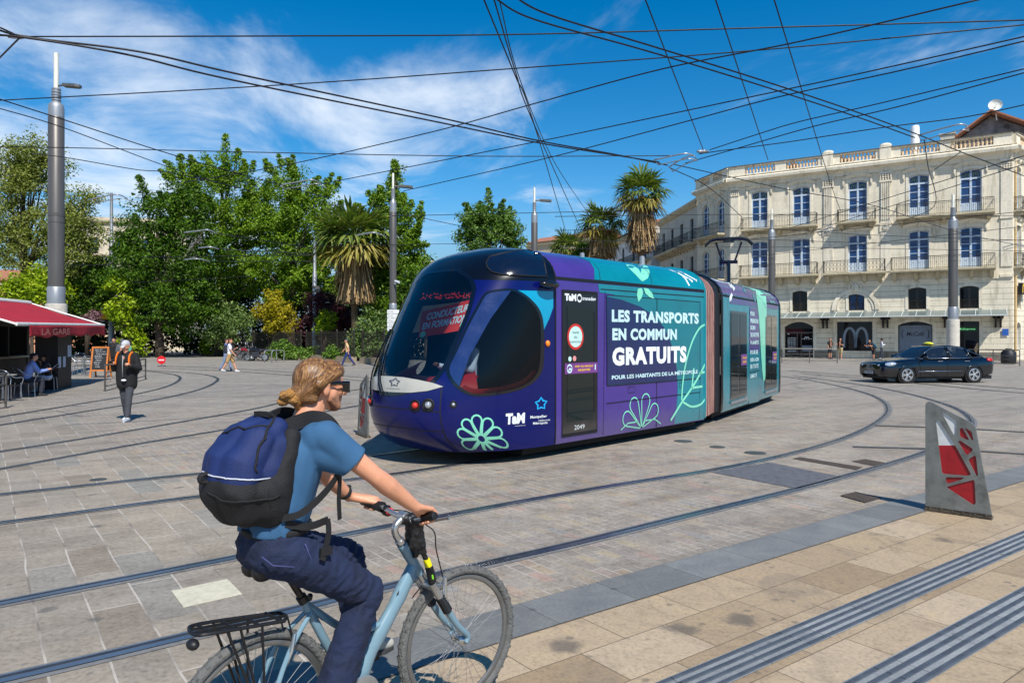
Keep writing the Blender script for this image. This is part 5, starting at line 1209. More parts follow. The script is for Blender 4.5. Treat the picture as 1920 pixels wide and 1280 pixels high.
P_CYAN = paint('wrap_cyan', S(0, 148, 186)); P_WHT = paint('wrap_white', S(232, 238, 240), .3); P_BLK = paint('trim_black', S(14, 15, 20), .18); P_PALE = paint('wrap_pale_letters', S(196, 228, 232), .3)
P_PANEL = paint('panel_navy', S(18, 34, 84), .12); P_PANELT = paint('panel_teal', S(8, 112, 124), .12); P_DEEP = paint('wrap_deep_purple', S(66, 50, 122)); SEAM = mat('seam_black', S(10, 10, 14), .6, var=0)
P_RED = mat('sign_red', S(196, 44, 34), .5, var=.05); P_GREY = mat('sill_metal', S(150, 152, 154), .4, .5)
DGLASS = mat('door_glass', (.010, .016, .016), .04, var=0, spec=.4); SGLASS = glass('cab_side_glass', (.004, .006, .009), .72, .015, 1.35); CGLASS = glass('cab_glass', (.004, .006, .009), .9, .015, 1.6)
# nose paint: black above the cant line, deep blue below
P_NOSE = bpy.data.materials.new('nose_paint'); P_NOSE.use_nodes = True; P_NOSE.node_tree.nodes.clear(); q = NT(P_NOSE.node_tree)
_x, _y, _z = q.sep(q.n('ShaderNodeTexCoord').outputs['Object'])
_k = q.m('GREATER_THAN', q.m('ADD', _z, q.m('MULTIPLY', q.smooth(_x, -2.2, -2.9), -.05)), 2.665)
b = q.n('ShaderNodeBsdfPrincipled', {'Base Color': q.mix(_k, S(6, 16, 84), S(7, 9, 18)), 'Roughness': .22, 'Specular IOR Level': .3, 'Coat Weight': .2, 'Coat Roughness': .03})
q.L.new(b.outputs[0], q.n('ShaderNodeOutputMaterial').inputs[0])
LINER = mat('cab_liner', S(16, 16, 20), .8, var=0)

C1 = Car((0, 0), (1, 0), TJ, 3.25, True)
inv = TRAM_M.inverted()
def rel(x, y): p = inv @ V((x, y, 0)); return (p.x, p.y)
def reld(dx, dy): p = inv.to_3x3() @ V((dx, dy, 0)); return (p.x, p.y)
C2 = Car(rel(3.38, 16.27), reld(.519, .854), 0, 6.15)
C3 = Car(rel(6.78, 22.4), reld(.26, .965), 0, 6.0)
# outlines on the nose, in (phi, z)
def trace(px): out = []; [out.append((phi_of(p), p.z)) for p in (C1.hit(a, b) for a, b in px)]; return out
SIDE_PX = [(929, 545), (958, 543), (980, 552), (997, 566), (1010, 584), (1016, 612), (1016, 670), (1009, 702), (983, 724), (940, 736), (890, 740), (861, 727), (843, 706), (840, 688), (854, 659), (876, 612), (897, 573), (911, 551)]
SIDE = trace(SIDE_PX)
WS_R = trace([(861, 509), (879, 519), (887, 533), (888, 548), (876, 591), (854, 641), (836, 684), (814, 713), (786, 728)])
WS_R = [(PI/2, WS_R[0][1]+.03), (1.3, WS_R[0][1]+.02)]+WS_R+[(PI/2, WS_R[-1][1]-.10)]
WIND = WS_R+[(PI-a, z) for a, z in reversed(WS_R[1:-1])]
WIND = [(p.x, p.y) for p in catmull([V((a, z, 0)) for a, z in WIND], 4)]
SIDE = [(p.x, p.y) for p in catmull([V((a, z, 0)) for a, z in SIDE+[SIDE[0]]], 4)][:-1]
SIDE2 = [(PI-a, z) for a, z in SIDE]
def shell(name, m, off, nu=150, nv=84, cut=True, z0=.2, z1=3.284):
    mb = MB(); vs = []; fs = []
    for j in range(nv+1):
        z = z0+(z1-z0)*(j/nv); 
        for i in range(nu+1): vs.append(nose(PI*i/nu, z, off))
    for j in range(nv):
        z = z0+(z1-z0)*((j+.5)/nv)
        for i in range(nu):
            f = PI*(i+.5)/nu
            if cut and (inside((f, z), SIDE) or inside((f, z), SIDE2) or inside((f, z), WIND)): continue
            a = j*(nu+1)+i; fs.append((a, a+1, a+nu+2, a+nu+1))
    top = [nu+1+k for k in ()]
    mb.add(vs, fs); k = nv*(nu+1); mb.f.append(tuple(range(k, k+nu+1))); mb.mi.append(0)
    return mb.obj(name, m, TRAM, 40)
ns = shell('nose', P_NOSE, 0.)
lin = shell('cab_lining', LINER, -.035)
def nfill(name, poly, m, off, parent, step=.07):
    mb = MB(); patch(mb, poly, lambda a, z: nose(a, z, off), step); return mb.obj(name, m, parent, smooth=True)
def nring(name, poly, w, m, off, parent):
    mb = MB(); P = densify(poly, .05); stroke(mb, [(p.x, p.y) for p in P], w, lambda a, z: nose(min(PI, max(0, a)), z, off), True); return mb.obj(name, m, parent)
FRIT = mat('window_frit', S(8, 10, 20), .12, var=0, coat=.5)
ws = nfill('windscreen', WIND, CGLASS, .004, TRAM); nring('seal', WIND, .05, FRIT, .007, ws)
for pl in (SIDE, SIDE2):
    g = nfill('cab_window', pl, SGLASS, .004, TRAM); nring('seal', pl, .035, FRIT, .007, g)
blue_frit = MB(); patch(blue_frit, [(911, 551), (929, 546), (958, 545), (920, 597), (880, 668), (861, 724), (845, 706), (842, 688), (856, 659), (878, 612), (898, 574)], lambda a, b: C1.X(a, b, .006), 7); blue_frit.obj('window_film', mat('blue_film', S(26, 44, 92), .15, var=.1, coat=.5), g)
def pxpatch(name, px, m, car, off=.004, parent=None, step=7, smooth=True):
    mb = MB(); patch(mb, px, lambda a, b: car.X(a, b, off), step); return mb.obj(name, m, parent or TRAM, smooth=smooth)
pxpatch('cyan_panel', [(960, 544), (1037, 546), (1037, 576), (1030, 596), (1018, 622), (1017, 604), (1011, 584), (998, 566), (981, 551)], P_CYAN, C1)
WHP = [(PI/2, 1.05), (1.3, 1.06), (1.12, 1.09), (.97, 1.15), (1.08, 1.20), (1.25, 1.24), (1.42, 1.265), (PI/2, 1.27)]
WHP = WHP+[(PI-a, z) for a, z in reversed(WHP[1:-1])]
wp = nfill('white_apron', WHP, mat('apron_cream', S(176, 174, 164), .35, var=.05, coat=.4), .010, TRAM)
def star(mb, cx, cy, r, fn, w): stroke(mb, [(cx+(r if k % 2 == 0 else r*.58)*math.sin(PI*k/5), cy+(r if k % 2 == 0 else r*.58)*math.cos(PI*k/5)) for k in range(10)], w, fn, True)
mb = MB(); star(mb, 0, 0, .06, lambda u, v: nose(PI/2-.06+u, 1.19+v, .013), .014); letter(mb, 'Montpellier', -.07, -.1, .07, -.08, lambda u, v: nose(PI/2-.06+u, 1.19+v, .013)); mb.obj('emblem', mat('emblem_grey', S(70, 74, 90), .6), wp, fix=False)
# cap vent, mirror pod, joint frame
vp = [(914, 502), (912, 493), (918, 482), (937, 477), (972, 470), (1008, 469), (1019, 489), (1025, 519), (985, 517), (940, 515), (922, 510)]
cv_ = pxpatch('roof_vent', vp, mat('vent_black', S(10, 16, 34), .1, var=.1, coat=.8), C1, .012); mb = MB(); P = [C1.X(a, b, .012) for a, b in [(p.x, p.y) for p in densify(vp, 6)]]; mb.tube(P, .010, 6, closed=True); mb.obj('seal', SEAM, cv_)
for sg in (1, -1):
    p = C1.X(1022, 533, .09); p.y *= sg; mb = MB(); mb.ball(p, (.2, .09, .055), 16, 10); mb.ball(p+V((.12, .03*sg, -.01)), (.1, .1, .06), 12, 8); mb.obj('camera_pod', P_BLK, TRAM, smooth=True)
mb = MB()
for k in range(60):
    z0 = .2+3.08*k/60; z1 = .2+3.08*(k+1)/60
    for sg in (-1, 1): mb.add([V((TJ-.012, sg*(wz_(z)+.004), z)) for z in (z0, z1)]+[V((TJ+.02, sg*(wz_(z)+.004), z)) for z in (z1, z0)], [(0, 1, 2, 3)])
mb.obj('joint_seal', SEAM, TRAM)
# lamps and bumper joints
for px, py, r, m, nm in ((778.6, 760, .075, P_RED, 'tail_lamp'), (803, 759, .082, None, 'headlamp'), (850, 758, .045, None, 'fog_lamp')):
    for sg in (1, -1):
        h = C1.hit(px, py); f, z = phi_of(h), h.z; f = f if sg > 0 else PI-f
        c = nose(f, z, .0); n = (nose(f, z, .1)-c).normalized(); mb = MB(); mb.lathe([(r, -.02), (r*1.1, .0), (r*1.12, .012), (r, .016), (r*.96, .008), (r*.8, .005), (.001, .006)], c, 20, n); o = mb.obj(nm, SEAM, TRAM, 40)
        mb = MB(); mb.ball(c+n*.006, r*.62, 12, 8); mb.obj('lens', m or mat('lamp_lens', S(190, 196, 200), .1, .6, var=0), o, smooth=True)
mb = MB()
for z, a0, a1 in ((.83, .0, 1), (.55, 0, 1)):
    zz = lambda f: z-.1*math.cos(f)**2
    f0 = phi_of(C1.hit(829, 800)); stroke(mb, [(f0+(PI-2*f0)*k/60, zz(f0+(PI-2*f0)*k/60)) for k in range(61)], .013, lambda a, b: nose(a, b, .003))
for sgn in (0, 1): stroke(mb, [((PI-f0) if sgn else f0, .22+.92*k/20) for k in range(21)], .012, lambda a, b: nose(a, b, .003))
mb.obj('bumper_joint', SEAM, TRAM)
for i in range(2):   # wipers
    mb = MB(); a0 = PI/2+.05+.25*i; mb.tube([nose(a0+.06*k, .98+.16*k, .03) for k in range(7)], .012, 6); mb.tube([nose(a0-.05+.04*k, .98+.10*k, .035) for k in range(7)], .008, 6); mb.obj('wiper', P_BLK, TRAM)
mb = MB(); mb.ball(C1.X(1026, 644, .012), (.045, .03, .05), 10, 8); mb.obj('indicator', mat('amber', S(240, 130, 30), .3, var=0), TRAM, smooth=True)
# cab inside: dash, banner behind the glass, display
mb = MB()
def dash(u, v): f = .62+u*(PI-1.24); z = 1.05+.5*v; return nose(f, z, -.10-.5*v**1.5)
mb.grid(dash, 30, 6); mb.obj('dashboard', mat('dash_red', S(176, 24, 34), .5, var=.08), TRAM, smooth=True)
mb = MB(); lo_s = sorted((p for p in SIDE if p[1] < 1.32 and p[0] < .8)); stroke(mb, [(a, z+.05) for a, z in lo_s], .07, lambda a, z: nose(a, z, -.05)); mb.obj('sill_trim', mat('trim_red', S(170, 22, 30), .45, var=0), TRAM, fix=False)
mb = MB(); mb.box((TJ-1.5, -.9, .3), (TJ-.4, .9, 1.0)); mb.box((TJ-.1, -1.25, .3), (TJ-.06, 1.25, 2.9)); mb.box((TJ-1.1, -1.0, .3), (TJ, 1.0, .34)); mb.obj('cab_bulkhead', LINER, TRAM)
mb = MB(); mb.ball(C1.m @ (C1.hit(895, 716)+V((.1, .5, .04))), (.34, .22, .07), 14, 8); mb.obj('driver_desk', mat('desk_red', S(196, 26, 36), .4), TRAM, smooth=True)
def quadmap(q4, car, off):
    (x0, y0), (x1, y1), (x2, y2), (x3, y3) = q4    # bottom left, bottom right, top right, top left
    def f(u, v): return car.X((x0*(1-u)+x1*u)*(1-v)+(x3*(1-u)+x2*u)*v, (y0*(1-u)+y1*u)*(1-v)+(y3*(1-u)+y2*u)*v, off)
    return f
def panel(name, q4, m, car, off, parent, n=8):
    f = quadmap(q4, car, off); mb = MB(); mb.grid(f, n, n); return mb.obj(name, m, parent, smooth=True)
bd = panel('board', [(764, 617), (868, 608), (884, 556), (784, 567)], mat('board_tan', S(186, 150, 112), .7), C1, -.10, ws)
bq = [(777, 627), (866, 614), (880, 556), (784, 578)]
bn = panel('banner', bq, mat('banner_red', S(206, 48, 36), .6, var=.06), C1, -.085, ws)
mb = MB(); f = quadmap(bq, C1, -.078); letter(mb, 'CONDUCTEUR', .13, .6, 1.0, .86, f, .03, .15); letter(mb, 'EN FORMATION', .06, .26, 1.02, .52, f, .03, .15); mb.obj('lettering', P_PALE, ws, fix=False)
mb = MB()
for cu, cv2 in ((.1, .08), (.97, .18)): mb.add([f(cu+.065*math.cos(2*PI*k/16), cv2+.12*math.sin(2*PI*k/16)) for k in range(16)], [tuple(range(16))])
mb.obj('mint_dot', P_MINT, ws, fix=False)
mb = MB(); fd = quadmap([(782, 556), (882, 553), (884, 541), (788, 544)], C1, -.07); rr = random.Random(3)
for k in range(34):
    for j in range(7):
        if rr.random() < .36: u = k/34; v = j/7; mb.add([fd(u, v), fd(u+.016, v), fd(u+.016, v+.09), fd(u, v+.09)], [(0, 1, 2, 3)])
mb.obj('led_display', mat('led_red', S(220, 50, 40), .5, var=0, emit=.7), ws, fix=False)
panel('display_box', [(780, 560), (883, 556), (886, 537), (790, 540)], LINER, C1, -.085, ws)
# bodies
C1.body('body', P_PURP, TJ+.0, 3.25); C2.body('body', P_TEAL); C3.body('body', P_PURP)
mb = MB()
for c in (C1, C2, C3):
    a = c.t0-(.5 if c.nose else 0)
    vs = [c.m @ V(p) for p in ((a, -1.1, .07), (c.t1, -1.1, .07), (c.t1, 1.1, .07), (a, 1.1, .07), (a, -1.15, .34), (c.t1, -1.15, .34), (c.t1, 1.15, .34), (a, 1.15, .34))]
    mb.add(vs, [(0,3,2,1),(4,5,6,7),(0,1,5,4),(1,2,6,5),(2,3,7,6),(3,0,4,7)])
mb.obj('underframe', mat('underframe_black', S(12, 12, 13), .8, var=0), TRAM)
for c, tt in ((C1, (-.9, .9)), (C3, (1.8, 3.6))):
    for t_ in tt:
        for sg in (-1, 1):
            mb = MB(); mb.lathe([(.29, -.06), (.3, 0), (.29, .06), (.2, .07), (.01, .07)], c.m @ V((t_, sg*.72, .3)), 18, c.m.to_3x3() @ V((0, sg, 0))); mb.obj('wheel', STEEL, TRAM, 40)
def strip(mb, car, pts, w, off=.005): stroke(mb, pts, w, lambda t, z: car.S(t, z, off))
mb = MB()
for c in (C1, C2, C3): strip(mb, c, [(c.t0+.01+(c.t1-c.t0-.02)*k/8, 2.735) for k in range(9)], .05, .006)
mb.obj('gutter', SEAM, TRAM)
# section 1: teal sweep of the wrap
teal = [(1101, 489), (1104, 500), (1109, 518), (1116, 535), (1124, 548), (1150, 552), (1181, 565), (1200, 574), (1222, 587), (1238, 601), (1251, 620), (1260, 641), (1267, 668), (1270, 692), (1270, 740), (1265, 792), (1290, 787), (1321, 780)]
def roofline(car, t): return car
sw = [C1.side(a, b) for a, b in teal[4:-2]]; sw = [(t_a0, 2.70) for t_a0 in (C1.side(1121, 540)[0],)]+sw+[(C1.side(1265, 790)[0], .215), (3.24, .215), (3.24, 2.70)]
mb = MB(); patch(mb, sw, lambda t, z: C1.S(t, z, .004), .12); mb.obj('teal_sweep', P_TEAL, TRAM, smooth=True)
# roof part of the sweep follows the crown of the roof itself
t_a = C1.hit(1101, 489).x; t_b = 3.25
t_c = C1.hit(1114, 529).x
mb = MB(); mb.grid(lambda u, v: C1.S((lambda a: a+(t_b-.01-a)*u)(t_c+(t_a-t_c)*min(1, v*1.6)), 2.765+(3.275-2.765)*v, .004), 10, 22); mb.obj('teal_sweep', P_TEAL, TRAM, smooth=True)
def tz(px, py): return C1.side(px, py)
def rect(name, px, m, car=C1, off=.006, parent=None, n=2):
    pts = [car.side(a, b) for a, b in px]; mb = MB(); mb.add([car.S(t, z, off) for t, z in pts], [tuple(range(len(pts)))]); return mb.obj(name, m, parent or TRAM, fix=False)
pn = rect('advert_panel', [(1137.5, 722), (1312, 708.5), (1312, 566), (1137, 554)], P_PANELT, C1, .008)
mb = MB(); P = [(1138, 721.5), (1269, 711.5), (1268, 690), (1263, 662), (1255, 636), (1243, 612), (1226, 592), (1200, 575), (1165, 562), (1138, 556)]; mb.add([C1.S(*C1.side(a, b), .010) for a, b in P], [tuple(range(len(P)))]); mb.obj('navy_field', P_PANEL, pn, fix=False)
def line_text(car, s_, tl, bl, rx, m, parent, off=.013, bold=.045, shear=0, space=1.):
    t0, z1 = car.side(*tl); _, z0 = car.side(*bl); t1 = car.side(rx, tl[1])[0]; mb = MB(); letter(mb, s_, t0, z0, t1, z1, lambda t, z: car.S(t, z, off), bold, shear, space); return mb.obj('lettering', m, parent, fix=False)
line_text(C1, 'LES TRANSPORTS', (1146, 580), (1146, 603.5), 1309, P_PALE, pn, bold=.05, space=1.1); line_text(C1, 'EN COMMUN', (1147, 615), (1147, 638), 1268, P_PALE, pn, bold=.05, space=1.1)
line_text(C1, 'GRATUITS', (1147, 651), (1147, 686), 1286, P_WHT, pn, bold=.055, space=1.12); line_text(C1, 'POUR LES HABITANTS DE LA MÉTROPOLE', (1146, 702), (1146, 711.5), 1307, P_PALE, pn, bold=.03)
mb = MB()
def pl(px, w=.012): strip(mb, C1, [C1.side(a, b) for a, b in px], w, .0115)
pl([(1137, 553), (1231, 560), (1312, 566)]); pl([(1137.5, 723), (1231, 716), (1313, 709)]); pl([(1137, 553), (1137.5, 723)]); pl([(1312, 566), (1312, 709)]); pl([(1231, 560), (1231, 800)], .02)
pl([(1136, 756), (1312, 735)]); pl([(1134, 546), (1131, 815)], .01); pl([(1312, 709), (1311, 785)], .01); pl([(1037, 519), (1037, 520)]); pl([(1178, 725), (1190, 724), (1190, 735), (1178, 736), (1178, 725)], .008); pl([(1273, 717), (1281, 716), (1281, 725), (1273, 726), (1273, 717)], .008)
strip(mb, C1, [(t_a-.02, 2.62), (3.2, 2.62)], .012, .0115)
for px in (1133, 1229): t_ = C1.side(px, 520)[0]; stroke(mb, [(t_-.12*(1-(k/12))**2, 2.76+.5*k/12) for k in range(13)], .012, lambda t, z: C1.S(t, z, .008))
mb.obj('panel_joint', SEAM, TRAM)
# flowers and leaves of the wrap
def petal(c, ang, r0, r1, w):
    P = []; ca, sa = math.cos(ang), math.sin(ang)
    for k in range(9): t = -1.9+3.8*k/8; P.append((r1-w+w*math.cos(t)*1.0, w*math.sin(t)))
    P = [(r0, -.012)]+P+[(r0, .012)]; P = [(a*ca-b*sa+c[0], a*sa+b*ca+c[1]) for a, b in P]; return P
hc = C1.hit(902.5, 822); pc = (phi_of(hc), hc.z)
mb = MB()
def nmap(x, z):   # metric offset round the flower centre onto the nose skin
    f = pc[0]; e = .01; sc = (nose(f+e, z)-nose(f-e, z)).length/(2*e); return nose(min(PI, max(0, f-x/max(sc, .3))), z, .005)
for k in range(10):
    P = [p for p in densify(petal((0, pc[1]), PI/10*(2*k+1)-PI/10*0, .075, .34, .075), .02)]; P = [(p.x, p.y) for p in P]
    seg = []
    for p in P+[P[0]]:
        if p[1] > .225: seg.append(p)
        else:
            if len(seg) > 1: stroke(mb, seg, .026, nmap)
            seg = []
    if len(seg) > 1: stroke(mb, seg, .026, nmap)
stroke(mb, [(.06*math.cos(2*PI*k/18), pc[1]+.06*math.sin(2*PI*k/18)) for k in range(18)], .026, nmap, True)
mb.obj('flower_print', P_MINT, TRAM, fix=False)
def ntext(s_, x0, y0, x1, y1, m, name='lettering', bold=.02, shear=0):
    mb = MB(); letter(mb, s_, 0, 0, 1, 1, quadmap([(x0, y1[0]), (x1, y1[1]), (x1, y0[1]), (x0, y0[0])], C1, .006), bold, shear); return mb.obj(name, m, TRAM, fix=False)
ntext('TaM', 948, (775, 773), 984, (796, 793), P_WHT, bold=.06, shear=.05); ntext('montpellier3m', 965, (797, 796), 985, (799.5, 798), P_WHT, bold=.0)
ntext('Montpellier', 994, (779, 777), 1025, (786, 783), P_WHT); ntext('méditerranée', 1009, (786, 784.5), 1031, (790, 788), P_WHT, bold=0); ntext('Métropole', 999, (791, 789.5), 1026, (797, 795), P_WHT)
mb = MB(); star(mb, .5, .5, .5, quadmap([(1003, 769), (1025, 767), (1025, 744), (1003, 746)], C1, .006), .14); mb.obj('star_emblem', mat('star_cyan', S(20, 160, 220), .3), TRAM, fix=False)
# door of section 1
dq = [(1053.5, 817), (1119, 805.5), (1124, 551.5), (1060, 546)]
pts = [C1.side(a, b) for a, b in dq]; d0, d1 = pts[0][0], pts[1][0]; zt, zb = pts[3][1], pts[0][1]
D = lambda u, v, off: C1.S(d0+(d1-d0)*u, zb+(zt-zb)*v, off)
mb = MB(); mb.grid(lambda u, v: D(u, v, .008), 2, 30); dr = mb.obj('door', P_BLK, TRAM)
mb = MB(); mb.grid(lambda u, v: D(.13+.74*u, .09+.81*v, .012), 2, 30); mb.obj('pane', DGLASS, dr)
mb = MB(); [stroke(mb, [(0, 0), (1, 0), (1, 1), (0, 1)], .03, lambda u, v: D(u, v, .012), True)]; strip(mb, C1, [(d1-.08, zb+.3), (d1-.08, zt-.3)], .012, .0125); mb.obj('seal', SEAM, dr)
lw, lh = d1-d0, zt-zb
mb = MB(); letter(mb, 'TaM', .06, .935, .38, .985, lambda u, v: D(u, v, .014), .06); letter(mb, 'transdev', .55, .945, .95, .972, lambda u, v: D(u, v, .014), .02); letter(mb, '2049', .33, .03, .62, .062, lambda u, v: D(u, v, .014), .0)
stroke(mb, [(.47+.06*math.cos(2*PI*k/16), .958+.06*lw/lh*math.sin(2*PI*k/16)) for k in range(16)], .014, lambda u, v: D(u, v, .014), True); mb.obj('lettering', P_WHT, dr, fix=False)
def disc(mb, cu, cv2, r, off, n=28): mb.add([D(cu+r/lw*math.cos(2*PI*k/n), cv2+r/lh*math.sin(2*PI*k/n), off) for k in range(n)], [tuple(range(n))])
cu, cv2 = .36, .685
mb = MB(); disc(mb, cu, cv2, .205, .014); st = mb.obj('round_notice', P_RED, dr, fix=False)
mb = MB(); disc(mb, cu, cv2, .165, .016); disc(mb, .2, .53, .04, .015, 16); mb.obj('notice_face', mat('notice_mint', S(190, 226, 220), .4), dr, fix=False)
mb = MB(); disc(mb, .33, .532, .042, .015, 16); mb.obj('small_notice', mat('notice_pink', S(226, 150, 150), .4), dr, fix=False)
mb = MB()
for k, s_ in enumerate(('RAME', 'EN', 'FORMATION')): wdt = (.11, .05, .2)[k]; letter(mb, s_, cu-wdt/lw*.7, cv2+.022-k*.033, cu+wdt/lw*.7, cv2+.036-k*.033, lambda u, v: D(u, v, .018), 0)
mb.obj('lettering', SEAM, dr, fix=False)
mb = MB(); mb.grid(lambda u, v: D(.06+.94*u, .425+.075*v, .014), 2, 2); mb.obj('mask_notice', mat('notice_purple', S(112, 58, 128), .4), dr)
mb = MB(); letter(mb, 'PORT DU MASQUE', .34, .466, .86, .482, lambda u, v: D(u, v, .017), .02); letter(mb, 'OBLIGATOIRE', .42, .442, .78, .457, lambda u, v: D(u, v, .017), .02); mb.obj('lettering', GOLD, dr, fix=False)
mb = MB(); stroke(mb, [(.19+.07*math.cos(t), .462+.026*math.sin(t)) for t in [2*PI*k/14 for k in range(14)]], .012, lambda u, v: D(u, v, .017), True); stroke(mb, [(.16, .45), (.2, .462), (.25, .452)], .014, lambda u, v: D(u, v, .017)); stroke(mb, [(.93, .445), (.93, .485)], .03, lambda u, v: D(u, v, .017)); mb.obj('face_symbol', P_PALE, dr, fix=False)
# mint prints of section 1
mb = MB(); c = C1.side(1203, 803)
for k, a in enumerate((PI*.86, PI*.66, PI*.42, PI*.2)):
    P = [(p.x, p.y) for p in densify(petal(c, a, .05, .62, .13), .03)]; P = [p for p in P if p[1] > .24]; stroke(mb, P, .022, lambda t, z: C1.S(t, z, .0075), True)
for sg in (-1, 1): stroke(mb, [(c[0]+sg*.62, .26), (c[0]+sg*.42, .36), (c[0]+sg*.1, .36)], .022, lambda t, z: C1.S(t, z, .0075))
leafpts = [(1264, 780), (1275, 760), (1287, 742), (1300, 722), (1318, 690), (1331, 665)]
def ps(px, w): stroke(mb, [(p.x, p.y) for p in catmull([V((*C1.side(a, b), 0)) for a, b in px], 6)], w, lambda t, z: C1.S(min(3.24, t), z, .0125))
ps([(1257, 788), (1276, 756), (1296, 727), (1312, 700), (1322, 680)], .05)
ps([(1277, 750), (1279, 720), (1285, 680), (1297, 640), (1310, 616), (1321, 608)], .045); ps([(1280, 754), (1296, 762), (1312, 758), (1321, 748)], .045)
ps([(1296, 727), (1300, 690)], .045); ps([(1296, 727), (1316, 724)], .045); ps([(1310, 700), (1320, 697)], .045)
mb.obj('leaf_print', P_MINT, TRAM, fix=False)
def blade(name, px, m, car, off): return pxpatch(name, px, m, car, off, step=5)
blade('petal_print', [(1203, 528), (1190, 514), (1178, 503), (1173, 496), (1186, 498), (1197, 505), (1202, 515)], P_MINT, C1, .008)
blade('petal_print', [(1204, 528), (1201, 514), (1202, 504), (1207, 497.5), (1214, 500), (1218, 511), (1214, 522)], P_MINT, C1, .008)
blade('petal_print', [(1202, 540), (1195, 541), (1193, 553), (1196, 566), (1202, 558), (1205, 548)], P_MINT, C1, .0125); blade('petal_print', [(1206, 540), (1214, 541), (1222, 550), (1225, 560), (1217, 557), (1209, 550)], P_MINT, C1, .0125)
mb = MB()
for a, b in (((1279, 518), (1292, 536)), ((1284, 505), (1298, 528)), ((1298, 507.5), (1306, 527))):
    p0, p1 = C1.hit(*a), C1.hit(*b); stroke(mb, [(p0.x+(p1.x-p0.x)*k/6, p0.z+(p1.z-p0.z)*k/6) for k in range(7)], .05, lambda t, z: C1.S(t, z, .008))
mb.obj('dash_print', P_WHT, TRAM, fix=False)
# section 2: doors, wrap and words
mb = MB(); mb.grid(lambda u, v: C2.S(.02+6.1*u, 2.78+.5*v, .004), 12, 12); mb.obj('purple_roof', P_DEEP, TRAM, smooth=True)
rect('purple_band', [(1368, 569), (1458, 580), (1459, 571), (1369, 556)], P_DEEP, C2)
def door2(xa, xb, sign=None):
    ta = C2.side(xa, 650)[0]; tb = C2.side(xb, 650)[0]; z0, z1 = .42, 2.42
    mb = MB(); mb.grid(lambda u, v: C2.S(ta+(tb-ta)*u, z0+(z1-z0)*v, .008), 2, 30); d = mb.obj('door', P_BLK, TRAM)
    for k in range(2):
        mb = MB(); mb.grid(lambda u, v: C2.S(ta+(tb-ta)*(.04+.5*k+.42*u), z0+.08+(z1-z0-.14)*v, .012), 2, 30); mb.obj('pane', DGLASS, d)
    mb = MB(); mb.grid(lambda u, v: C2.S(ta+(tb-ta)*u, z0-.1+.07*v, .03), 2, 2); mb.obj('sill', P_GREY, d)
    mb = MB(); mb.grid(lambda u, v: C2.S(ta+(tb-ta)*(.62+.36*u), 1.16+.26*v, .014), 2, 2); s_ = mb.obj('mask_notice', mat('notice_purple2', S(112, 58, 128), .4), d)
    mb = MB(); letter(mb, 'PORT DU MASQUE', ta+(tb-ta)*.7, 1.3, ta+(tb-ta)*.95, 1.36, lambda t, z: C2.S(t, z, .017), .02); letter(mb, 'OBLIGATOIRE', ta+(tb-ta)*.72, 1.21, ta+(tb-ta)*.93, 1.27, lambda t, z: C2.S(t, z, .017), .02); mb.obj('lettering', GOLD, d, fix=False)
door2(1369, 1400); door2(1433.5, 1456)
tp = rect('text_panel', [(1404, 757), (1424, 752), (1424, 578), (1405, 576)], P_DEEP, C2, .007)
rect('text_panel', [(1404.5, 757), (1424, 752), (1424, 668), (1404.5, 662)], P_TEAL, C2, .009)
for k, (s_, y, xr) in enumerate((('POUR', 587, 1414), ('PRENDRE', 600.5, 1421), ('SOIN', 613.5, 1415), ('DE NOTRE', 627, 1422), ('PLANÈTE', 641, 1421.5), ('POUR SE', 660, 1420), ('DÉPLACER', 673.5, 1422), ('EN TOUTE', 687, 1421), ('LIBERTÉ', 704, 1418))):
    line_text(C2, s_, (1405.8, y-3.6), (1405.8, y+4.6), xr, P_PALE, tp, .014, .05)
blade('leaf_print', [(1415, 533), (1422, 536), (1430, 543), (1435.5, 556), (1437, 575), (1436, 620), (1436, 680), (1434, 710), (1431, 716), (1428, 690), (1425, 640), (1422, 590), (1418, 560)], P_MINT, C2, .010)
blade('petal_print', [(1371, 541), (1365, 533), (1359, 521), (1357, 518), (1363, 521), (1368, 527), (1372, 535)], P_WHT, C2, .009); blade('petal_print', [(1373, 541), (1370, 533), (1371, 528), (1375, 528), (1378, 533), (1378, 541), (1375, 546)], P_WHT, C2, .009); blade('petal_print', [(1371, 549), (1367, 557), (1367, 566), (1371, 562), (1373, 553)], P_WHT, C2, .009)
blade('petal_print', [(1390, 529), (1396, 533), (1399, 543), (1398, 552), (1393, 545), (1390, 536)], P_TEAL, C2, .009); blade('petal_print', [(1410, 542), (1414, 548), (1417, 560), (1416, 568), (1411, 558)], P_TEAL, C2, .009)
mb = MB(); c = C2.hit(1449, 548)
for k in range(8): stroke(mb, [(p[0], p[1]) for p in petal((c.x, c.z), 2*PI*k/8, .05, .36, .07) if 2.77 < p[1] < 3.2], .03, lambda t, z: C2.S(min(6.1, max(.05, t)), z, .009))
mb.obj('flower_print', P_MINT, TRAM, fix=False)
mb = MB()
for t_ in (2.6,): strip(mb, C2, [(t_, 2.77+.06*k) for k in range(8)], .014, .0095)
strip(mb, C2, [(.02, 1.02), (2.4, 1.02)], .0, .005); strip(mb, C2, [C2.side(a, b) for a, b in ((1404, 698), (1424, 694))], .014, .0105); mb.obj('panel_joint', SEAM, TRAM)
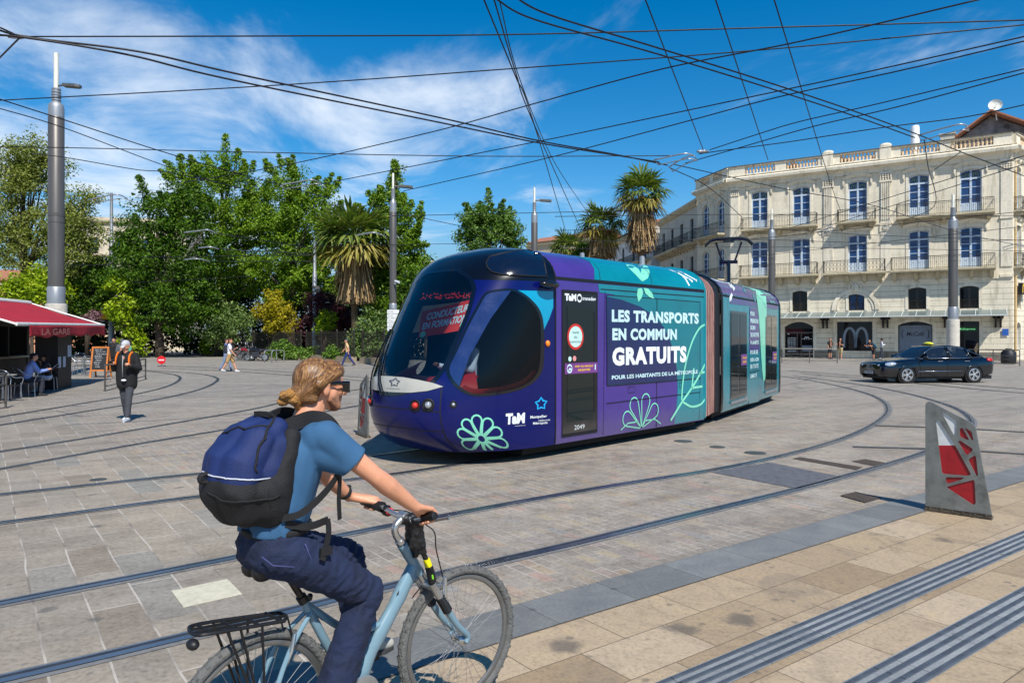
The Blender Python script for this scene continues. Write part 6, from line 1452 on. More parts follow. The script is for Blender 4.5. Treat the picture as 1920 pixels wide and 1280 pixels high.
# closing end ring of section 2, bellows between the sections
def ring(car, t, k=0., zs=None): return [car.m @ V((t, sg*(wz_(z)+k), z)) for sg, zz in ((-1, zs), (1, list(reversed(zs)))) for z in zz]
zs = [.24, .5, 1, 1.6, 2.2, 2.6, 2.75, 2.88, 3.0, 3.1, 3.18, 3.24]
def loft(name, c0, t0, c1, t1, n, amp, m, sub=None):
    A = ring(c0, t0, -.03, zs); B = ring(c1, t1, -.03, zs); mb = MB(); vs = []; N = len(A)
    cA = c0.m @ V((t0, 0, 1.7)); cB = c1.m @ V((t1, 0, 1.7)); tan0 = c0.m.to_3x3() @ V((1, 0, 0)); tan1 = c1.m.to_3x3() @ V((1, 0, 0)); L_ = (cB-cA).length*.35
    for i in range(n+1):
        u = i/n; s_ = 1-amp*(i % 2); c = cA.lerp(cB, u)
        for a, b in zip(A, B):
            p0, p3 = a, b; p1, p2 = a+tan0*L_, b-tan1*L_; p = p0*(1-u)**3+p1*3*u*(1-u)**2+p2*3*u*u*(1-u)+p3*u**3
            vs.append(V((c.x+(p.x-c.x)*s_, c.y+(p.y-c.y)*s_, c.z+(p.z-c.z)*(1-(1-s_)*.7))))
    mb.cur = 0
    for i in range(n):
        mb.cur = i % 2; k = len(mb.v) if False else 0
        pass
    mb.v = [tuple(v) for v in vs]; mb.f = []; mb.mi = []
    for i in range(n):
        for k in range(N-1): mb.f.append((i*N+k, i*N+k+1, (i+1)*N+k+1, (i+1)*N+k)); mb.mi.append(1 if i % 4 == 3 else 0)
    return mb.obj(name, [m, FOLD_D], TRAM)
FOLD_D = mat('bellows_fold', S(92, 58, 50), .9, var=.2)
FOLD = mat('bellows_fabric', S(176, 138, 132), .85, var=.3, vs=5, streak=(1, 1, .3))
Cm = Car((0, 0), (1, 0), 0, 1); 
loft('bellows', C1, 3.26, C2, -.42, 28, .06, FOLD); loft('bellows_frame', C2, -.42, C2, .0, 2, .0, SEAM); loft('bellows', C2, 6.15, C3, 0, 14, .05, FOLD)
for c, t_ in ((C1, 3.24), (C2, .02), (C2, 6.13)):
    mb = MB(); P = ring(c, t_, .003, zs); mb.tube(P, .03, 6); mb.obj('end_frame', P_BLK if t_ != 3.24 else P_TEAL, TRAM)
mb = MB(); mb.lathe([(.06, 0), (.05, .16), (.01, .18)], C1.m @ V((2.1, -.62, 3.22)), 10); mb.lathe([(.05, 0), (.04, .1), (.01, .11)], C1.m @ V((.4, -.5, 3.22)), 10); mb.obj('aerial', POLE_LT, TRAM)
# pantograph on the last section, raised to the wire
bx = C3.m @ V((2.3, 0, 3.3)); ax = C3.m.to_3x3() @ V((1, 0, 0)); sd = V((-ax.y, ax.x, 0)); up = V((0, 0, 1)); hd = bx+up*1.86
knee = bx+up*1.1+ax*.3
mb = MB(); mb.tube([bx-up*.1, knee], .07, 8); mb.tube([knee-sd*.3, knee+sd*.3], .06, 8)
for sg in (-1, 1): mb.tube([knee+sd*.2*sg, hd+sd*.42*sg-up*.12], .035, 6); mb.tube([bx+sd*.5*sg, bx+sd*.5*sg+up*.05, bx-sd*.5*sg], .05, 6)
pg = mb.obj('pantograph', P_BLK, TRAM, smooth=40)
mb = MB()
for d_ in (-.15, .15): mb.tube([hd+ax*d_+sd*x+up*z for x, z in ((-.78, -.22), (-.6, -.05), (-.4, 0), (.4, 0), (.6, -.05), (.78, -.22))], .035, 6)
mb.box((-.14, -.14, -.1), (.14, .14, .08), Matrix.Translation(hd-up*.04)); mb.obj('pantograph_head', P_BLK, pg)
# ---------------------------------------------------------------- the taxi
CAR_P = mat('car_paint', S(4, 5, 11), .16, var=0, coat=.9); CHROME = mat('chrome', S(206, 210, 214), .12, 1, var=0); TYRE = mat('tyre', S(20, 20, 21), .8, var=.1, vs=20); ALLOY = mat('alloy', S(206, 208, 210), .3, .7, var=.05)
CARG = glass('car_glass', (.012, .02, .035), .35, .02); BLKP = mat('black_plastic', S(14, 14, 15), .55, var=0)
def taxi():
    pf = V((( 1698-CX)/FPX*28.35, 28.35, 0)); pr = V(((1823-CX)/FPX*28.95, 28.95, 0))
    # wheelbase 2.87: slide the rear wheel out along its own sight line until it fits
    r = (1823-CX)/FPX; lo, hi = 25., 40.
    f = G(1698, 718.5)
    best = min((abs((V((r*y, y, 0))-f).length-2.87), y) for y in [f.y+k*.01 for k in range(0, 300)]); rear = V((r*best[1], best[1], 0)); d = (f-rear).normalized()
    # these wheels are the near side; x forward, y left (away from the camera side is left = +y?)
    left = V((-d.y, d.x, 0)); near = -1 if left.dot(V((0, -1, 0))) < 0 else 1
    mid = (f+rear)/2 - left*near*.80
    t = thing('taxi', mid, 'black taxi saloon with yellow roof light driving past the stone building', 'taxi', math.atan2(d.y, d.x))
    W_ = .925
    # stations along x: (x, half width at belt, sill z, belt z, roof z or None, half roof width)
    XS = [2.42, 2.40, 2.30, 2.1, 1.8, 1.45, 1.1, .75, .3, -.3, -.9, -1.3, -1.7, -2.05, -2.3, -2.42, -2.45]
    HW = [.55, .70, .82, .88, .915, .925, .925, .925, .925, .925, .925, .925, .915, .89, .84, .72, .60]
    BELT = [.60, .70, .78, .84, .89, .93, .96, .97, .96, .965, .975, .985, 1.0, 1.0, .97, .92, .85]
    LOW = [.36, .27, .24, .23, .23, .22, .21, .21, .21, .21, .21, .21, .23, .27, .32, .38, .42]
    def sec(i):
        w, b, l = HW[i], BELT[i], LOW[i]
        h = b-l; pts = [(w*.80, l), (w*.95, l+h*.06), (w*.985, l+h*.25), (w, l+h*.55), (w*.985, l+h*.80), (w*.93, l+h*.94), (w*.80, b), (w*.55, b+.025), (0, b+.04)]
        return [V((XS[i], -y, z)) for y, z in pts]+[V((XS[i], y, z)) for y, z in reversed(pts[:-1])]
    mb = MB(); S_ = [sec(i) for i in range(len(XS))]; n = len(S_[0])
    # smooth interpolation between stations
    fine = []
    for i in range(len(S_)-1):
        for k in range(4):
            u = k/4; g = lambda j: S_[max(0, min(len(S_)-1, j))]
            fine.append([.5*(2*b_+(c_-a_)*u+(2*a_-5*b_+4*c_-d_)*u*u+(3*b_-a_-3*c_+d_)*u**3) for a_, b_, c_, d_ in zip(g(i-1), g(i), g(i+1), g(i+2))])
    fine.append(S_[-1]); N = len(fine); WR = .335
    vs = [p for s_ in fine for p in s_]; fs = []
    for i in range(N-1):
        for k in range(n-1):
            c = sum((vs[a] for a in (i*n+k, i*n+k+1, (i+1)*n+k+1, (i+1)*n+k)), V((0, 0, 0)))/4
            if abs(c.y) > .6 and any((c.x-wx)**2+(c.z-.33)**2 < .37**2 for wx in (1.435, -1.435)): continue
            fs.append((i*n+k, i*n+k+1, (i+1)*n+k+1, (i+1)*n+k))
    fs += [tuple(range(n-1, -1, -1)), tuple((N-1)*n+k for k in range(n))]
    mb.add(vs, fs); mb.obj('body', CAR_P, t, 50)
    # wheel arches: dark liner discs and lips
    for wx in (1.435, -1.435):
        for sg in (-1, 1):
            ln = MB(); ln.lathe([(.385, -.25), (.385, .0)], (wx, sg*.885, .33), 24, (0, sg, 0)); ln.lathe([(.01, -.25), (.385, -.25)], (wx, sg*.885, .33), 24, (0, sg, 0)); ln.obj('wheel_arch', BLKP, t, fix=False)
            lp = MB(); lp.tube([(wx+.385*math.cos(a), sg*.918, .33+.385*math.sin(a)) for a in [-.25+(PI+.5)*k/16 for k in range(17)]], .018, 6); lp.obj('arch_lip', CAR_P, t, smooth=True)
            w = thing_part('wheel', t); mb = MB()
            mb.lathe([(.225, -.1), (.31, -.105), (.33, -.08), (.335, 0), (.33, .08), (.31, .1), (.225, .09)], (wx, sg*.82, .335), 28, (0, sg, 0)); mb.obj('tyre', TYRE, w, 40)
            mb = MB(); o = (wx, sg*.82, .335)
            mb.lathe([(.235, .06), (.235, .1), (.215, .105), (.205, .08), (.2, .0), (.1, -.02)], o, 28, (0, sg, 0)); mb.lathe([(.05, .05), (.055, .09), (.03, .1), (.001, .1)], o, 14, (0, sg, 0))
            for k in range(5):
                for dd in (-.13, .13):
                    a = 2*PI*k/5+dd; p0 = V((wx+.04*math.cos(a), sg*.9, .335+.04*math.sin(a))); p1 = V((wx+.215*math.cos(a+dd*.3), sg*.905, .335+.215*math.sin(a+dd*.3))); mb.tube([p0, p1], [.018, .024], 6, flat=.7)
            mb.obj('rim', ALLOY, w, 40)
            mb = MB(); mb.lathe([(.001, .0), (.2, .0)], o, 20, (0, sg, 0)); mb.obj('brake_disc', BLKP, w, fix=False)
    # cabin: roof shell and glass
    CAB = [(.98, .955, .80), (.30, 1.375, .60), (.0, 1.44, .585), (-.45, 1.465, .585), (-.9, 1.44, .575), (-1.25, 1.36, .57), (-1.98, 1.0, .74)]
    def cab(u, sgn=None):
        k = u*(len(CAB)-1); i = min(len(CAB)-2, int(k)); f_ = k-i; a, b = CAB[i], CAB[i+1]; return [a[j]+(b[j]-a[j])*f_ for j in range(3)]
    P = catmull([V(c) for c in CAB], 6)     # (x, z, half width)
    def beltw(x): return .80
    mb = MB(); rows = []
    for p in P:
        x, z, w = p; c = .035 if z > 1.1 else .01
        rows.append([V((x, w*math.cos(a), z+c*math.sin(a))) for a in [PI*k/8 for k in range(9)]])
    ro = MB(); i0 = 6; i1 = 30; vs = [p for r_ in rows[i0:i1+1] for p in r_]; m_ = 9
    ro.add(vs, [(i*m_+k, i*m_+k+1, (i+1)*m_+k+1, (i+1)*m_+k) for i in range(i1-i0) for k in range(8)]); ro.obj('roof', CAR_P, t, smooth=True)
    g1 = MB(); vs = [p for r_ in rows[0:i0+1] for p in r_]; g1.add(vs, [(i*m_+k, i*m_+k+1, (i+1)*m_+k+1, (i+1)*m_+k) for i in range(i0) for k in range(8)]); g1.obj('windscreen', CARG, t, smooth=True)
    g2 = MB(); vs = [p for r_ in rows[i1:] for p in r_]; g2.add(vs, [(i*m_+k, i*m_+k+1, (i+1)*m_+k+1, (i+1)*m_+k) for i in range(len(rows)-1-i1) for k in range(8)]); g2.obj('rear_screen', CARG, t, smooth=True)
    for sg in (-1, 1):
        up = [V((p.x, sg*(p.z), p.y-.02)) for p in P]           # P is (x, z, halfwidth)
        lo_ = [V((p.x, sg*.86, .965)) for p in P]
        def strip_(name, a, b, m, inset, par=t):
            mb = MB(); U = up[a:b+1]; L_ = lo_[a:b+1]; k = len(U); mb.add(U+L_, [(i, i+1, k+i+1, k+i) for i in range(k-1)]); return mb.obj(name, m, par, smooth=True)
        strip_('front_window', 4, 17, CARG, 0); strip_('rear_window', 18, 31, CARG, 0)
        mb = MB()
        for i in (17, 18): mb.tube([up[i]+V((0, sg*.008, 0)), lo_[i]+V((0, sg*.008, 0))], .03, 6)
        mb.tube([up[30], lo_[31]], .06, 6); mb.tube([u_+V((0, 0, .0)) for u_ in up[0:]], .035, 6); mb.obj('pillar', CAR_P, t, smooth=True)
        mb = MB(); mb.tube([(.92, sg*.872, .975), (-1.0, sg*.878, .98), (-1.75, sg*.86, 1.02)], .012, 6); mb.tube([u_+V((0, sg*.03, -.02)) for u_ in up[3:33]], .012, 6); mb.tube([(1.0, sg*.935, .47), (-.9, sg*.94, .48)], .014, 6); mb.obj('trim', CHROME, t, smooth=True)
        for hx in (.15, -1.0): mb = MB(); mb.tube([(hx, sg*.93, .86), (hx-.2, sg*.935, .87)], .016, 6); mb.obj('door_handle', CHROME, t)
        mb = MB()
        for pts in ([(.95, sg*.926, .9), (.9, sg*.93, .6), (.85, sg*.926, .27)], [(-.28, sg*.927, .93), (-.28, sg*.932, .6), (-.28, sg*.926, .25)], [(-1.2, sg*.925, .95), (-1.15, sg*.93, .75)]): mb.tube(pts, .006, 4)
        mb.obj('door_gap', BLKP, t)
        mb = MB(); mb.ball((.72, sg*1.0, 1.02), (.09, .12, .07), 12, 8); mb.tube([(.74, sg*.88, .98), (.72, sg*.96, 1.0)], .02, 6); mb.obj('wing_mirror', CAR_P, t, smooth=True)
        hl = MB(); hl.ball((2.10, sg*.755, .735), (.26, .15, .095), 14, 8, Matrix.Rotation(-sg*.5, 3, 'Z') @ Matrix.Rotation(.18, 3, 'Y')); hl = hl.obj('headlight', mat('lamp_glass', S(200, 212, 226), .08, .5, var=.1, vs=30), t, smooth=True)
        hl = MB(); hl.ball((2.31, sg*.53, .69), (.12, .1, .065), 12, 8, Matrix.Rotation(-sg*.6, 3, 'Z')); hl.obj('headlight', mat('lamp_glass2', S(200, 212, 226), .08, .5, var=.1, vs=30), t, smooth=True)
        tl = MB(); tl.ball((-2.20, sg*.765, .90), (.20, .125, .085), 12, 8, Matrix.Rotation(sg*.5, 3, 'Z')); tl.obj('tail_light', mat('lamp_red', S(190, 20, 22), .15, var=0), t, smooth=True)
        mb = MB(); mb.tube([(2.36, sg*.45, .36), (2.2, sg*.8, .36)], .02, 6); mb.obj('fog_strip', CHROME, t)
    gr = MB(); gr.prism([(-.38, .52), (.38, .52), (.42, .74), (-.42, .74)], lambda u, v, d: V((2.40-abs(u)*.1+d-(v-.5)*.15, u, v)), -.04, .045); gr = gr.obj('grille', BLKP, t)
    mb = MB()
    for k in range(4): z = .56+.045*k; mb.tube([(2.45-(z-.5)*.15-.035, -.38, z), (2.45-(z-.5)*.15+.005, 0, z), (2.45-(z-.5)*.15-.035, .38, z)], .010, 5)
    mb.tube([(2.41, -.42, .745), (2.43, 0, .75), (2.41, .42, .745)], .016, 6); mb.tube([(2.39, -.39, .51), (2.42, .0, .51), (2.39, .39, .51)], .012, 6); mb.obj('grille_bar', CHROME, gr)
    mb = MB(); mb.cbox((2.45, 0, .41), (.02, .52, .11)); np_ = mb.obj('number_plate', mat('plate_white', S(206, 208, 210), .5), t)
    mb = MB(); letter(mb, 'CN-475-XZ', -.21, .375, .21, .445, lambda u, v: V((2.462, u, v)), .02); mb.obj('lettering', BLKP, np_, fix=False)
    mb = MB(); mb.box((-.30, -.22, 1.475), (.02, .22, 1.5)); mb.obj('lamp_base', BLKP, t)
    mb = MB(); mb.ball((-.14, 0, 1.54), (.12, .26, .075), 14, 8); mb.obj('roof_light', mat('taxi_yellow', S(226, 222, 60), .35, var=.05), t, smooth=True)
    mb = MB()
    for y in (-.38, .38): mb.tube([(.05, y, .6), (-.1, y, 1.05), (-.16, y, 1.2)], [.2, .2, .1], 10, flat=.5)
    mb.tube([(-1.0, -.4, .9), (-1.0, .4, .9)], .18, 10); mb.obj('seat', BLKP, t, smooth=True); mb = MB(); mb.box((-2.3, -.78, .16), (2.2, .78, .3)); mb.box((1.0, -.75, .88), (1.15, .75, .955)); mb.obj('underbody', BLKP, t)
    return t
def thing_part(name, parent):
    o = bpy.data.objects.new(name, None); COL.objects.link(o); o.parent = parent; o.empty_display_size = .1; return o
TAXI = taxi()

# ---------------------------------------------------------------- bicycle under the cyclist
BP, BD = V((-.995, 2.81, 0)), V((.68, .733, 0)).normalized(); BA = math.atan2(BD.y, BD.x)
BIKE_M = Matrix.Translation(BP) @ Matrix.Rotation(BA, 4, 'Z'); BI = BIKE_M.inverted()
def Bp(px, py, c=0.):
    "photo pixel to the bicycle's own frame (x ahead from the rear wheel, y to the rider's left) on the plane y = c"
    o = BI @ V((0, 0, CH)); d = BI.to_3x3() @ V(((px-CX)/FPX, 1, (HY-py)/FPX)); k = (c-o.y)/d.y; return o+d*k
BIKE = thing('bicycle', BP, 'pale blue hybrid bicycle with black rear rack being ridden', 'bicycle', BA)
FRM = mat('bike_blue', S(112, 142, 156), .32, var=.08, vs=6, coat=.4); BBLK = mat('bike_black', S(20, 20, 22), .5, var=.1); BSIL = mat('bike_alloy', S(186, 188, 188), .28, .85, var=.1, vs=10); TYG = mat('tyre_grey', S(96, 96, 94), .8, var=.2, vs=30, bump=.6, bs=80)
RH = V((0, 0, .35)); FH = V((1.075, 0, .35))
def bike_wheel(c, steer):
    w = thing_part('wheel', BIKE); w.location = c; w.rotation_euler = (0, 0, steer)
    ty = MB(); ty.grid(lambda u, v: V(((.332+.021*math.cos(2*PI*v))*math.cos(2*PI*u), .023*math.sin(2*PI*v), (.332+.021*math.cos(2*PI*v))*math.sin(2*PI*u))), 56, 11, True)
    for k in range(84):
        a = 2*PI*k/84; sd = (-1)**k
        for y0 in (.004*sd, .017*sd): ty.cbox((0, 0, 0), (.006, .009, .012), Matrix.Translation((.352*math.cos(a), y0, .352*math.sin(a)) if abs(y0) < .01 else (.346*math.cos(a), y0, .346*math.sin(a))) @ Matrix.Rotation(-a, 4, 'Y'))
    ty.obj('tyre', TYG, w, 40)
    rm = MB(); rm.grid(lambda u, v: V(((.300+.014*math.cos(2*PI*v))*math.cos(2*PI*u), .012*math.sin(2*PI*v), (.300+.014*math.cos(2*PI*v))*math.sin(2*PI*u))), 56, 9, True); rm.obj('rim', mat('rim_grey', S(130, 130, 128), .35, .7), w, 40)
    sp = MB()
    for k in range(36):
        a = 2*PI*k/36; b_ = a+(.9 if k % 4 < 2 else -.9); y = .028 if k % 2 else -.028; sp.tube([(.022*math.cos(b_), y, .022*math.sin(b_)), (.29*math.cos(a), 0, .29*math.sin(a))], .0011, 4, caps=False)
    sp.obj('spokes', mat('spoke_steel', S(120, 122, 124), .55, .4, var=0), w)
    hb = MB(); hb.lathe([(.008, -.062), (.008, -.05), (.024, -.036), (.024, -.03), (.014, -.026), (.014, .026), (.024, .03), (.024, .036), (.008, .05), (.008, .062)], (0, 0, 0), 14, (0, 1, 0)); hb.obj('hub', BSIL, w, 40); return w
STEER = -.10
bike_wheel(RH, 0); bike_wheel(FH, STEER)
HT0, HT1 = Bp(750, 1014), Bp(783, 1062); CR = Bp(792, 1082)           # steering axis
BB = V((.455, 0, .29)); STT = Bp(567, 1122); ax_ = (HT0-CR).normalized()
HB_, HTp = CR+ax_*.03, HT0-ax_*.02
def tube_part(name, pts, r, m, n=12, **k): mb = MB(); mb.tube(pts, r, n, **k); return mb.obj(name, m, BIKE, smooth=40)
mb = MB(); h_mid = HB_+ax_*.05
mb.tube(catmull([h_mid+V((-.01, 0, 0)), h_mid.lerp(BB, .3)+V((-.02, 0, -.01)), h_mid.lerp(BB, .65)+V((-.03, 0, 0)), BB], 5), [.034, .035, .036, .037, .038]*3+[.036], 12, flat=.75)
mb.tube([HB_-ax_*.0, HTp], .025, 12)
mb.tube([STT, BB], .019, 12); mb.tube(catmull([h_mid.lerp(BB, .45), STT.lerp(BB, .45)+V((.12, 0, .02)), STT.lerp(BB, .05)], 5), .016, 10)
mb.tube([BB-V((0, .04, 0)), BB+V((0, .04, 0))], .026, 12)
for sg in (-1, 1):
    e = RH+V((0, sg*.062, 0)); mb.tube(catmull([BB+V((-.02, sg*.02, 0)), BB.lerp(RH, .4)+V((0, sg*.05, 0)), e], 4), .011, 8)
    mb.tube(catmull([STT.lerp(BB, .12)+V((0, sg*.015, 0)), STT.lerp(RH, .45)+V((0, sg*.05, .01)), e], 4), .010, 8)
mb.obj('frame', FRM, BIKE, smooth=40)
ins = MB(); a_ = h_mid.lerp(BB, .08); b_ = h_mid.lerp(BB, .42); nn = (a_-b_).cross(V((0, 1, 0))).normalized(); nn = nn if nn.z > 0 else -nn
ins.tube([a_+nn*.025, a_.lerp(b_, .5)+nn*.028, b_+nn*.022], [.012, .018, .014], 8, flat=1.3); ins.obj('frame_pad', BBLK, BIKE, smooth=40)
# fork (steered)
fk = thing_part('fork', BIKE)
mb = MB(); lat = V((-math.sin(STEER), math.cos(STEER), 0)); crn = CR-ax_*.045
mb.tube([crn+lat*.065, crn+ax_*.012, crn-lat*.065], [.02, .026, .02], 10); mb.tube([CR-ax_*.03, HB_], .021, 12); mb.obj('fork_crown', BSIL, fk, smooth=40)
for sg in (-1, 1):
    s0 = crn+lat*.065*sg; e0 = FH+lat*.062*sg+V((-.005, 0, -.0)); m1 = s0.lerp(e0, .16); m2 = s0.lerp(e0, .42)
    mb = MB(); mb.tube([s0+ax_*.03, m1], .019, 10); mb.obj('fork_leg_top', BSIL, fk, smooth=40)
    mb = MB(); mb.tube([m1+(m2-m1)*k/14 for k in range(15)], [.021+.004*(k % 2) for k in range(15)], 10); mb.obj('fork_boot', BBLK, fk)
    mb = MB(); mb.tube(catmull([m2, s0.lerp(e0, .7)+V((.008, 0, 0)), e0+V((.012, 0, .03)), e0], 4), [.018, .018, .0175, .017, .0165, .016, .0155, .015, .0145, .014, .0135, .013, .013], 10); mb.obj('fork_leg', FRM, fk, smooth=40)
    mb = MB(); br = crn+lat*.07*sg-ax_*.03+V((.045, 0, -.03)); mb.tube([br+V((0, 0, .09)), br, br+V((.01, 0, -.05))], [.01, .012, .009], 8); mb.cbox(br+V((-.005, -.03*sg, .045)), (.06, .018, .014)); mb.obj('brake', BSIL, fk)
# stem, handlebar, grips, levers
ST1 = HT0+ax_*.10; CLAMP = Bp(757, 968); gR = Bp(812, 967, -.29); gRi = Bp(776, 975, -.155); gL = Bp(682, 940, .30); gLi = Bp(716, 950, .175)
mb = MB(); mb.tube([HT0-ax_*.01, HT0+ax_*.008], .023, 12); mb.tube(catmull([HT0, HT0+ax_*.05, Bp(742, 985), CLAMP], 4), [.017]*13, 12); mb.lathe([(.024, -.022), (.024, .022)], CLAMP, 12, (0, 1, 0)); mb.obj('stem', BSIL, BIKE, smooth=40)
bar = catmull([gR, gRi, CLAMP+V((.004, -.06, -.004)), CLAMP, CLAMP+V((.004, .06, -.004)), gLi, gL], 5)
HBR = tube_part('handlebar', bar, .0125, BSIL)
dR = (gR-gRi).normalized(); dL = (gL-gLi).normalized()
for g, d in ((gR, dR), (gL, dL)):
    mb = MB(); mb.tube([g-d*.125, g-d*.06, g, g+d*.012], [.016, .0165, .0185, .017], 12); mb.tube([g+d*.012, g+d*.014], [.015, .008], 12); mb.obj('grip', BBLK, HBR, smooth=40)
mb = MB(); mb.tube([gLi-dL*.005, gLi+dL*.045], [.026, .022], 14); mb.tube([gLi-dL*.03+V((.012, 0, -.02)), gLi+V((.02, 0, -.022))], .022, 10); mb.obj('shifter', BBLK, HBR, smooth=40)
mb = MB(); mb.ball(gLi-dL*.05+V((.0, -.005, -.012)), .02, 12, 8); mb.obj('bell', mat('bell_red', S(206, 24, 26), .25, var=0, coat=.5), HBR, smooth=True)
mb = MB(); mb.tube([gLi-dL*.045, gLi-dL*.025], .017, 12); mb.tube([gRi, gRi+dR*.02], .017, 12); mb.obj('clamp', BBLK, HBR)
for g, gi, d in ((gR, gRi, dR), (gL, gLi, dL)):
    fw = V((.05, 0, -.02)); mb = MB(); mb.tube(catmull([gi+fw*.2, gi+fw+d*.02, g+fw*1.15-d*.0, g+fw*1.25+d*.035], 4), [.007]*4+[.006]*6+[.007]*3, 8, flat=.6); mb.obj('brake_lever', BSIL, HBR, smooth=40)
# cables, black bag wrapped round the bar with hanging lock
mb = MB()
for pts in ([gRi+V((.05, -.01, -.02)), Bp(805, 1000, -.14)+V((.03, 0, 0)), Bp(818, 1030, -.1), crn+V((.06, -.05, .03))], [gLi+V((.05, 0, -.02)), CLAMP+V((.10, .05, -.02)), CLAMP+V((.09, 0, -.15)), CR+V((.05, .02, .02))], [CLAMP+V((.02, .03, -.02)), CLAMP+V((.06, -.03, -.1)), HB_+V((.05, -.01, .0)), HB_+V((-.02, .03, -.12))]): mb.tube(catmull(pts, 8), .003, 6)
mb.obj('brake_cable', BBLK, BIKE, smooth=True)
lk = thing('cable_lock', BIKE_M @ (CLAMP+V((.03, -.02, -.04))), 'black cable lock with yellow ring hanging from the handlebar', 'bike lock', BA)
lm = V((0, 0, 0)); rr = random.Random(5)
wrap = blob('lock_cord', [(V((-.03, .01, .03)), .026, V((.02, -.03, .035)), .03), (V((.02, -.03, .03)), .034, V((.03, .01, -.02)), .03), (V((.0, 0, .02)), .03, V((.0, .01, -.10)), .024), (V((.02, -.02, .02)), .025, V((.012, -.012, -.14)), .016), (V((.03, -.02, -.02)), .020, V((.045, -.03, -.13)), .016), (V((.045, -.03, -.13)), .012, V((.06, -.035, -.17)), .011)], [], .006, BBLK, lk, 2, lambda p, n: p+n*.005*mnoise.noise(p*60))
mb = MB(); q0, q1 = V((.06, -.035, -.165)), V((.07, -.04, -.20)); mb.tube([q0, q1], .017, 12); mb.obj('yellow_ring', mat('lock_yellow', S(226, 214, 20), .4, var=0), lk, smooth=40)
mb = MB(); mb.tube([q1, q1+V((.008, -.004, -.03)), q1+V((.016, -.006, -.075)), q1+V((.017, -.006, -.078))], [.019, .02, .02, .014], 12); mb.obj('lock_barrel', BBLK, lk, smooth=40)
mb = MB(); mb.tube([q1+V((.002, -.022, -.035)), q1+V((.006, -.0235, -.055))], .004, 6); mb.obj('lock_mark', mat('lock_green', S(130, 220, 40), .4, var=0), lk)
# seat post and saddle
SP1 = Bp(534, 1070); sd_ = (SP1-STT).normalized()
mb = MB(); mb.tube([STT-sd_*.02, SP1], .0145, 12); mb.tube([STT-sd_*.015, STT+sd_*.015], .022, 12); mb.obj('seat_post', mat('post_dark', S(60, 58, 56), .4, .6), BIKE, smooth=40)
mb = MB(); mb.tube([STT+sd_*.0+V((.02, -.02, 0)), STT+V((.035, .0, .004))], .012, 8); mb.obj('seat_clamp', BBLK, BIKE)
sc = SP1+V((0, 0, .035))
SAD = blob('saddle', [(sc+V((-.11, -.05, .01)), .034, sc+V((-.11, .05, .01)), .034), (sc+V((-.10, 0, .012)), .045, sc+V((.15, 0, .005)), .02), (sc+V((-.12, -.04, .0)), .04, sc+V((.02, -.01, .0)), .03), (sc+V((-.12, .04, .0)), .04, sc+V((.02, .01, .0)), .03)], [], .008, BBLK, BIKE, 3)
mb = MB()
for sg in (-1, 1): mb.tube([sc+V((-.1, sg*.03, -.02)), SP1+V((-.03, sg*.022, .0)), SP1+V((.04, sg*.022, .0)), sc+V((.13, 0, -.01))], .0035, 6)
mb.obj('saddle_rail', BSIL, SAD)
# rack
z_r = Bp(445, 1160).z; rx0, rx1 = Bp(362, 1180).x, Bp(532, 1150).x
mb = MB(); zr = lambda x: Bp(358, 1186).z+(Bp(534, 1152).z-Bp(358, 1186).z)*(x-rx0)/(rx1-rx0)
mb.tube(catmull([V((rx1-.03, -.055, zr(rx1))), V((rx0+.05, -.06, zr(rx0))), V((rx0, -.03, zr(rx0))), V((rx0, .03, zr(rx0))), V((rx0+.05, .06, zr(rx0))), V((rx1-.03, .055, zr(rx1))), V((rx1, .02, zr(rx1))), V((rx1, -.02, zr(rx1))), V((rx1-.03, -.055, zr(rx1)))], 6), .0075, 8)
for y in (-.02, .02): mb.tube([(rx0, y, zr(rx0)+.004), (rx1, y, zr(rx1)+.004)], .006, 6)
for k in range(4): x = rx0+(rx1-rx0)*(.12+.25*k); mb.tube([(x, -.058, zr(x)+.002), (x, .058, zr(x)+.002)], .006, 6)
for sg in (-1, 1):
    for xx in (.28, .42, .66): x = rx0+(rx1-rx0)*xx; mb.tube([(x, sg*.058, zr(x)), RH+V((-.01+.02*xx, sg*.072, .02))], .0055, 6)
    mb.tube([(rx1, sg*.03, zr(rx1)), STT.lerp(RH, .32)+V((0, sg*.035, .01))], .004, 6)
rk = mb.obj('rack', BBLK, BIKE, smooth=40)
mb = MB(); mb.ball((rx0-.01, -.02, zr(rx0)-.035), (.022, .03, .02), 10, 8); mb.obj('reflector', BBLK, rk, smooth=True)
mb = MB()   # rear brake, cranks, pedals, chain
bt = STT.lerp(RH, .40); 
for sg in (-1, 1): mb.tube([bt+V((.02, sg*.045, .06)), bt+V((.0, sg*.055, .0)), bt+V((-.02, sg*.05, -.05))], [.008, .010, .007], 8)
mb.obj('rear_brake', BSIL, BIKE, smooth=40)
CA = .49
cr = V((math.cos(CA), 0, math.sin(CA)))*.17
mb = MB(); mb.lathe([(.09, -.004), (.1, 0), (.09, .004)], BB+V((0, -.05, 0)), 28, (0, 1, 0)); mb.lathe([(.045, -.006), (.045, .006)], BB+V((0, -.052, 0)), 18, (0, 1, 0)); mb.tube([RH+V((0, -.05, .04)), BB+V((-.02, -.05, .095))], .005, 5); mb.tube([RH+V((0, -.05, -.04)), BB+V((-.02, -.05, -.095))], .005, 5); mb.lathe([(.045, -.02), (.03, .02)], RH+V((0, -.045, 0)), 16, (0, 1, 0)); mb.obj('chainset', BSIL, BIKE, 40)
PEDR, PEDL = BB-cr+V((0, -.12, 0)), BB+cr+V((0, .12, 0))
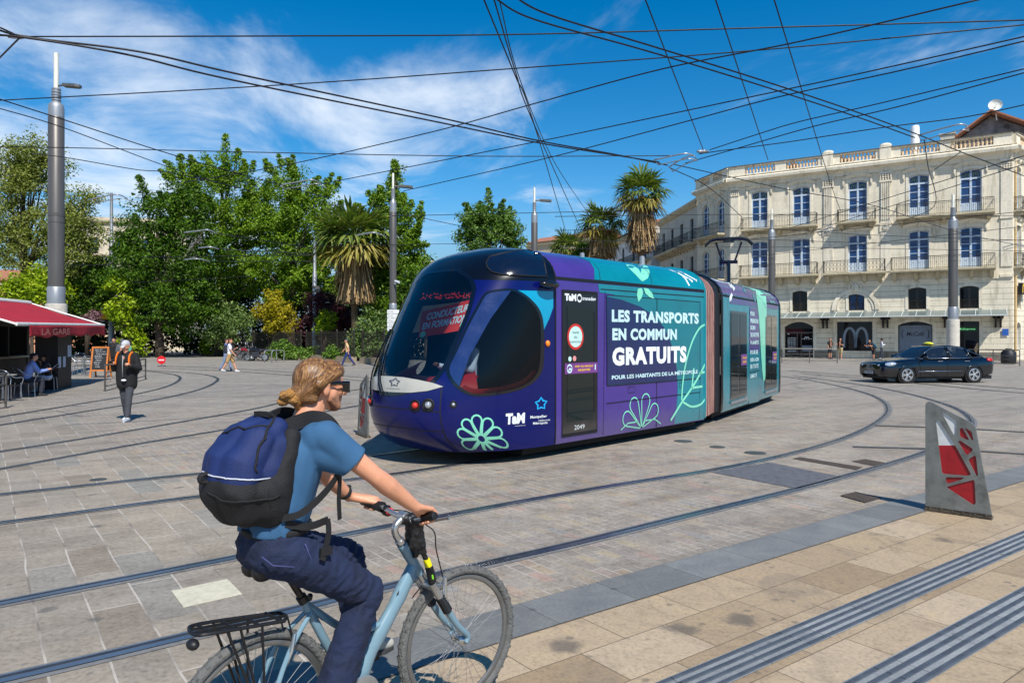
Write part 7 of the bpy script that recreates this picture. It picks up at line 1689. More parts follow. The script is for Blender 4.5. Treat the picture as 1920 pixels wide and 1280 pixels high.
for p, sg in ((PEDR, -1), (PEDL, 1)):
    mb = MB(); mb.tube([BB+V((0, sg*.06, 0)), V((p.x, sg*.075, p.z))], [.014, .011], 8); mb.obj('crank', BSIL, BIKE, smooth=40); mb = MB(); mb.cbox(p+V((0, 0, 0)), (.09, .08, .022)); mb.obj('pedal', BBLK, BIKE)
#print('BIKE', [tuple(round(c, 2) for c in p) for p in (HT0, CR, BB, STT, SP1, CLAMP, gR, gL, gRi, gLi)], 'pedals', PEDR, PEDL)
# ---------------------------------------------------------------- people
def skin_mat(name, c):
    m = mat(name, c, .5, var=.07, vs=14); b = [n for n in m.node_tree.nodes if n.type == 'BSDF_PRINCIPLED'][0]
    b.inputs['Subsurface Weight'].default_value = .12; b.inputs['Subsurface Radius'].default_value = (.02, .008, .004); return m
SKIN = skin_mat('skin_fair', S(206, 146, 114)); SKIN_D = skin_mat('skin_dark', S(110, 72, 52))
_cloth = {}
def cloth(r, g, b, rough=.85, var=.14, vs=9, bump=.25, bs=160):
    k = (r, g, b)
    if k not in _cloth: _cloth[k] = mat('cloth_%02x%02x%02x' % k, S(*k), rough, var=var, vs=vs, bump=bump, bs=bs)
    return _cloth[k]
def wrinkle(amp, sc, ax=(1, 1, .45)):
    def f(p, n):
        q_ = V((p.x*sc*ax[0], p.y*sc*ax[1], p.z*sc*ax[2])); d = 1-abs(mnoise.noise(q_))*2.2; d2 = mnoise.noise(q_*2.3+V((5, 1, 2)))
        return p+n*amp*(d*.7+d2*.5)
    return f
def hand_caps(wr, c, axis, fwd, up, s=1.):
    "palm, four bent fingers of different length and a thumb closing round a bar at c (axis toward the thumb side)"
    axis, fwd, up = V(axis).normalized(), V(fwd).normalized(), V(up).normalized(); caps = []
    for i, (o, L_) in enumerate(((.031, .92), (.011, 1.), (-.011, .94), (-.031, .78))):
        o *= s; kn = c+axis*o+up*.031*s-fwd*.004*s; m_ = c+axis*o+fwd*.030*s*L_+up*.020*s; t_ = c+axis*o*.92+fwd*.027*s*L_-up*.014*s; e = c+axis*o*.9-up*.024*s-fwd*.004*s
        caps += [(wr+axis*o*.45, .014*s, kn, .0118*s), (kn, .0110*s, m_, .0098*s), (m_, .0096*s, t_, .0088*s), (t_, .0086*s, e, .0078*s)]
    b_ = wr.lerp(c+up*.01*s, .45)+axis*.024*s; th = c+axis*.050*s-fwd*.006*s+up*.012*s; te = c+axis*.048*s+fwd*.020*s-up*.010*s
    caps += [(wr, .021*s, b_, .017*s), (b_, .015*s, th, .0112*s), (th, .0108*s, te, .0088*s), (wr, .022*s, wr.lerp(c+up*.022*s, .55), .020*s)]
    return caps
def head_parts(h, f, s=1., turn=0., detail=False):
    "balls and capsules of a head centred at h, looking along f (unit), scaled s"
    f = V(f).normalized(); l = V((0, 0, 1)).cross(f).normalized(); u = f.cross(l)
    Mx = Matrix((f, l, u)).transposed()
    P = lambda x, y, z: h+(f*x+l*y+u*z)*s
    balls = [(P(-.012, 0, .022), (.096*s, .074*s, .080*s), Mx), (P(.038, 0, .024), (.058*s, .064*s, .056*s), Mx)]
    caps = [(P(.0, 0, -.035), .062*s, P(.066, 0, -.078), .027*s), (P(.02, -.035, -.03), .038*s, P(.058, -.018, -.070), .022*s), (P(.02, .035, -.03), .038*s, P(.058, .018, -.070), .022*s),
            (P(.086, 0, .006), .0095*s, P(.116, 0, -.030), .0125*s), (P(.094, -.012, -.033), .009*s, P(.094, .012, -.033), .009*s), (P(.086, -.016, -.055), .0085*s, P(.086, .016, -.055), .0085*s), (P(.084, -.012, -.064), .0085*s, P(.084, .012, -.064), .0085*s), (P(.076, -.034, .018), .012*s, P(.076, .034, .018), .012*s),
            (P(.062, -.036, -.018), .024*s, P(.062, .036, -.018), .024*s)]
    for sg in (-1, 1): balls.append((P(-.015, sg*.077, -.008), (.018*s, .009*s, .031*s), Mx)); balls.append((P(-.012, sg*.080, .014), (.014*s, .010*s, .012*s), Mx))
    return caps, balls, P, Mx
EYEM = mat('eye_dark', S(30, 24, 20), .2, var=0)
def eyes(P, parent, s):
    mb = MB()
    for sg in (-1, 1): mb.ball(P(.079, sg*.031, -.002), (.009*s, .012*s, .007*s), 8, 6)
    mb.obj('eyes', EYEM, parent, smooth=True)
def shoe(mb_caps, an, f, s=1.): return [(an+V((0, 0, -.045*s))-f*.035*s, .042*s, an+V((0, 0, -.055*s))+f*.09*s, .036*s), (an+V((0, 0, -.06*s))+f*.09*s, .036*s, an+V((0, 0, -.068*s))+f*.155*s, .026*s), (an+V((0, 0, .0)), .045*s, an+V((0, 0, -.05*s)), .045*s)]

def person(lab, loc, head, H=1.75, stride=.0, arms=None, top=(30, 30, 32), sleeve=.45, pants=(40, 44, 60), shorts=False, shoes=(220, 220, 220), hair=(50, 36, 26), style='short', skin=None, pack=None, lean=.0, look=0., sit=False, vox=.017, group='people walking about the square', coat=False, hat=None, skirt=False):
    s = H/1.75; t = thing('person', loc, lab, 'person', head, group); sk = skin or SKIN; X = V((1, 0, 0))
    hz = (.50 if sit else .91)*s
    lx = math.sin(lean)*.5*s
    hip = V((0, 0, hz)); ch = V((lx*.75, 0, hz+.40*s)); shz = hz+.50*s; nk = V((lx, 0, hz+.55*s)); hd = V((lx*1.15+.02*s, 0, hz+.70*s))
    legs = []
    for sg in (-1, 1):
        a = stride*sg; h = hip+V((0, sg*.085*s, 0))
        if sit: k = h+V((.42*s, sg*.03, .0)); an = k+V((-.04*s, 0, -.41*s))
        else:
            k = h+V((math.sin(a)*.43*s+.02*s, 0, -math.cos(a)*.43*s)); b = a*1.0-(.55*abs(stride) if a < 0 else .05); an = k+V((math.sin(b)*.41*s, 0, -math.cos(b)*.40*s))
        legs.append((h, k, an))
    lo = min(l[2].z for l in legs)-.085*s
    if not sit:
        dz = V((0, 0, -lo)); legs = [(h+dz, k+dz, an+dz) for h, k, an in legs]; hip += dz; ch += dz; nk += dz; hd += dz; shz -= lo
    if arms is None: arms = 'swing'
    A = []
    for i, sg in enumerate((-1, 1)):
        sh = V((lx*.95, sg*.185*s, shz)); a_ = arms[i] if isinstance(arms, (list, tuple)) else arms
        if a_ == 'swing': w = -stride*sg*.9; el = sh+V((math.sin(w)*.28*s, sg*.05*s, -math.cos(w)*.28*s)); wr = el+V((math.sin(w+.35)*.25*s, 0, -math.cos(w+.35)*.25*s))
        elif a_ == 'phone': el = sh+V((.04*s, sg*.05*s, -.28*s)); wr = el+V((.21*s, -sg*.09*s, .09*s))
        elif a_ == 'strap': el = sh+V((.02*s, sg*.10*s, -.27*s)); wr = el+V((.17*s, -sg*.10*s, .06*s))
        elif a_ == 'table': el = sh+V((.14*s, sg*.07*s, -.25*s)); wr = el+V((.23*s, -sg*.05*s, .05*s))
        elif a_ == 'face': el = sh+V((.12*s, sg*.04*s, -.24*s)); wr = el+V((.08*s, -sg*.07*s, .24*s))
        else: el = sh+V((-.02*s, sg*.04*s, -.28*s)); wr = el+V((.06*s, -sg*.02*s, -.25*s))
        A.append((sh, el, wr))
    f = V((math.cos(look), 0, math.sin(look)))
    hc, hb, P, Mx = head_parts(hd, f, s*1.02)
    caps = [(hip, .12*s, ch, .12*s), (nk-V((0, 0, .07*s)), .06*s, hd-V((0, 0, .04*s)), .052*s)]+hc
    for h, k, an in legs: caps += [(h, .085*s, k, .056*s), (k, .054*s, k.lerp(an, .35), .052*s), (k.lerp(an, .35), .052*s, an, .034*s)]
    for (sh, el, wr) in A:
        fw = (wr-el).normalized(); up = V((0, 0, 1)); ax = fw.cross(up); ax = ax.normalized() if ax.length > .1 else V((0, 1, 0)); c = wr+fw*.075*s
        u2 = ax.cross(fw)
        caps += [(sh, .052*s, el, .038*s), (el, .04*s, wr, .026*s)]+hand_caps(wr, c, ax if sh.y < 0 else -ax, fw, -u2 if u2.z < 0 else u2, s)
    blob('body', caps, hb, vox*.72, sk, t, 3)
    tm = cloth(*top); pm = cloth(*pants); g = .022*s
    sc = [(hip+V((0, -.06*s, .02*s)), .115*s, ch+V((0, -.07*s, 0)), .115*s), (hip+V((0, .06*s, .02*s)), .115*s, ch+V((0, .07*s, 0)), .115*s), (V((lx*.9, -.15*s, shz-.03*s)), .07*s, V((lx*.9, .15*s, shz-.03*s)), .07*s), (V((lx, -.06*s, shz+.03*s)), .06*s, V((lx, .06*s, shz+.03*s)), .06*s)]
    if coat: sc += [(hip+V((0, -.07*s, -.12*s)), .125*s, ch+V((0, -.08*s, 0)), .125*s), (hip+V((0, .07*s, -.12*s)), .125*s, ch+V((0, .08*s, 0)), .125*s)]
    for sh, el, wr in A:
        if sleeve <= .5: sc += [(sh, .066*s, sh.lerp(el, sleeve*1.6), .06*s)]
        else: sc += [(sh, .068*s, el, .056*s), (el, .056*s, el.lerp(wr, .95), .042*s)]
    if coat: sc = [(a, r*1.12, b_, r2*1.12) for a, r, b_, r2 in sc]
    blob('shirt' if not coat else 'jacket', sc, [], vox, tm, t, 3, wrinkle(.006*s, 9))
    pc = [(hip+V((0, -.05*s, .03*s)), .125*s, hip+V((0, .05*s, .03*s)), .125*s)]
    for h, k, an in legs:
        if skirt: pc += [(h, .12*s, h.lerp(k, .9)+V((0, 0, 0)), .12*s)]
        elif shorts: pc += [(h, .105*s, h.lerp(k, .85), .088*s)]
        else: pc += [(h, .1*s, k, .07*s), (k, .068*s, k.lerp(an, .9), .06*s)]
    blob('trousers' if not shorts else 'shorts', pc, [], vox, pm, t, 3, wrinkle(.006*s, 9, (1, 1, .9)))
    for h, k, an in legs: blob('shoe', shoe(None, an, X, s), [], vox*.8, cloth(*shoes), t, 2)
    hm = cloth(*(hat or hair)); hb2 = [(P(-.024, 0, .036), (.092*s, .083*s, .088*s), Mx), (P(.018, 0, .064), (.072*s, .068*s, .050*s), Mx), (P(-.05, 0, .0), (.062*s, .070*s, .072*s), Mx)]; hcap = []
    if style == 'cap': hcap = [(P(.05, -.03, .052), .02*s, P(.145, -.02, .03), .010*s), (P(.05, .03, .052), .02*s, P(.145, .02, .03), .010*s), (P(.05, 0, .055), .02*s, P(.152, 0, .033), .010*s)]
    if style == 'long': hcap = [(P(-.06, 0, .0), .065*s, P(-.075, 0, -.13), .05*s), (P(-.03, -.06, .02), .03*s, P(-.04, -.06, -.12), .025*s), (P(-.03, .06, .02), .03*s, P(-.04, .06, -.12), .025*s)]
    if style != 'bald': blob('cap' if style == 'cap' else 'hair', hcap, hb2, vox*.7, hm, t, 2, (lambda p, n: p+n*.004*mnoise.noise(p*45)) if style != 'cap' else None)
    eyes(P, t, s)
    if pack:
        blob('backpack', [(ch+V((-.20*s, -.07*s, .03*s)), .085*s, hip+V((-.19*s, -.07*s, .16*s)), .10*s), (ch+V((-.20*s, .07*s, .03*s)), .085*s, hip+V((-.19*s, .07*s, .16*s)), .10*s)], [], vox, cloth(*pack), t, 3)
        mb = MB()
        for sg in (-1, 1): mb.tube(catmull([ch+V((-.13*s, sg*.09*s, .14*s)), ch+V((-.02*s, sg*.10*s, .20*s)), ch+V((.12*s, sg*.11*s, .08*s)), ch+V((.13*s, sg*.13*s, -.1*s)), ch+V((-.08*s, sg*.16*s, -.22*s))], 4), .022*s, 6, flat=.5)
        mb.obj('straps', cloth(*pack), t, smooth=True)
    return t, P, A, ch

# --- the cyclist, built in the bicycle's frame
CY = thing('person', BP, 'cyclist with blond hair bun, sunglasses, blue t-shirt and navy trousers riding the pale blue bicycle', 'person', BA)
hd = V((.283, 0, 1.643)); fd = V((1, -.04, -.03))
hc, hb, HP, HM = head_parts(hd, fd, 1.045)
shR, elR, wrR = V((.205, -.165, 1.455)), V((.383, -.255, 1.283)), V((.580, -.262, 1.128)); shL, elL, wrL = V((.27, .165, 1.455)), V((.465, .262, 1.225)), V((.628, .292, 1.082))
gcR = gR-dR*.048; gcL = gL-dL*.048
hR = hand_caps(wrR, gcR, -dR, V((.94, .0, -.34)), V((.34, 0, .94)), 1.02); hL = hand_caps(wrL, gcL, -dL, V((.94, .0, -.34)), V((.34, 0, .94)), 1.02)
knR, anR, knL, anL = V((.440, -.108, .772)), V((.235, -.118, .325)), V((.497, .112, .862)), V((.578, .118, .482))
hipR, hipL = V((.095, -.092, 1.0)), V((.095, .092, 1.0))
caps = [(V((.075, -.04, 1.05)), .084, V((.14, -.055, 1.36)), .084), (V((.075, .04, 1.05)), .084, V((.14, .055, 1.36)), .084), (V((.195, -.12, 1.445)), .058, V((.23, .12, 1.445)), .058), (V((.205, 0, 1.46)), .066, V((.262, 0, 1.60)), .054), (V((.2, -.05, 1.455)), .048, V((.2, .05, 1.455)), .048)]+hc
caps += [(shR, .052, elR, .037), (elR, .038, elR.lerp(wrR, .28), .042), (elR.lerp(wrR, .28), .042, wrR, .026), (shL, .052, elL, .037), (elL, .038, elL.lerp(wrL, .28), .042), (elL.lerp(wrL, .28), .042, wrL, .026)]+hR+hL
for h, k, a in ((hipR, knR, anR), (hipL, knL, anL)): caps += [(h, .088, k, .056), (k, .054, k.lerp(a, .3), .053), (k.lerp(a, .3), .053, a, .036)]
blob('body', caps, hb, .0062, SKIN, CY, 3)
TEE = cloth(46, 88, 124, .85, .08, 4, .15, 260); NAVY = cloth(19, 32, 62, .85, .3, 7, .35, 120)
sl = shR.lerp(elR, .58); sl2 = shL.lerp(elL, .58); SLD = (elR-shR).normalized()
tee = [(V((.062, -.052, 1.10)), .098, V((.135, -.068, 1.37)), .10), (V((.062, .052, 1.10)), .098, V((.135, .068, 1.37)), .10), (V((.08, -.035, 1.09)), .098, V((.158, -.04, 1.33)), .094), (V((.08, .035, 1.09)), .098, V((.158, .04, 1.33)), .094),
       (V((.19, -.135, 1.44)), .068, V((.24, .135, 1.44)), .068), (V((.185, -.08, 1.455)), .052, V((.2, .08, 1.455)), .052), (shR, .064, sl, .060), (shL, .064, sl2, .060), (shR+V((-.01, .03, -.06)), .066, sl+V((-.02, .01, -.01)), .052)]
def teewarp(p, n):
    q_ = V((p.x*7, p.y*7, p.z*4.2)); d = (1-abs(mnoise.noise(q_+V((0, 0, p.x*6))))*2)*.007+mnoise.noise(q_*2.6)*.004
    p = p+n*d
    if p.z < 1.085: p.z = 1.085+(p.z-1.085)*.15
    e = (p-sl).dot(SLD)
    if e > 0 and p.y < -.13: p = p-SLD*e*.92
    e = (p-sl2).dot((elL-shL).normalized())
    if e > 0 and p.y > .13: p = p-(elL-shL).normalized()*e*.92
    return p
blob('shirt', tee, [], .0085, TEE, CY, 6, teewarp)
tr = [(V((.07, -.055, 1.035)), .110, V((.075, .055, 1.035)), .110), (V((.062, -.06, 1.015)), .104, V((.062, .06, 1.015)), .104), (V((.085, 0, 1.08)), .108, V((.08, 0, 1.03)), .11)]
for h, k, a, r in ((hipR, knR, anR.lerp(knR, .16), 1), (hipL, knL, anL.lerp(knL, .12), 1)): tr += [(h, .097, h.lerp(k, .5), .082), (h.lerp(k, .5), .081, k, .064), (k, .064, k.lerp(a, .3), .064), (k.lerp(a, .3), .068, a, .074)]
def trwarp(p, n):
    ka = min((p-knR).length, (p-knL).length); w = 1.0+1.5*max(0, 1-ka/.16)
    q_ = V((p.x*6+p.z*7, p.y*9, p.z*13-p.x*9)); d = ((1-abs(mnoise.noise(q_*1.5))*2.3)*.0062+(1-abs(mnoise.noise(q_*3.1))*2)*.0026)*w
    p = p+n*d
    if p.z > 1.105: p.z = 1.105+(p.z-1.105)*.1
    return p
TRS = blob('trousers', tr, [], .0085, NAVY, CY, 4, trwarp)
mb = MB(); mb.tube([(.085+.122*math.cos(a), .155*math.sin(a), 1.098+.01*math.cos(a)) for a in [2*PI*k/28 for k in range(28)]], .016, 6, closed=True, flat=.5); mb.obj('belt', cloth(22, 22, 24), CY, smooth=True)
mb = MB(); p0 = V((.03, -.175, 1.02)); mb.tube([(-.045, -.13, 1.03), (-.02, -.168, 1.0), (.05, -.20, .985)], .003, 5); mb.tube([(.1, -.19, 1.06), (.13, -.185, .99), (.17, -.185, .97)], .003, 5); mb.obj('pocket_seam', cloth(60, 66, 110), TRS, smooth=True)
for a, f, sg in ((anR, V((.98, 0, -.18)), -1), (anL, V((.99, 0, -.1)), 1)):
    o = blob('shoe', shoe(None, a+V((.0, 0, .0)), f.normalized()), [], .008, cloth(176, 176, 170), CY, 3); sk = MB(); sk.tube([a+V((0, 0, -.01)), a.lerp(knR if sg < 0 else knL, .12), a.lerp(knR if sg < 0 else knL, .26)], [.042, .043, .044], 12); sk.obj('sock', cloth(40, 42, 54), CY, smooth=True)
    mb = MB(); mb.prism([(-.085, -.035), (.1, -.045), (.17, -.02), (.17, .02), (.1, .045), (-.085, .035)], lambda u, v, d: a+f*u+V((0, v, d-.098+.0)), 0, .018); mb.obj('sole', cloth(60, 60, 62), o)
# hair drawn back to a bun
HAIR = bpy.data.materials.new('hair_blond'); HAIR.use_nodes = True; HAIR.node_tree.nodes.clear(); q = NT(HAIR.node_tree)
oc = q.n('ShaderNodeTexCoord').outputs['Object']; ox, oy, oz = q.sep(oc)
rx, rz = q.m('SUBTRACT', ox, .165), q.m('SUBTRACT', oz, 1.60); an = q.m('ARCTAN2', rz, rx); rad = q.m('SQRT', q.m('ADD', q.m('MULTIPLY', rx, rx), q.m('MULTIPLY', rz, rz)))
sv = q.xyz(q.m('MULTIPLY', an, 9), q.m('MULTIPLY', oy, 55), q.m('MULTIPLY', rad, 6)); st = q.noise(sv, 2.1, 7, .7, .25); s2 = q.noise(sv, 9, 4, .6)
hcol = q.ramp(q.m('ADD', q.m('MULTIPLY', st, .8), q.m('MULTIPLY', s2, .25)), [(.38, S(46, 28, 16)), (.5, S(98, 66, 36)), (.6, S(152, 110, 64)), (.74, S(206, 166, 108))])
b = q.n('ShaderNodeBsdfPrincipled', {'Base Color': hcol, 'Roughness': .42, 'Specular IOR Level': .5}); q.put(b.inputs['Normal'], q.n('ShaderNodeBump', {'Strength': .3, 'Distance': .003, 'Height': q.m('ADD', st, s2)}).outputs[0])
q.L.new(b.outputs[0], q.n('ShaderNodeOutputMaterial').inputs[0])
def hwarp(p, n):
    a = math.atan2(p.z-1.60, p.x-.165); return p+n*(.0006*math.sin(a*60+5*mnoise.noise(V((p.y*14, a*2, 0)))))
bn_ = HP(-.112, .0, -.045)
hairb = [(HP(-.024, 0, .031), (.094, .081, .088), HM), (HP(.036, 0, .058), (.070, .069, .052), HM), (HP(-.052, 0, .0), (.062, .072, .076), HM), (HP(-.08, 0, -.025), (.045, .05, .045), HM)]
hr = blob('hair', [(HP(.04, -.062, .052), .022, HP(-.05, -.078, .012), .026), (HP(.04, .062, .052), .022, HP(-.05, .078, .012), .026), (HP(-.05, -.070, .0), .024, bn_, .03), (HP(-.05, .07, .0), .024, bn_, .03), (HP(-.06, -.05, -.045), .026, bn_, .024)], hairb, .0055, HAIR, CY, 8, hwarp)
bl = []
rr = random.Random(11)
for k in range(9): a = 2*PI*k/9; bl.append((bn_+V((-.020+.026*math.cos(a), .03*math.sin(a), .020*math.sin(2*a)+.002)), (.022, .021, .019), None))
bl += [(bn_+V((.016, -.01, -.03)), (.016, .018, .026), None), (bn_+V((.03, .0, -.05)), (.013, .016, .026), None), (bn_+V((-.035, 0, -.012)), (.016, .018, .016), None)]
BUNM = mat('hair_bun', S(176, 126, 64), .45, var=.35, vs=38, bump=.8, bs=120)
blob('hair_bun', [], bl, .005, BUNM, CY, 1, lambda p, n: p+n*.004*mnoise.noise(p*110))
blob('beard', [(HP(.062, -.016, -.079), .0255, HP(.062, .016, -.079), .0255), (HP(.012, -.056, -.052), .012, HP(.058, -.024, -.080), .0195), (HP(.012, .056, -.052), .012, HP(.058, .024, -.080), .0195), (HP(.09, -.016, -.046), .006, HP(.09, .016, -.046), .006)], [], .005, mat('stubble', S(164, 112, 82), .8, var=.3, vs=60, bump=.6, bs=300), CY, 3)
sg_ = MB()
for sg in (-1, 1):
    sg_.tube([HP(-.028, sg*.082, .010), HP(.03, sg*.080, .014), HP(.088, sg*.073, .012)], [.0055, .0065, .010], 8, flat=.5, up=(0, 0, 1))
fr_pts = lambda y, z: HP(.112-.5*abs(y)**2*7+(-.012 if abs(y) < .01 else 0), y, z)
sg_.grid(lambda u, v: fr_pts(-.075+.15*u, -.020+.038*v+(.010*(1-abs(2*u-1)*6) if v < .5 and abs(2*u-1) < .16 else 0)), 25, 5); sg_.grid(lambda u, v: fr_pts(-.075+.15*u, -.020+.038*v)+fd*-.008, 25, 5)
for sg in (-1, 1): sg_.add([fr_pts(sg*.075, -.026), fr_pts(sg*.075, .02), HP(.055, sg*.076, .018), HP(.06, sg*.076, -.02)], [(0, 1, 2, 3)])
sg_.obj('sunglasses', mat('sunglass_black', S(8, 8, 9), .12, var=0, coat=.5), CY, smooth=40, fix=False)
mb = MB(); wd = (wrL-elL).normalized(); wc = wrL-wd*.035; a1 = wd.cross(V((0, 0, 1))).normalized(); a2 = a1.cross(wd)
mb.tube([wc+a1*.031*math.cos(t)+a2*.031*math.sin(t) for t in [2*PI*k/20 for k in range(20)]], .011, 6, closed=True, flat=.45); mb.ball(wc-a2*(-.034), (.016, .016, .008), 10, 6); mb.obj('watch', cloth(18, 18, 20), CY, smooth=True)
# the backpack
PK = thing('backpack', BIKE_M @ V((-.05, 0, 1.12)), 'royal blue and black backpack worn by the cyclist', 'backpack', BA); PO = V((-.05, 0, 1.12))
K = lambda x, y, z: V((x, y, z))-PO
PBLUE = cloth(8, 34, 88, .7, .2, 6, .3, 200); PBLK = cloth(18, 18, 21, .75, .2, 8, .35, 200)
def pkwarp(p, n): q_ = V((p.x*9, p.y*6, p.z*7)); return p+n*((1-abs(mnoise.noise(q_))*2)*.006+mnoise.noise(q_*2.7)*.003)
bb = []; kk = []
for sg in (-1, 1):
    bb += [(K(.045, sg*.07, 1.49), .045, K(-.025, sg*.075, 1.45), .066), (K(-.025, sg*.075, 1.45), .066, K(-.092, sg*.075, 1.365), .074), (K(-.092, sg*.075, 1.365), .076, K(-.097, sg*.075, 1.325), .080), (K(.03, sg*.075, 1.42), .074, K(.0, sg*.08, 1.32), .076)]
    kk += [(K(-.098, sg*.07, 1.275), .090, K(-.068, sg*.07, 1.215), .080), (K(-.068, sg*.07, 1.215), .080, K(.0, sg*.08, 1.195), .066), (K(.02, sg*.105, 1.29), .07, K(.01, sg*.095, 1.2), .075), (K(.085, sg*.112, 1.46), .036, K(.03, sg*.128, 1.30), .05), (K(-.02, sg*.125, 1.27), .06, K(-.01, sg*.12, 1.21), .06)]
bb += [(K(.04, 0, 1.495), .052, K(-.028, 0, 1.457), .072), (K(-.028, 0, 1.457), .072, K(-.10, 0, 1.367), .082), (K(-.10, 0, 1.367), .084, K(-.105, 0, 1.325), .088)]; kk += [(K(-.105, 0, 1.275), .097, K(-.075, 0, 1.215), .087), (K(-.075, 0, 1.215), .085, K(0, 0, 1.2), .07)]
bl_ = blob('main_pocket', bb, [], .0085, PBLUE, PK, 4, pkwarp); bk_ = blob('lower_pocket', kk, [], .0085, PBLK, PK, 4, pkwarp)
mb = MB()
def onp(o, pts, lift=.001): return [(lambda r: r[1]+r[2]*lift)(o.closest_point_on_mesh(p)) for p in catmull([K(*p) for p in pts], 8)]
mb.tube(onp(bl_, [(-.24, .1, 1.345), (-.24, 0, 1.35), (-.23, -.08, 1.345), (-.19, -.15, 1.338), (-.12, -.2, 1.33), (-.04, -.2, 1.318)]), .003, 6)
mb.obj('piping', cloth(190, 194, 204), bl_, smooth=True)
mb = MB(); mb.tube(onp(bl_, [(.05, -.06, 1.55), (.0, -.12, 1.53), (-.05, -.18, 1.48), (-.08, -.2, 1.42), (-.06, -.22, 1.36)]), .005, 6); mb.tube(onp(bl_, [(-.0, -.14, 1.54), (-.08, -.08, 1.54), (-.12, .0, 1.52), (-.12, .08, 1.5)]), .004, 6); mb.tube(onp(bk_, [(-.2, -.02, 1.28), (-.2, -.1, 1.25), (-.15, -.2, 1.24), (-.06, -.22, 1.24), (-.0, -.2, 1.26)]), .004, 6); mb.tube(onp(bk_, [(-.06, -.22, 1.31), (-.05, -.22, 1.2), (-.04, -.2, 1.14)]), .003, 6); mb.obj('zip', PBLK, bl_, smooth=True)
def strap(pts, w, th=.004, m=PBLK, name='strap'):
    P = catmull([K(*p) for p in pts], 6); mb = MB(); vs = []
    for i, p in enumerate(P):
        t_ = (P[min(i+1, len(P)-1)]-P[max(i-1, 0)]).normalized(); out = p+PO-V((.16, 0, p.z+PO.z)); out.z *= 0; out = out-t_*out.dot(t_); out = out.normalized() if out.length > .01 else V((0, -1, 0))
        sd2 = t_.cross(out).normalized(); vs += [p+sd2*w/2+out*th, p-sd2*w/2+out*th, p-sd2*w/2-out*th, p+sd2*w/2-out*th]
    n = len(P); mb.add(vs, [(i*4+k, i*4+(k+1) % 4, (i+1)*4+(k+1) % 4, (i+1)*4+k) for i in range(n-1) for k in range(4)]+[(0, 1, 2, 3), ((n-1)*4+3, (n-1)*4+2, (n-1)*4+1, (n-1)*4)]); return mb.obj(name, m, PK, smooth=30)
for sg in (-1, 1):
    strap([(.085, sg*.085, 1.50), (.125, sg*.10, 1.515), (.19, sg*.11, 1.527), (.26, sg*.12, 1.497), (.305, sg*.13, 1.43), (.295, sg*.15, 1.36)], .055, .008, name='shoulder_strap')
    strap([(.295, sg*.15, 1.37), (.26, sg*.178, 1.31), (.17, sg*.205, 1.24), (.08, sg*.195, 1.18), (.02, sg*.155, 1.165)], .026, .003, name='lower_strap')
strap([(.262, -.172, 1.345), (.262, -.178, 1.28), (.262, -.172, 1.20), (.264, -.175, 1.12)], .026, .003, name='loose_strap'); strap([(.215, -.165, 1.13), (.21, -.180, 1.08), (.19, -.192, 1.03), (.165, -.205, .985)], .026, .003, name='loose_strap'); strap([(.04, -.15, 1.14), (.12, -.178, 1.12), (.215, -.165, 1.125)], .028, .003, name='hip_strap')
mb = MB(); mb.cbox(K(.185, -.199, 1.015), (.05, .016, .03)); mb.obj('buckle', PBLK, PK)
strap([(.06, -.05, 1.515), (.03, -.05, 1.545), (.01, .0, 1.548), (.02, .04, 1.54), (.05, .05, 1.51)], .02, .006, name='top_handle')
mb = MB(); mb.tube(catmull([K(-.17, .0, 1.335), K(-.20, .0, 1.342), K(-.217, .0, 1.335), K(-.217, .0, 1.318), K(-.197, .0, 1.312), K(-.17, .0, 1.316)], 5), .009, 6, flat=1.6); mb.obj('loop', PBLK, PK, smooth=True)
# --- walking man with the phone
WM, P, A, ch = person('man in grey cap and black jacket with orange straps looking at his phone', G(238, 789), R(-90), 1.78, .17, ('phone', 'strap'), (18, 18, 20), 1, (62, 64, 70), False, (200, 202, 206), (30, 24, 20), 'cap', None, (26, 18, 20), .06, -.45, vox=.012, coat=True, hat=(176, 176, 178))
mb = MB(); c = A[0][2]+V((.085, .02, .035)); mb.cbox((0, 0, 0), (.012, .075, .15), Matrix.Translation(c) @ Matrix.Rotation(.9, 4, 'Y')); tag(mb.obj('phone', cloth(24, 24, 28), None), 'dark phone held by the man in the grey cap', 'phone').matrix_world = Matrix.Translation(G(238, 789)) @ Matrix.Rotation(R(-90), 4, 'Z')
mb = MB()
for sg in (-1, 1): mb.tube(catmull([ch+V((-.04, sg*.15, .13)), ch+V((.06, sg*.145, .155)), ch+V((.145, sg*.14, .06)), ch+V((.165, sg*.15, -.13))], 4), .034, 8, flat=.45)
mb.obj('orange_straps', cloth(232, 116, 22), WM, smooth=True)
mb = MB(); mb.tube([ch+V((.142, 0, .1)), ch+V((.158, 0, -.1)), ch+V((.150, 0, -.36))], .010, 6); mb.obj('zip', cloth(150, 152, 156), WM, smooth=True); mb = MB(); mb.ball(ch+V((.165, .03, -.43)), (.02, .06, .025), 10, 6); mb.obj('logo_patch', cloth(214, 216, 218), WM, smooth=True)
GP = 'people walking about the square'
person('man in white t-shirt and tan shorts with dark backpack walking past the motorbikes', G(431, 697), R(12), 1.78, .36, ('swing', 'phone'), (226, 226, 230), .45, (176, 142, 92), True, (206, 206, 208), (96, 52, 34), 'short', None, (34, 38, 50), vox=.018)
person('man in blue shirt half hidden behind the one in white', G(424, 695), R(14), 1.76, .3, 'swing', (92, 118, 170), .45, (120, 134, 160), False, (90, 92, 96), (40, 30, 24), 'short', vox=.022)
person('man in tan t-shirt and cap striding left along the park fence', G(652, 686), R(190), 1.74, .42, 'swing', (214, 176, 130), .45, (36, 48, 104), False, (60, 50, 44), (60, 60, 62), 'cap', vox=.018, hat=(70, 72, 78), lean=.12)
GB = 'people in front of the stone building'
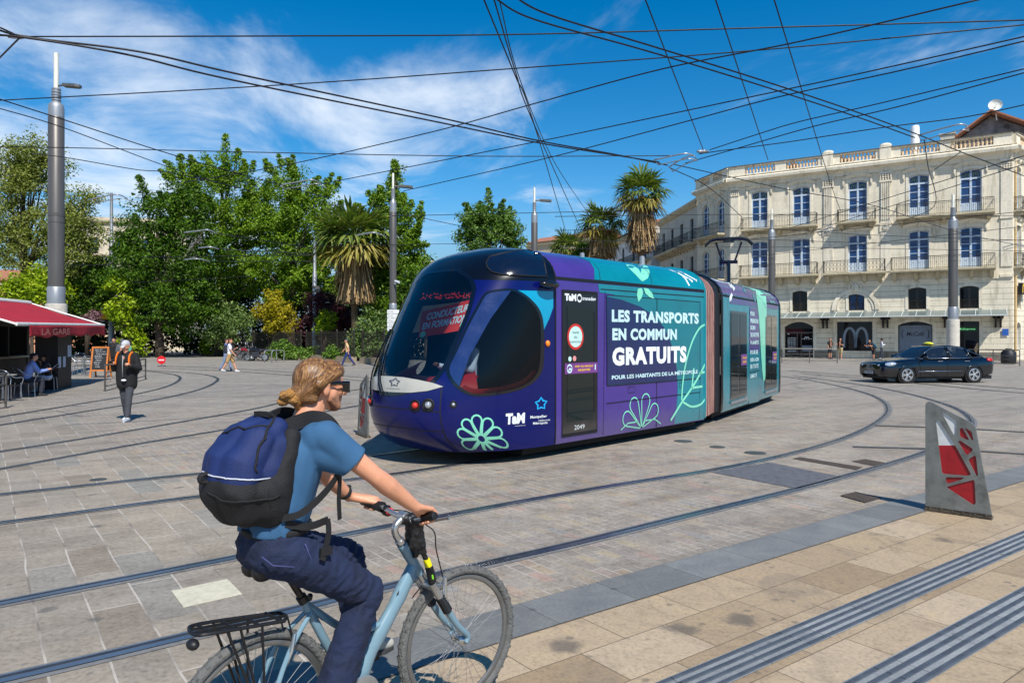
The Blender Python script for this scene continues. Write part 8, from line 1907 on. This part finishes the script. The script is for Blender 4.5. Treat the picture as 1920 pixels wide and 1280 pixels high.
person('boy in black t-shirt and shorts standing by the entrance wall', G(1556, 672.5), R(-60), 1.72, .05, ('down', 'phone'), (22, 22, 25), .45, (26, 26, 30), True, (60, 60, 64), (88, 62, 44), 'short', vox=.02, group=GB)
person('man in black t-shirt and khaki shorts reading his phone', G(1576, 674.5), R(215), 1.76, .04, 'phone', (24, 24, 28), .45, (170, 154, 112), True, (150, 140, 130), (28, 22, 20), 'short', vox=.02, group=GB, look=-.4)
person('person in black bending down with a teal backpack', G(1638, 675), R(200), 1.62, .1, 'table', (30, 30, 34), .45, (34, 34, 40), True, (70, 60, 70), (30, 22, 20), 'long', None, (40, 92, 116), lean=.75, vox=.02, group=GB)
person('woman in dark cap with white and grey top by the big arch window', G(1653, 673), R(-20), 1.7, .12, ('phone', 'phone'), (196, 198, 206), 1, (52, 56, 68), False, (200, 200, 200), (20, 18, 18), 'cap', vox=.02, group=GB, hat=(20, 20, 22))
person('man in beige jumper and black trousers carrying a black backpack', G(1674, 672), R(15), 1.78, .12, 'swing', (208, 198, 176), 1, (20, 20, 23), False, (30, 30, 32), (92, 62, 42), 'short', None, (22, 22, 25), vox=.02, group=GB)
person('woman with long dark hair and white top behind the taxi windscreen', G(1711, 672), R(170), 1.66, .0, 'down', (214, 214, 220), .45, (60, 66, 90), False, (90, 90, 90), (24, 18, 16), 'long', vox=.022, group=GB)
person('dark haired person in pale top just behind the taxi roof light', G(1722, 671), R(20), 1.72, .0, 'down', (190, 200, 190), .45, (50, 52, 60), False, (90, 90, 90), (30, 20, 18), 'short', vox=.022, group=GB)
person('person in black jacket and face mask behind the taxi roof', G(1749, 671.5), R(-80), 1.74, .0, 'down', (20, 20, 24), 1, (30, 30, 34), False, (60, 60, 60), (96, 70, 52), 'bald', vox=.022, group=GB)
person('person wrapped in a beige shawl stooping beside the dark doorway', G(1829, 675), R(10), 1.7, .05, 'down', (206, 178, 136), 1, (180, 150, 116), False, (60, 50, 46), (24, 18, 16), 'short', SKIN_D, None, lean=.35, vox=.02, group=GB, coat=True)
person('person in bright blue shirt with a pale backpack near the litter bin', G(1848, 675), R(5), 1.76, .1, 'phone', (64, 130, 196), .45, (40, 44, 60), False, (70, 70, 74), (22, 18, 16), 'short', SKIN_D, (196, 196, 198), vox=.02, group=GB)
# people beyond the terrace
GL = 'people beyond the cafe terrace'
person('person in black jacket and mask behind the man in the grey cap', at(214, HY, 38)-V((0, 0, CH)), R(-90), 1.78, .1, 'swing', (22, 22, 24), 1, (40, 40, 46), False, (60, 60, 60), (30, 24, 20), 'short', vox=.02, group=GL, coat=True)
person('person in grey hood just behind the grey cap', at(229, HY, 34)-V((0, 0, CH)), R(95), 1.74, .1, 'swing', (90, 92, 98), 1, (50, 52, 60), False, (60, 60, 60), (84, 86, 92), 'long', vox=.02, group=GL)
person('person in mint green top and lime trousers to the right of the grey hood', at(242, HY, 37)-V((0, 0, CH)), R(190), 1.7, .1, 'swing', (110, 200, 150), 1, (170, 196, 60), False, (60, 60, 60), (40, 26, 20), 'long', vox=.02, group=GL)
person('person in red jacket and jeans standing far behind the chalkboard', G(151, 664), R(-60), 1.72, .06, 'phone', (170, 34, 42), 1, (54, 76, 120), False, (214, 214, 214), (40, 28, 22), 'short', vox=.024, group=GL)
person('person in bright blue jacket far behind the chalkboard', G(182, 662), R(-90), 1.76, .06, 'down', (34, 70, 150), 1, (40, 44, 56), False, (60, 60, 60), (30, 24, 20), 'short', vox=.024, group=GL)
person('person in grey top far behind the dark menu cabinet', G(56, 662), R(-50), 1.74, .06, 'down', (96, 106, 130), 1, (40, 46, 50), False, (60, 60, 60), (30, 24, 20), 'short', vox=.024, group=GL)
# taxi driver and tram driver
def seated_bust(lab, mtx, top, grp, sk=SKIN, hair=(40, 28, 22), look=0.):
    t, *_ = person(lab, (0, 0, 0), 0, 1.74, 0, 'table', top, 1, (40, 40, 46), False, (40, 40, 40), hair, 'short', sk, vox=.022, sit=True, group=grp); t.matrix_world = mtx; return t
bpy.context.view_layer.update()
TXM = TAXI.matrix_basis.copy()
seated_bust('taxi driver seen through the open front side window', TXM @ Matrix.Translation((-.12, -.36, .12)), (40, 34, 34), 'drivers at the wheel')
dp = C1.hit(890, 690); seated_bust('tram driver in pale shirt seated behind the dark cab window', TRAM_M @ Matrix.Translation((dp.x+.35, dp.y+.55, .62)) @ Matrix.Rotation(PI, 4, 'Z'), (186, 200, 214), 'drivers at the wheel', SKIN_D)

# ---------------------------------------------------------------- route markers: cut steel plates over red sheet
MK_ST = mat('marker_steel', S(124, 126, 122), .5, .45, var=.28, vs=5, bump=.15); MK_RED = mat('marker_red', S(150, 16, 26), .45, var=.2, vs=8); MK_WH = mat('marker_pale', S(206, 208, 206), .5, var=.12, vs=5); MK_DIRT = mat('marker_rust', S(74, 66, 54), .85, .2, var=.4, vs=14, bump=.5)
def marker():
    p0 = G(1735, 956); p1 = G(1861, 974); d = (p1-p0).normalized(); t = thing('route_marker', p0, 'large grey steel route marker with red cutouts standing at the right beside the rails', 'route marker', math.atan2(d.y, d.x), 'steel route markers beside the tram tracks')
    n = V((-d.y, d.x, 0)); M_ = (Matrix.Translation(p0) @ Matrix.Rotation(math.atan2(d.y, d.x), 4, 'Z')).inverted()
    def pl(zx, zy):   # zoomed outline pixel -> (along, height) in the plate
        px, py = 1200+zx*.375, 700+zy*.375; o = M_ @ V((0, 0, CH)); v = M_.to_3x3() @ V(((px-CX)/FPX, 1, (HY-py)/FPX)); q_ = o+v*(-o.y/v.y); return (q_.x, max(.005, q_.z))
    out = [pl(*p) for p in ((1428, 672), (1428, 160), (1432, 147), (1442, 140), (1458, 143), (1655, 245), (1672, 258), (1680, 278), (1763, 722), (1764, 733))]
    out[0] = (out[0][0], .005); out[-1] = (out[-1][0], .005)
    H_ = [((1480, 232), (1497, 230), (1590, 380), (1657, 503), (1640, 510), (1512, 500), (1497, 380)), ((1508, 192), (1516, 190), (1585, 238), (1582, 304), (1570, 306)), ((1600, 275), (1614, 270), (1650, 335), (1600, 316)), ((1622, 268), (1660, 290), (1668, 330), (1660, 334)), ((1590, 337), (1606, 336), (1670, 378), (1634, 410)), ((1641, 428), (1680, 405), (1692, 508), (1684, 512)), ((1528, 516), (1622, 518), (1612, 528), (1534, 550)), ((1530, 566), (1668, 530), (1674, 536), (1680, 648), (1668, 656))]
    holes = [[pl(*p) for p in h] for h in H_]; th = .014
    def soft(h):
        c = []; n_ = len(h)
        for i in range(n_):
            a, b_, c_ = V(h[i-1]), V(h[i]), V(h[(i+1) % n_]); r = min(.02, (a-b_).length*.3, (c_-b_).length*.3); c += [tuple(b_+(a-b_).normalized()*r), tuple(b_+((a-b_).normalized()+(c_-b_).normalized())*r*.3), tuple(b_+(c_-b_).normalized()*r)]
        return c
    holes = [soft(h) for h in holes]
    loops = [[V((p[0], p[1], 0)) for p in out]]+[[V((p[0], p[1], 0)) for p in h] for h in holes]; tri = tessellate_polygon(loops); pts = [p for l in loops for p in l]
    mb = MB(); N = len(pts); mb.add([V((p.x, -th, p.y)) for p in pts]+[V((p.x, th, p.y)) for p in pts], [tuple(f) for f in tri]+[tuple(i+N for i in reversed(f)) for f in tri])
    k = 0
    for l in loops: m_ = len(l); mb.f += [(k+i, k+(i+1) % m_, k+(i+1) % m_+N, k+i+N) for i in range(m_)]; mb.mi += [0]*m_; k += m_
    mb.obj('plate', MK_ST, t)
    # inner sheet: red with a pale top
    mb = MB(); xs = [p[0] for h in holes for p in h]; zs_ = [p[1] for h in holes for p in h]
    def big(h, g=.012): c = sum((V(p) for p in h), V((0, 0)))/len(h); return [tuple(V(p)+(V(p)-c).normalized()*g) for p in h]
    zc = pl(1520, 372)[1]; rd = MB(); wh = MB()
    for i, h in enumerate(holes):
        b_ = big(h)
        if i == 0:
            lo_ = [p for p in densify(b_, .02)]; cut = lambda x: zc+.035*math.sin(x*70)+.02*math.sin(x*31)
            lowp = [(p.x, p.y) for p in lo_ if p.y <= cut(p.x)]; hip_ = [(p.x, p.y) for p in lo_ if p.y > cut(p.x)-.004]
            rd.prism(lowp, lambda u, v, d: V((u, d, v)), -.003, .003); wh.prism(hip_, lambda u, v, d: V((u, d, v)), -.002, .002)
        elif i == 1: wh.prism(b_, lambda u, v, d: V((u, d, v)), -.003, .003)
        else: rd.prism(b_, lambda u, v, d: V((u, d, v)), -.003, .003)
    rd.obj('red_sheet', MK_RED, t); wh.obj('pale_sheet', MK_WH, t)
    L_ = (p1-p0).length; bs = MB(); bs.box((-.0, -.05, .0), (L_+.0, -.0145, .028)); bs.box((0, -.02, .0), (L_, -.0145, .05)); bs.box((0, .0145, 0), (L_, .05, .028))
    for k in range(6): bs.lathe([(.012, 0), (.012, .014), (.004, .018)], (.05+k*(L_-.1)/5, -.034, .028), 8)
    bs.obj('base_angle', MK_DIRT, t); return t
MK = marker(); m2 = copy_tree(MK); a, b = G(690.5, 821), G(664, 811); m2.location = a; m2.rotation_euler.z = math.atan2(b.y-a.y, b.x-a.x); m2['label'] = 'narrow view of a steel route marker with red cutouts in front of the tram nose'

# ---------------------------------------------------------------- cafe terrace
AW = V((-13.85, 20.2, 2.19)); BW = V((-16.7, 29.6, 2.30)); CW = V((-2.5, -.78, .86)); ad = (BW-AW).normalized()
aw = thing('cafe_awning', (AW.x, AW.y, 0), 'red cafe awning with white bars shading the terrace at the left edge', 'awning', 0); O = V((AW.x, AW.y, 0))
RED = cloth(158, 16, 34, .8, .1, 2, .12, 90); BARW = mat('bar_white', S(226, 226, 220), .4, var=.05)
Lb = (BW-AW).length
mb = MB(); mb.grid(lambda u, v: AW.lerp(BW, u)+CW*v-O+V((0, 0, -.07*math.sin(PI*v)*(.6+.4*math.sin(u*9)))), 30, 10); o = mb.obj('canvas', RED, aw, smooth=True, fix=False); sm_ = o.modifiers.new('s', 'SOLIDIFY'); sm_.thickness = .006
mb = MB(); mb.grid(lambda u, v: AW.lerp(BW, .10+.9*u)-O+V((.03, .01, -.03-.36*v+.035*v*math.sin(u*30)))+V((.05, .02, 0))*v*math.sin(u*13), 60, 6); o = mb.obj('valance', RED, aw, smooth=True, fix=False); sm_ = o.modifiers.new('s', 'SOLIDIFY'); sm_.thickness = .005
for a, b, r in ((AW, BW, .05), (AW+CW, BW+CW, .09), (AW, AW+CW, .03), (BW, BW+CW, .03)): mb = MB(); mb.tube([a-O, b-O], r, 8, flat=.8); mb.obj('bar', BARW, aw)
mb = MB(); nrm = ad.cross(V((0, 0, 1))).normalized()
letter(mb, 'LA GARE', 1.7, -.30, 4.6, -.10, lambda u, v: AW+ad*u+nrm*.13+V((0, 0, v-.03))-O, .02); mb.obj('lettering', mat('awning_letters', S(196, 120, 104), .7, var=.2), aw, fix=False)
for k in (.12, .9): mb = MB(); p = AW.lerp(BW, k)+CW*.92-O; mb.tube([V((p.x, p.y, 0)), V((p.x, p.y, p.z))], .05, 8); mb.obj('post', POLE_DK, aw)
kd = V((CW.x, CW.y, 0)); ka, kb = V((AW.x, AW.y, 0))+kd*1.02, V((BW.x, BW.y, 0))+kd*1.02
kz = thing('cafe_kiosk', ka, 'dark low cafe kiosk behind the red awning', 'kiosk', math.atan2(ad.y, ad.x)); L_ = (kb-ka).length; KD = mat('kiosk_dark', S(34, 30, 30), .6, var=.15)
mb = MB(); mb.box((-4, .0, 0), (L_+.5, .12, 1.05)); mb.box((-4, 0, 2.2), (L_+.5, .12, 3.0)); mb.box((-4, 3.4, 0), (L_+.5, 3.5, 3)); mb.box((L_+.4, .12, 0), (L_+.5, 3.4, 3)); 
for k in range(6): x = -4+(L_+4.2)*k/6; mb.box((x, .01, 1.05), (x+.1, .11, 2.2))
mb.obj('wall', KD, kz); mb = MB(); mb.box((-4.1, -.2, 3.0), (L_+.6, 3.6, 3.08)); mb.obj('roof', mat('kiosk_roof', S(120, 118, 112), .6, var=.1), kz); mb = MB(); mb.box((-4, -.35, 1.05), (L_+.5, .14, 1.11)); mb.obj('counter', mat('counter_cream', S(206, 196, 166), .6), kz)
mb = MB(); mb.box((1.5, .4, 1.11), (1.9, .7, 2.2)); mb.obj('menu_panel', mat('menu_ochre', S(170, 136, 72), .7), kz)
p = G(134, 724); t = thing('menu_cabinet', p, 'dark menu cabinet with pale notices standing under the awning end', 'cabinet', math.atan2(ad.y, ad.x))
mb = MB(); mb.box((-1.6, .0, 0), (0, .7, 2.0)); mb.box((-1.62, -.02, 2.0), (.02, .72, 2.04)); bevel(mb.obj('case', KD, t), .01); mb = MB()
for x, z, w, h in ((-.06, 1.1, .2, .42), (-.30, 1.1, .2, .42), (-.75, .75, .3, .38), (-1.3, .75, .3, .38)): mb.box((x-w, -.012, z), (x, -.002, z+h))
mb.obj('notice', mat('notice_paper', S(186, 192, 206), .7, var=.1), t)
# chalkboard
p = G(189, 707); t = thing('chalkboard', p, 'wooden framed chalkboard easel with the menu written in chalk', 'chalkboard', R(8)); WOOD = mat('board_wood', S(190, 112, 48), .6, var=.2, vs=8, streak=(1, 1, .15))
def board(y0, y1, nm):
    f = lambda u, v, d: V((u, y0+(y1-y0)*v/1.38+d, v)); mb = MB()
    for a0, a1, b0, b1 in ((-.36, -.29, 0, 1.38), (.29, .36, 0, 1.38), (-.29, .29, 1.31, 1.38), (-.29, .29, .28, .35)): mb.prism([(a0, b0), (a1, b0), (a1, b1), (a0, b1)], f, -.02, .02)
    o = mb.obj('frame', WOOD, t); mb = MB(); mb.prism([(-.29, .35), (.29, .35), (.29, 1.31), (-.29, 1.31)], f, -.008, .008); b_ = mb.obj('slate', mat('slate_black', S(30, 34, 38), .8, var=.2, vs=4), t); return f, b_
f, b_ = board(-.30, 0, 'front'); mb = MB(); rr = random.Random(4)
for i, (s_, w) in enumerate((('Menu 15€', .3), ('Plat du jour', .42), ('Tarte maison', .44), ('Salades', .3), ('Burgers', .32), ('Pâtes', .24), ('Glaces', .26), ('Vins', .2), ('Café', .2))): z = 1.22-i*.095; letter(mb, s_, -.22+.03*(i % 3), z, -.22+.03*(i % 3)+w, z+.05, lambda u, v: f(u, v, -.0095), .0, .2)
mb.obj('lettering', mat('chalk', S(200, 204, 204), .9, var=.1), b_, fix=False); board(.30, 0, 'back')
# chairs and tables
ALU = mat('chair_alu', S(176, 180, 186), .3, .85, var=.08); CDK = mat('chair_dark', S(30, 30, 34), .6)
def chair():
    t = thing('cafe_chair', (0, 0, 0), '', 'chair', 0, 'cafe chairs on the terrace')
    mb = MB()
    for k in range(7): mb.box((-.2+.058*k, -.2, .44), (-.2+.058*k+.045, .2, .455))
    mb.obj('seat', CDK, t); mb = MB()
    for k in range(4): mb.tube(catmull([V((-.22, -.2, .62+.065*k)), V((-.28, 0, .63+.065*k)), V((-.22, .2, .62+.065*k))], 4), .014, 6)
    mb.obj('backrest', CDK, t)
    for x, y in ((.18, .2), (.18, -.2), (-.18, .2), (-.18, -.2)): mb = MB(); mb.tube([(x*1.1, y*1.1, 0), (x, y, .45)], .013, 8); mb.obj('leg', ALU, t)
    mb = MB(); mb.tube(catmull([V((.18, -.22, .45)), V((.2, -.26, .66)), V((-.05, -.27, .68)), V((-.24, -.2, .86)), V((-.27, 0, .9)), V((-.24, .2, .86)), V((-.05, .27, .68)), V((.2, .26, .66)), V((.18, .22, .45))], 5), .013, 8); mb.obj('arm_frame', ALU, t, smooth=True); return t
CH0 = chair(); first = [True]
def put_chair(px, py, rz, lab):
    o = CH0 if first[0] else copy_tree(CH0); first[0] = False; o.location = G(px, py); o.rotation_euler.z = R(rz); o['label'] = lab
def table(px, py, lab):
    t = thing('cafe_table', G(px, py), lab, 'table', 0, 'round cafe tables'); MB().lathe([(.34, .71), (.35, .72), (.35, .74), (.001, .74)], n=24).obj('table_top', mat('table_grey', S(150, 146, 140), .5, var=.1), t, 40); MB().lathe([(.03, .02), (.03, .71)], n=10).obj('leg', ALU, t); MB().lathe([(.24, 0), (.22, .02), (.001, .03)], n=18).obj('base', CDK, t)
put_chair(46, 744, 55, 'aluminium cafe chair under the man in pale blue'); put_chair(92, 732, 200, 'aluminium cafe chair under the girl at the terrace'); put_chair(18, 752, 70, 'empty aluminium cafe chair at the left edge'); put_chair(-20, 748, 20, 'aluminium cafe chair mostly cut off at the left edge')
for k, (a, b, c, l) in enumerate(((146, 703, 20, 'dark chair beside the menu cabinet'), (158, 702, 160, 'dark chair in the middle of the back terrace'), (168, 704, 200, 'dark chair next to the chalkboard'), (150, 693, -60, 'dark chair furthest back on the terrace'))): put_chair(a, b, c, l)
table(70, 736, 'round cafe table between the two diners'); table(5, 750, 'round cafe table cut by the left edge'); table(157, 699, 'round cafe table behind the menu cabinet')
tmp = G(48, 743); person('man in pale blue shirt leaning on a terrace table, seen from behind', tmp, R(45), 1.76, 0, 'table', (128, 150, 206), 1, (40, 44, 56), False, (50, 50, 50), (28, 22, 20), 'short', lean=.35, sit=True, vox=.016, group='diners on the terrace')
person('girl in dark top and white shorts sitting at the terrace table', G(91, 733), R(205), 1.62, 0, ('face', 'table'), (36, 34, 40), .3, (196, 202, 220), True, (200, 196, 190), (40, 26, 20), 'long', lean=.15, sit=True, vox=.016, group='diners on the terrace')
kerb_rail('grey railing beside the man in the grey cap', G(197, 733.5), G(273, 711.5), 3, .88); kerb_rail('grey railing at the left edge in front of the terrace', G(11, 765), G(-90, 782), 2, .9)
# low no-entry sign, plates on the thin pole, notice board, camera, bin
p = G(303, 687); t = thing('no_entry_sign', p, 'small round red no-entry sign standing low between the rails', 'road sign', R(10)); MB().box((-.2, -.15, 0), (.2, .15, .06)).obj('base', POLE_DK, t); MB().tube([(0, 0, .06), (0, 0, .4)], .03, 8).obj('post', POLE_LT, t)
MB().lathe([(.001, -.012), (.24, -.012), (.25, 0), (.24, .012), (.001, .012)], (0, -.05, .40), 28, (0, -1, 0)).obj('disc', mat('sign_bright_red', S(204, 26, 32), .4, var=.05), t, 40); MB().box((-.16, -.066, .365), (.16, -.0625, .435)).obj('white_bar', P_WHT, t)
p = G(209, 668); t = thing('stop_sign', p+V((-.75, -.05, 0)), 'yellow and black stop panel on the thin pole beyond the cafe', 'sign'); z0 = at(0, 598.5, p.y).z; z1 = at(0, 582, p.y).z; MB().box((-.42, -.03, z0), (.40, .03, z1)).obj('panel', mat('stop_yellow', S(222, 176, 30), .5, var=.08), t); MB().box((-.42, -.04, z0-.34), (.40, .02, z0-.02)).obj('name_panel', CDK, t)
mb = MB(); letter(mb, '4 B', -.32, z1-.3, .05, z1-.08, lambda u, v: V((u, -.034, v)), .03); mb.obj('lettering', CDK, t, fix=False); mb = MB(); letter(mb, 'Gare', -.2, z0-.2, .15, z0-.06, lambda u, v: V((u, -.044, v)), .02); mb.obj('lettering', P_WHT, t, fix=False); MB().tube([(.40, 0, z1-.2), (.72, .03, z1-.2)], .03, 6).obj('bracket', POLE_LT, t)
p = at(737, HY, 41); t = thing('notice_board', (p.x+.1, p.y-.62, 0), 'white slatted notice board on the lamp pole beside the tram nose', 'notice board'); mb = MB()
for k in range(5): mb.box((-.32, -.02, 2.15+k*.24), (.34, .02, 2.36+k*.24))
mb.obj('slat', mat('notice_white', S(214, 216, 214), .5, var=.08), t); mb = MB()
for k, s_ in enumerate(('Horaires', 'Ligne 2', 'Travaux', 'Info', 'Arrêt')): letter(mb, s_, -.26, 2.22+k*.24, .02, 2.29+k*.24, lambda u, v: V((u, -.023, v)), .0)
mb.obj('lettering', CDK, t, fix=False); mb = MB(); mb.tube([(0, .03, 2.0), (0, .03, 3.4)], .03, 6); mb.obj('bracket', POLE_DK, t)
c = at(741, 527, 40.7); mb = MB(); mb.tube([c, c+V((.25, -.22, -.08))], .07, 10); mb.tube([c+V((0, 0, -.18)), c], .04, 8); tag(mb.obj('security_camera', P_WHT, recenter=True, smooth=40), 'small white security camera on the lamp pole beside the palm', 'camera')
p = G(606, 672); t = thing('compactor_bin', p, 'tall blue grey street bin at the foot of the thin pale pole', 'litter bin', R(-12)); mb = MB(); mb.prism([(-.35, 0), (.35, 0), (.35, 1.0), (.2, 1.25), (-.35, 1.25)], lambda u, v, d: V((d, u, v)), -.45, .45); bevel(mb.obj('body', mat('bin_blue_grey', S(58, 78, 92), .5, var=.1), t), .03); mb = MB(); mb.box((-.25, -.40, .8), (.2, -.351, 1.05)); mb.box((-.15, -.365, .4), (.1, -.351, .6)); mb.obj('hatch', CDK, t)
# parked motorbike and bicycles
def motorbike(loc, rz, lab, col):
    t = thing('motorbike', loc, lab, 'motorbike', rz)
    for x in (0, 1.4):
        w = thing_part('wheel', t); w.location = (x, 0, .3); mb = MB(); mb.grid(lambda u, v: V(((.25+.055*math.cos(2*PI*v))*math.cos(2*PI*u), .06*math.sin(2*PI*v), (.25+.055*math.cos(2*PI*v))*math.sin(2*PI*u))), 28, 9, True); mb.obj('tyre', TYRE, w, smooth=True)
        mb = MB()
        for k in range(5): a = 2*PI*k/5; mb.tube([(0, 0, 0), (.21*math.cos(a), 0, .21*math.sin(a))], .018, 6)
        mb.lathe([(.2, -.04), (.215, 0), (.2, .04)], (0, 0, 0), 24, (0, 1, 0)); mb.obj('rim', BSIL, w)
    blob('fairing', [(V((.35, 0, .75)), .14, V((.8, 0, .85)), .16), (V((.8, 0, .85)), .16, V((1.15, 0, .8)), .1), (V((1.15, 0, .85)), .1, V((1.3, 0, .95)), .08), (V((1.35, 0, .62)), .07, V((1.5, 0, .62)), .05)], [], .02, col, t, 3); blob('seat', [(V((-.15, 0, .82)), .09, V((.45, 0, .80)), .12), (V((-.3, 0, .86)), .07, V((-.1, 0, .82)), .09)], [], .02, CDK, t, 3)
    mb = MB(); mb.box((.4, -.15, .3), (.95, .15, .7)); mb.tube([(.4, -.16, .35), (-.2, -.2, .42), (-.45, -.2, .5)], .05, 8); bevel(mb.obj('engine', mat('engine_grey', S(70, 70, 74), .4, .6), t), .02)
    mb = MB()
    for sg in (-1, 1): mb.tube([(1.4, sg*.08, .3), (1.2, sg*.08, .9)], .03, 8); mb.tube([(1.2, sg*.05, 1.0), (1.1, sg*.35, 1.08)], .018, 6); mb.tube([(0, sg*.1, .3), (.5, sg*.1, .45)], .03, 8); mb.tube([(1.12, sg*.3, 1.08), (1.2, sg*.36, 1.25)], .012, 5); mb.ball((1.2, sg*.37, 1.27), (.03, .08, .05), 8, 6)
    mb.obj('fork', BSIL, t, smooth=40); mb = MB(); mb.ball((1.33, 0, .88), (.09, .1, .1), 10, 8); mb.obj('headlight', mat('moto_lamp', S(210, 214, 218), .1, .4, var=0), t, smooth=True); return t
motorbike(G(497, 677), R(172), 'black motorbike parked in front of the park fence', mat('moto_black', S(18, 18, 22), .25, var=0, coat=.5)); motorbike(G(474, 676.5), R(150), 'motorbike with red fairing parked between the black one and the bicycles', mat('moto_red', S(150, 20, 28), .25, var=0, coat=.5))
def spare_bike(loc, rz, lab, col):
    o = copy_tree(BIKE); o.location = loc; o.rotation_euler.z = rz; o['label'] = lab; o['group'] = 'bicycles parked by the fence'
    for ch in o.children:
        if ch.name.startswith('frame') and 'pad' not in ch.name: ch.data = ch.data.copy(); ch.data.materials[0] = col
    return o
spare_bike(G(441, 676), R(20), 'red bicycle parked at the left end of the bike row', mat('bike_red', S(160, 26, 34), .35)); spare_bike(G(452, 676), R(24), 'silver bicycle parked beside the red one', BSIL); spare_bike(G(460, 677), R(28), 'dark bicycle parked next to the motorbikes', CDK)
for px, l in ((496, 'left metal bike hoop in front of the motorbikes'), (510, 'right metal bike hoop in front of the motorbikes')): p = G(px, 679.5); mb = MB(); mb.tube(catmull([p, p+V((0, 0, .75)), p+V((.25, .5, .85)), p+V((.5, 1.0, .75)), p+V((.5, 1.0, 0))], 5), .03, 8); tag(mb.obj('bike_hoop', POLE_LT, recenter=True, smooth=True), l, 'bike stand')
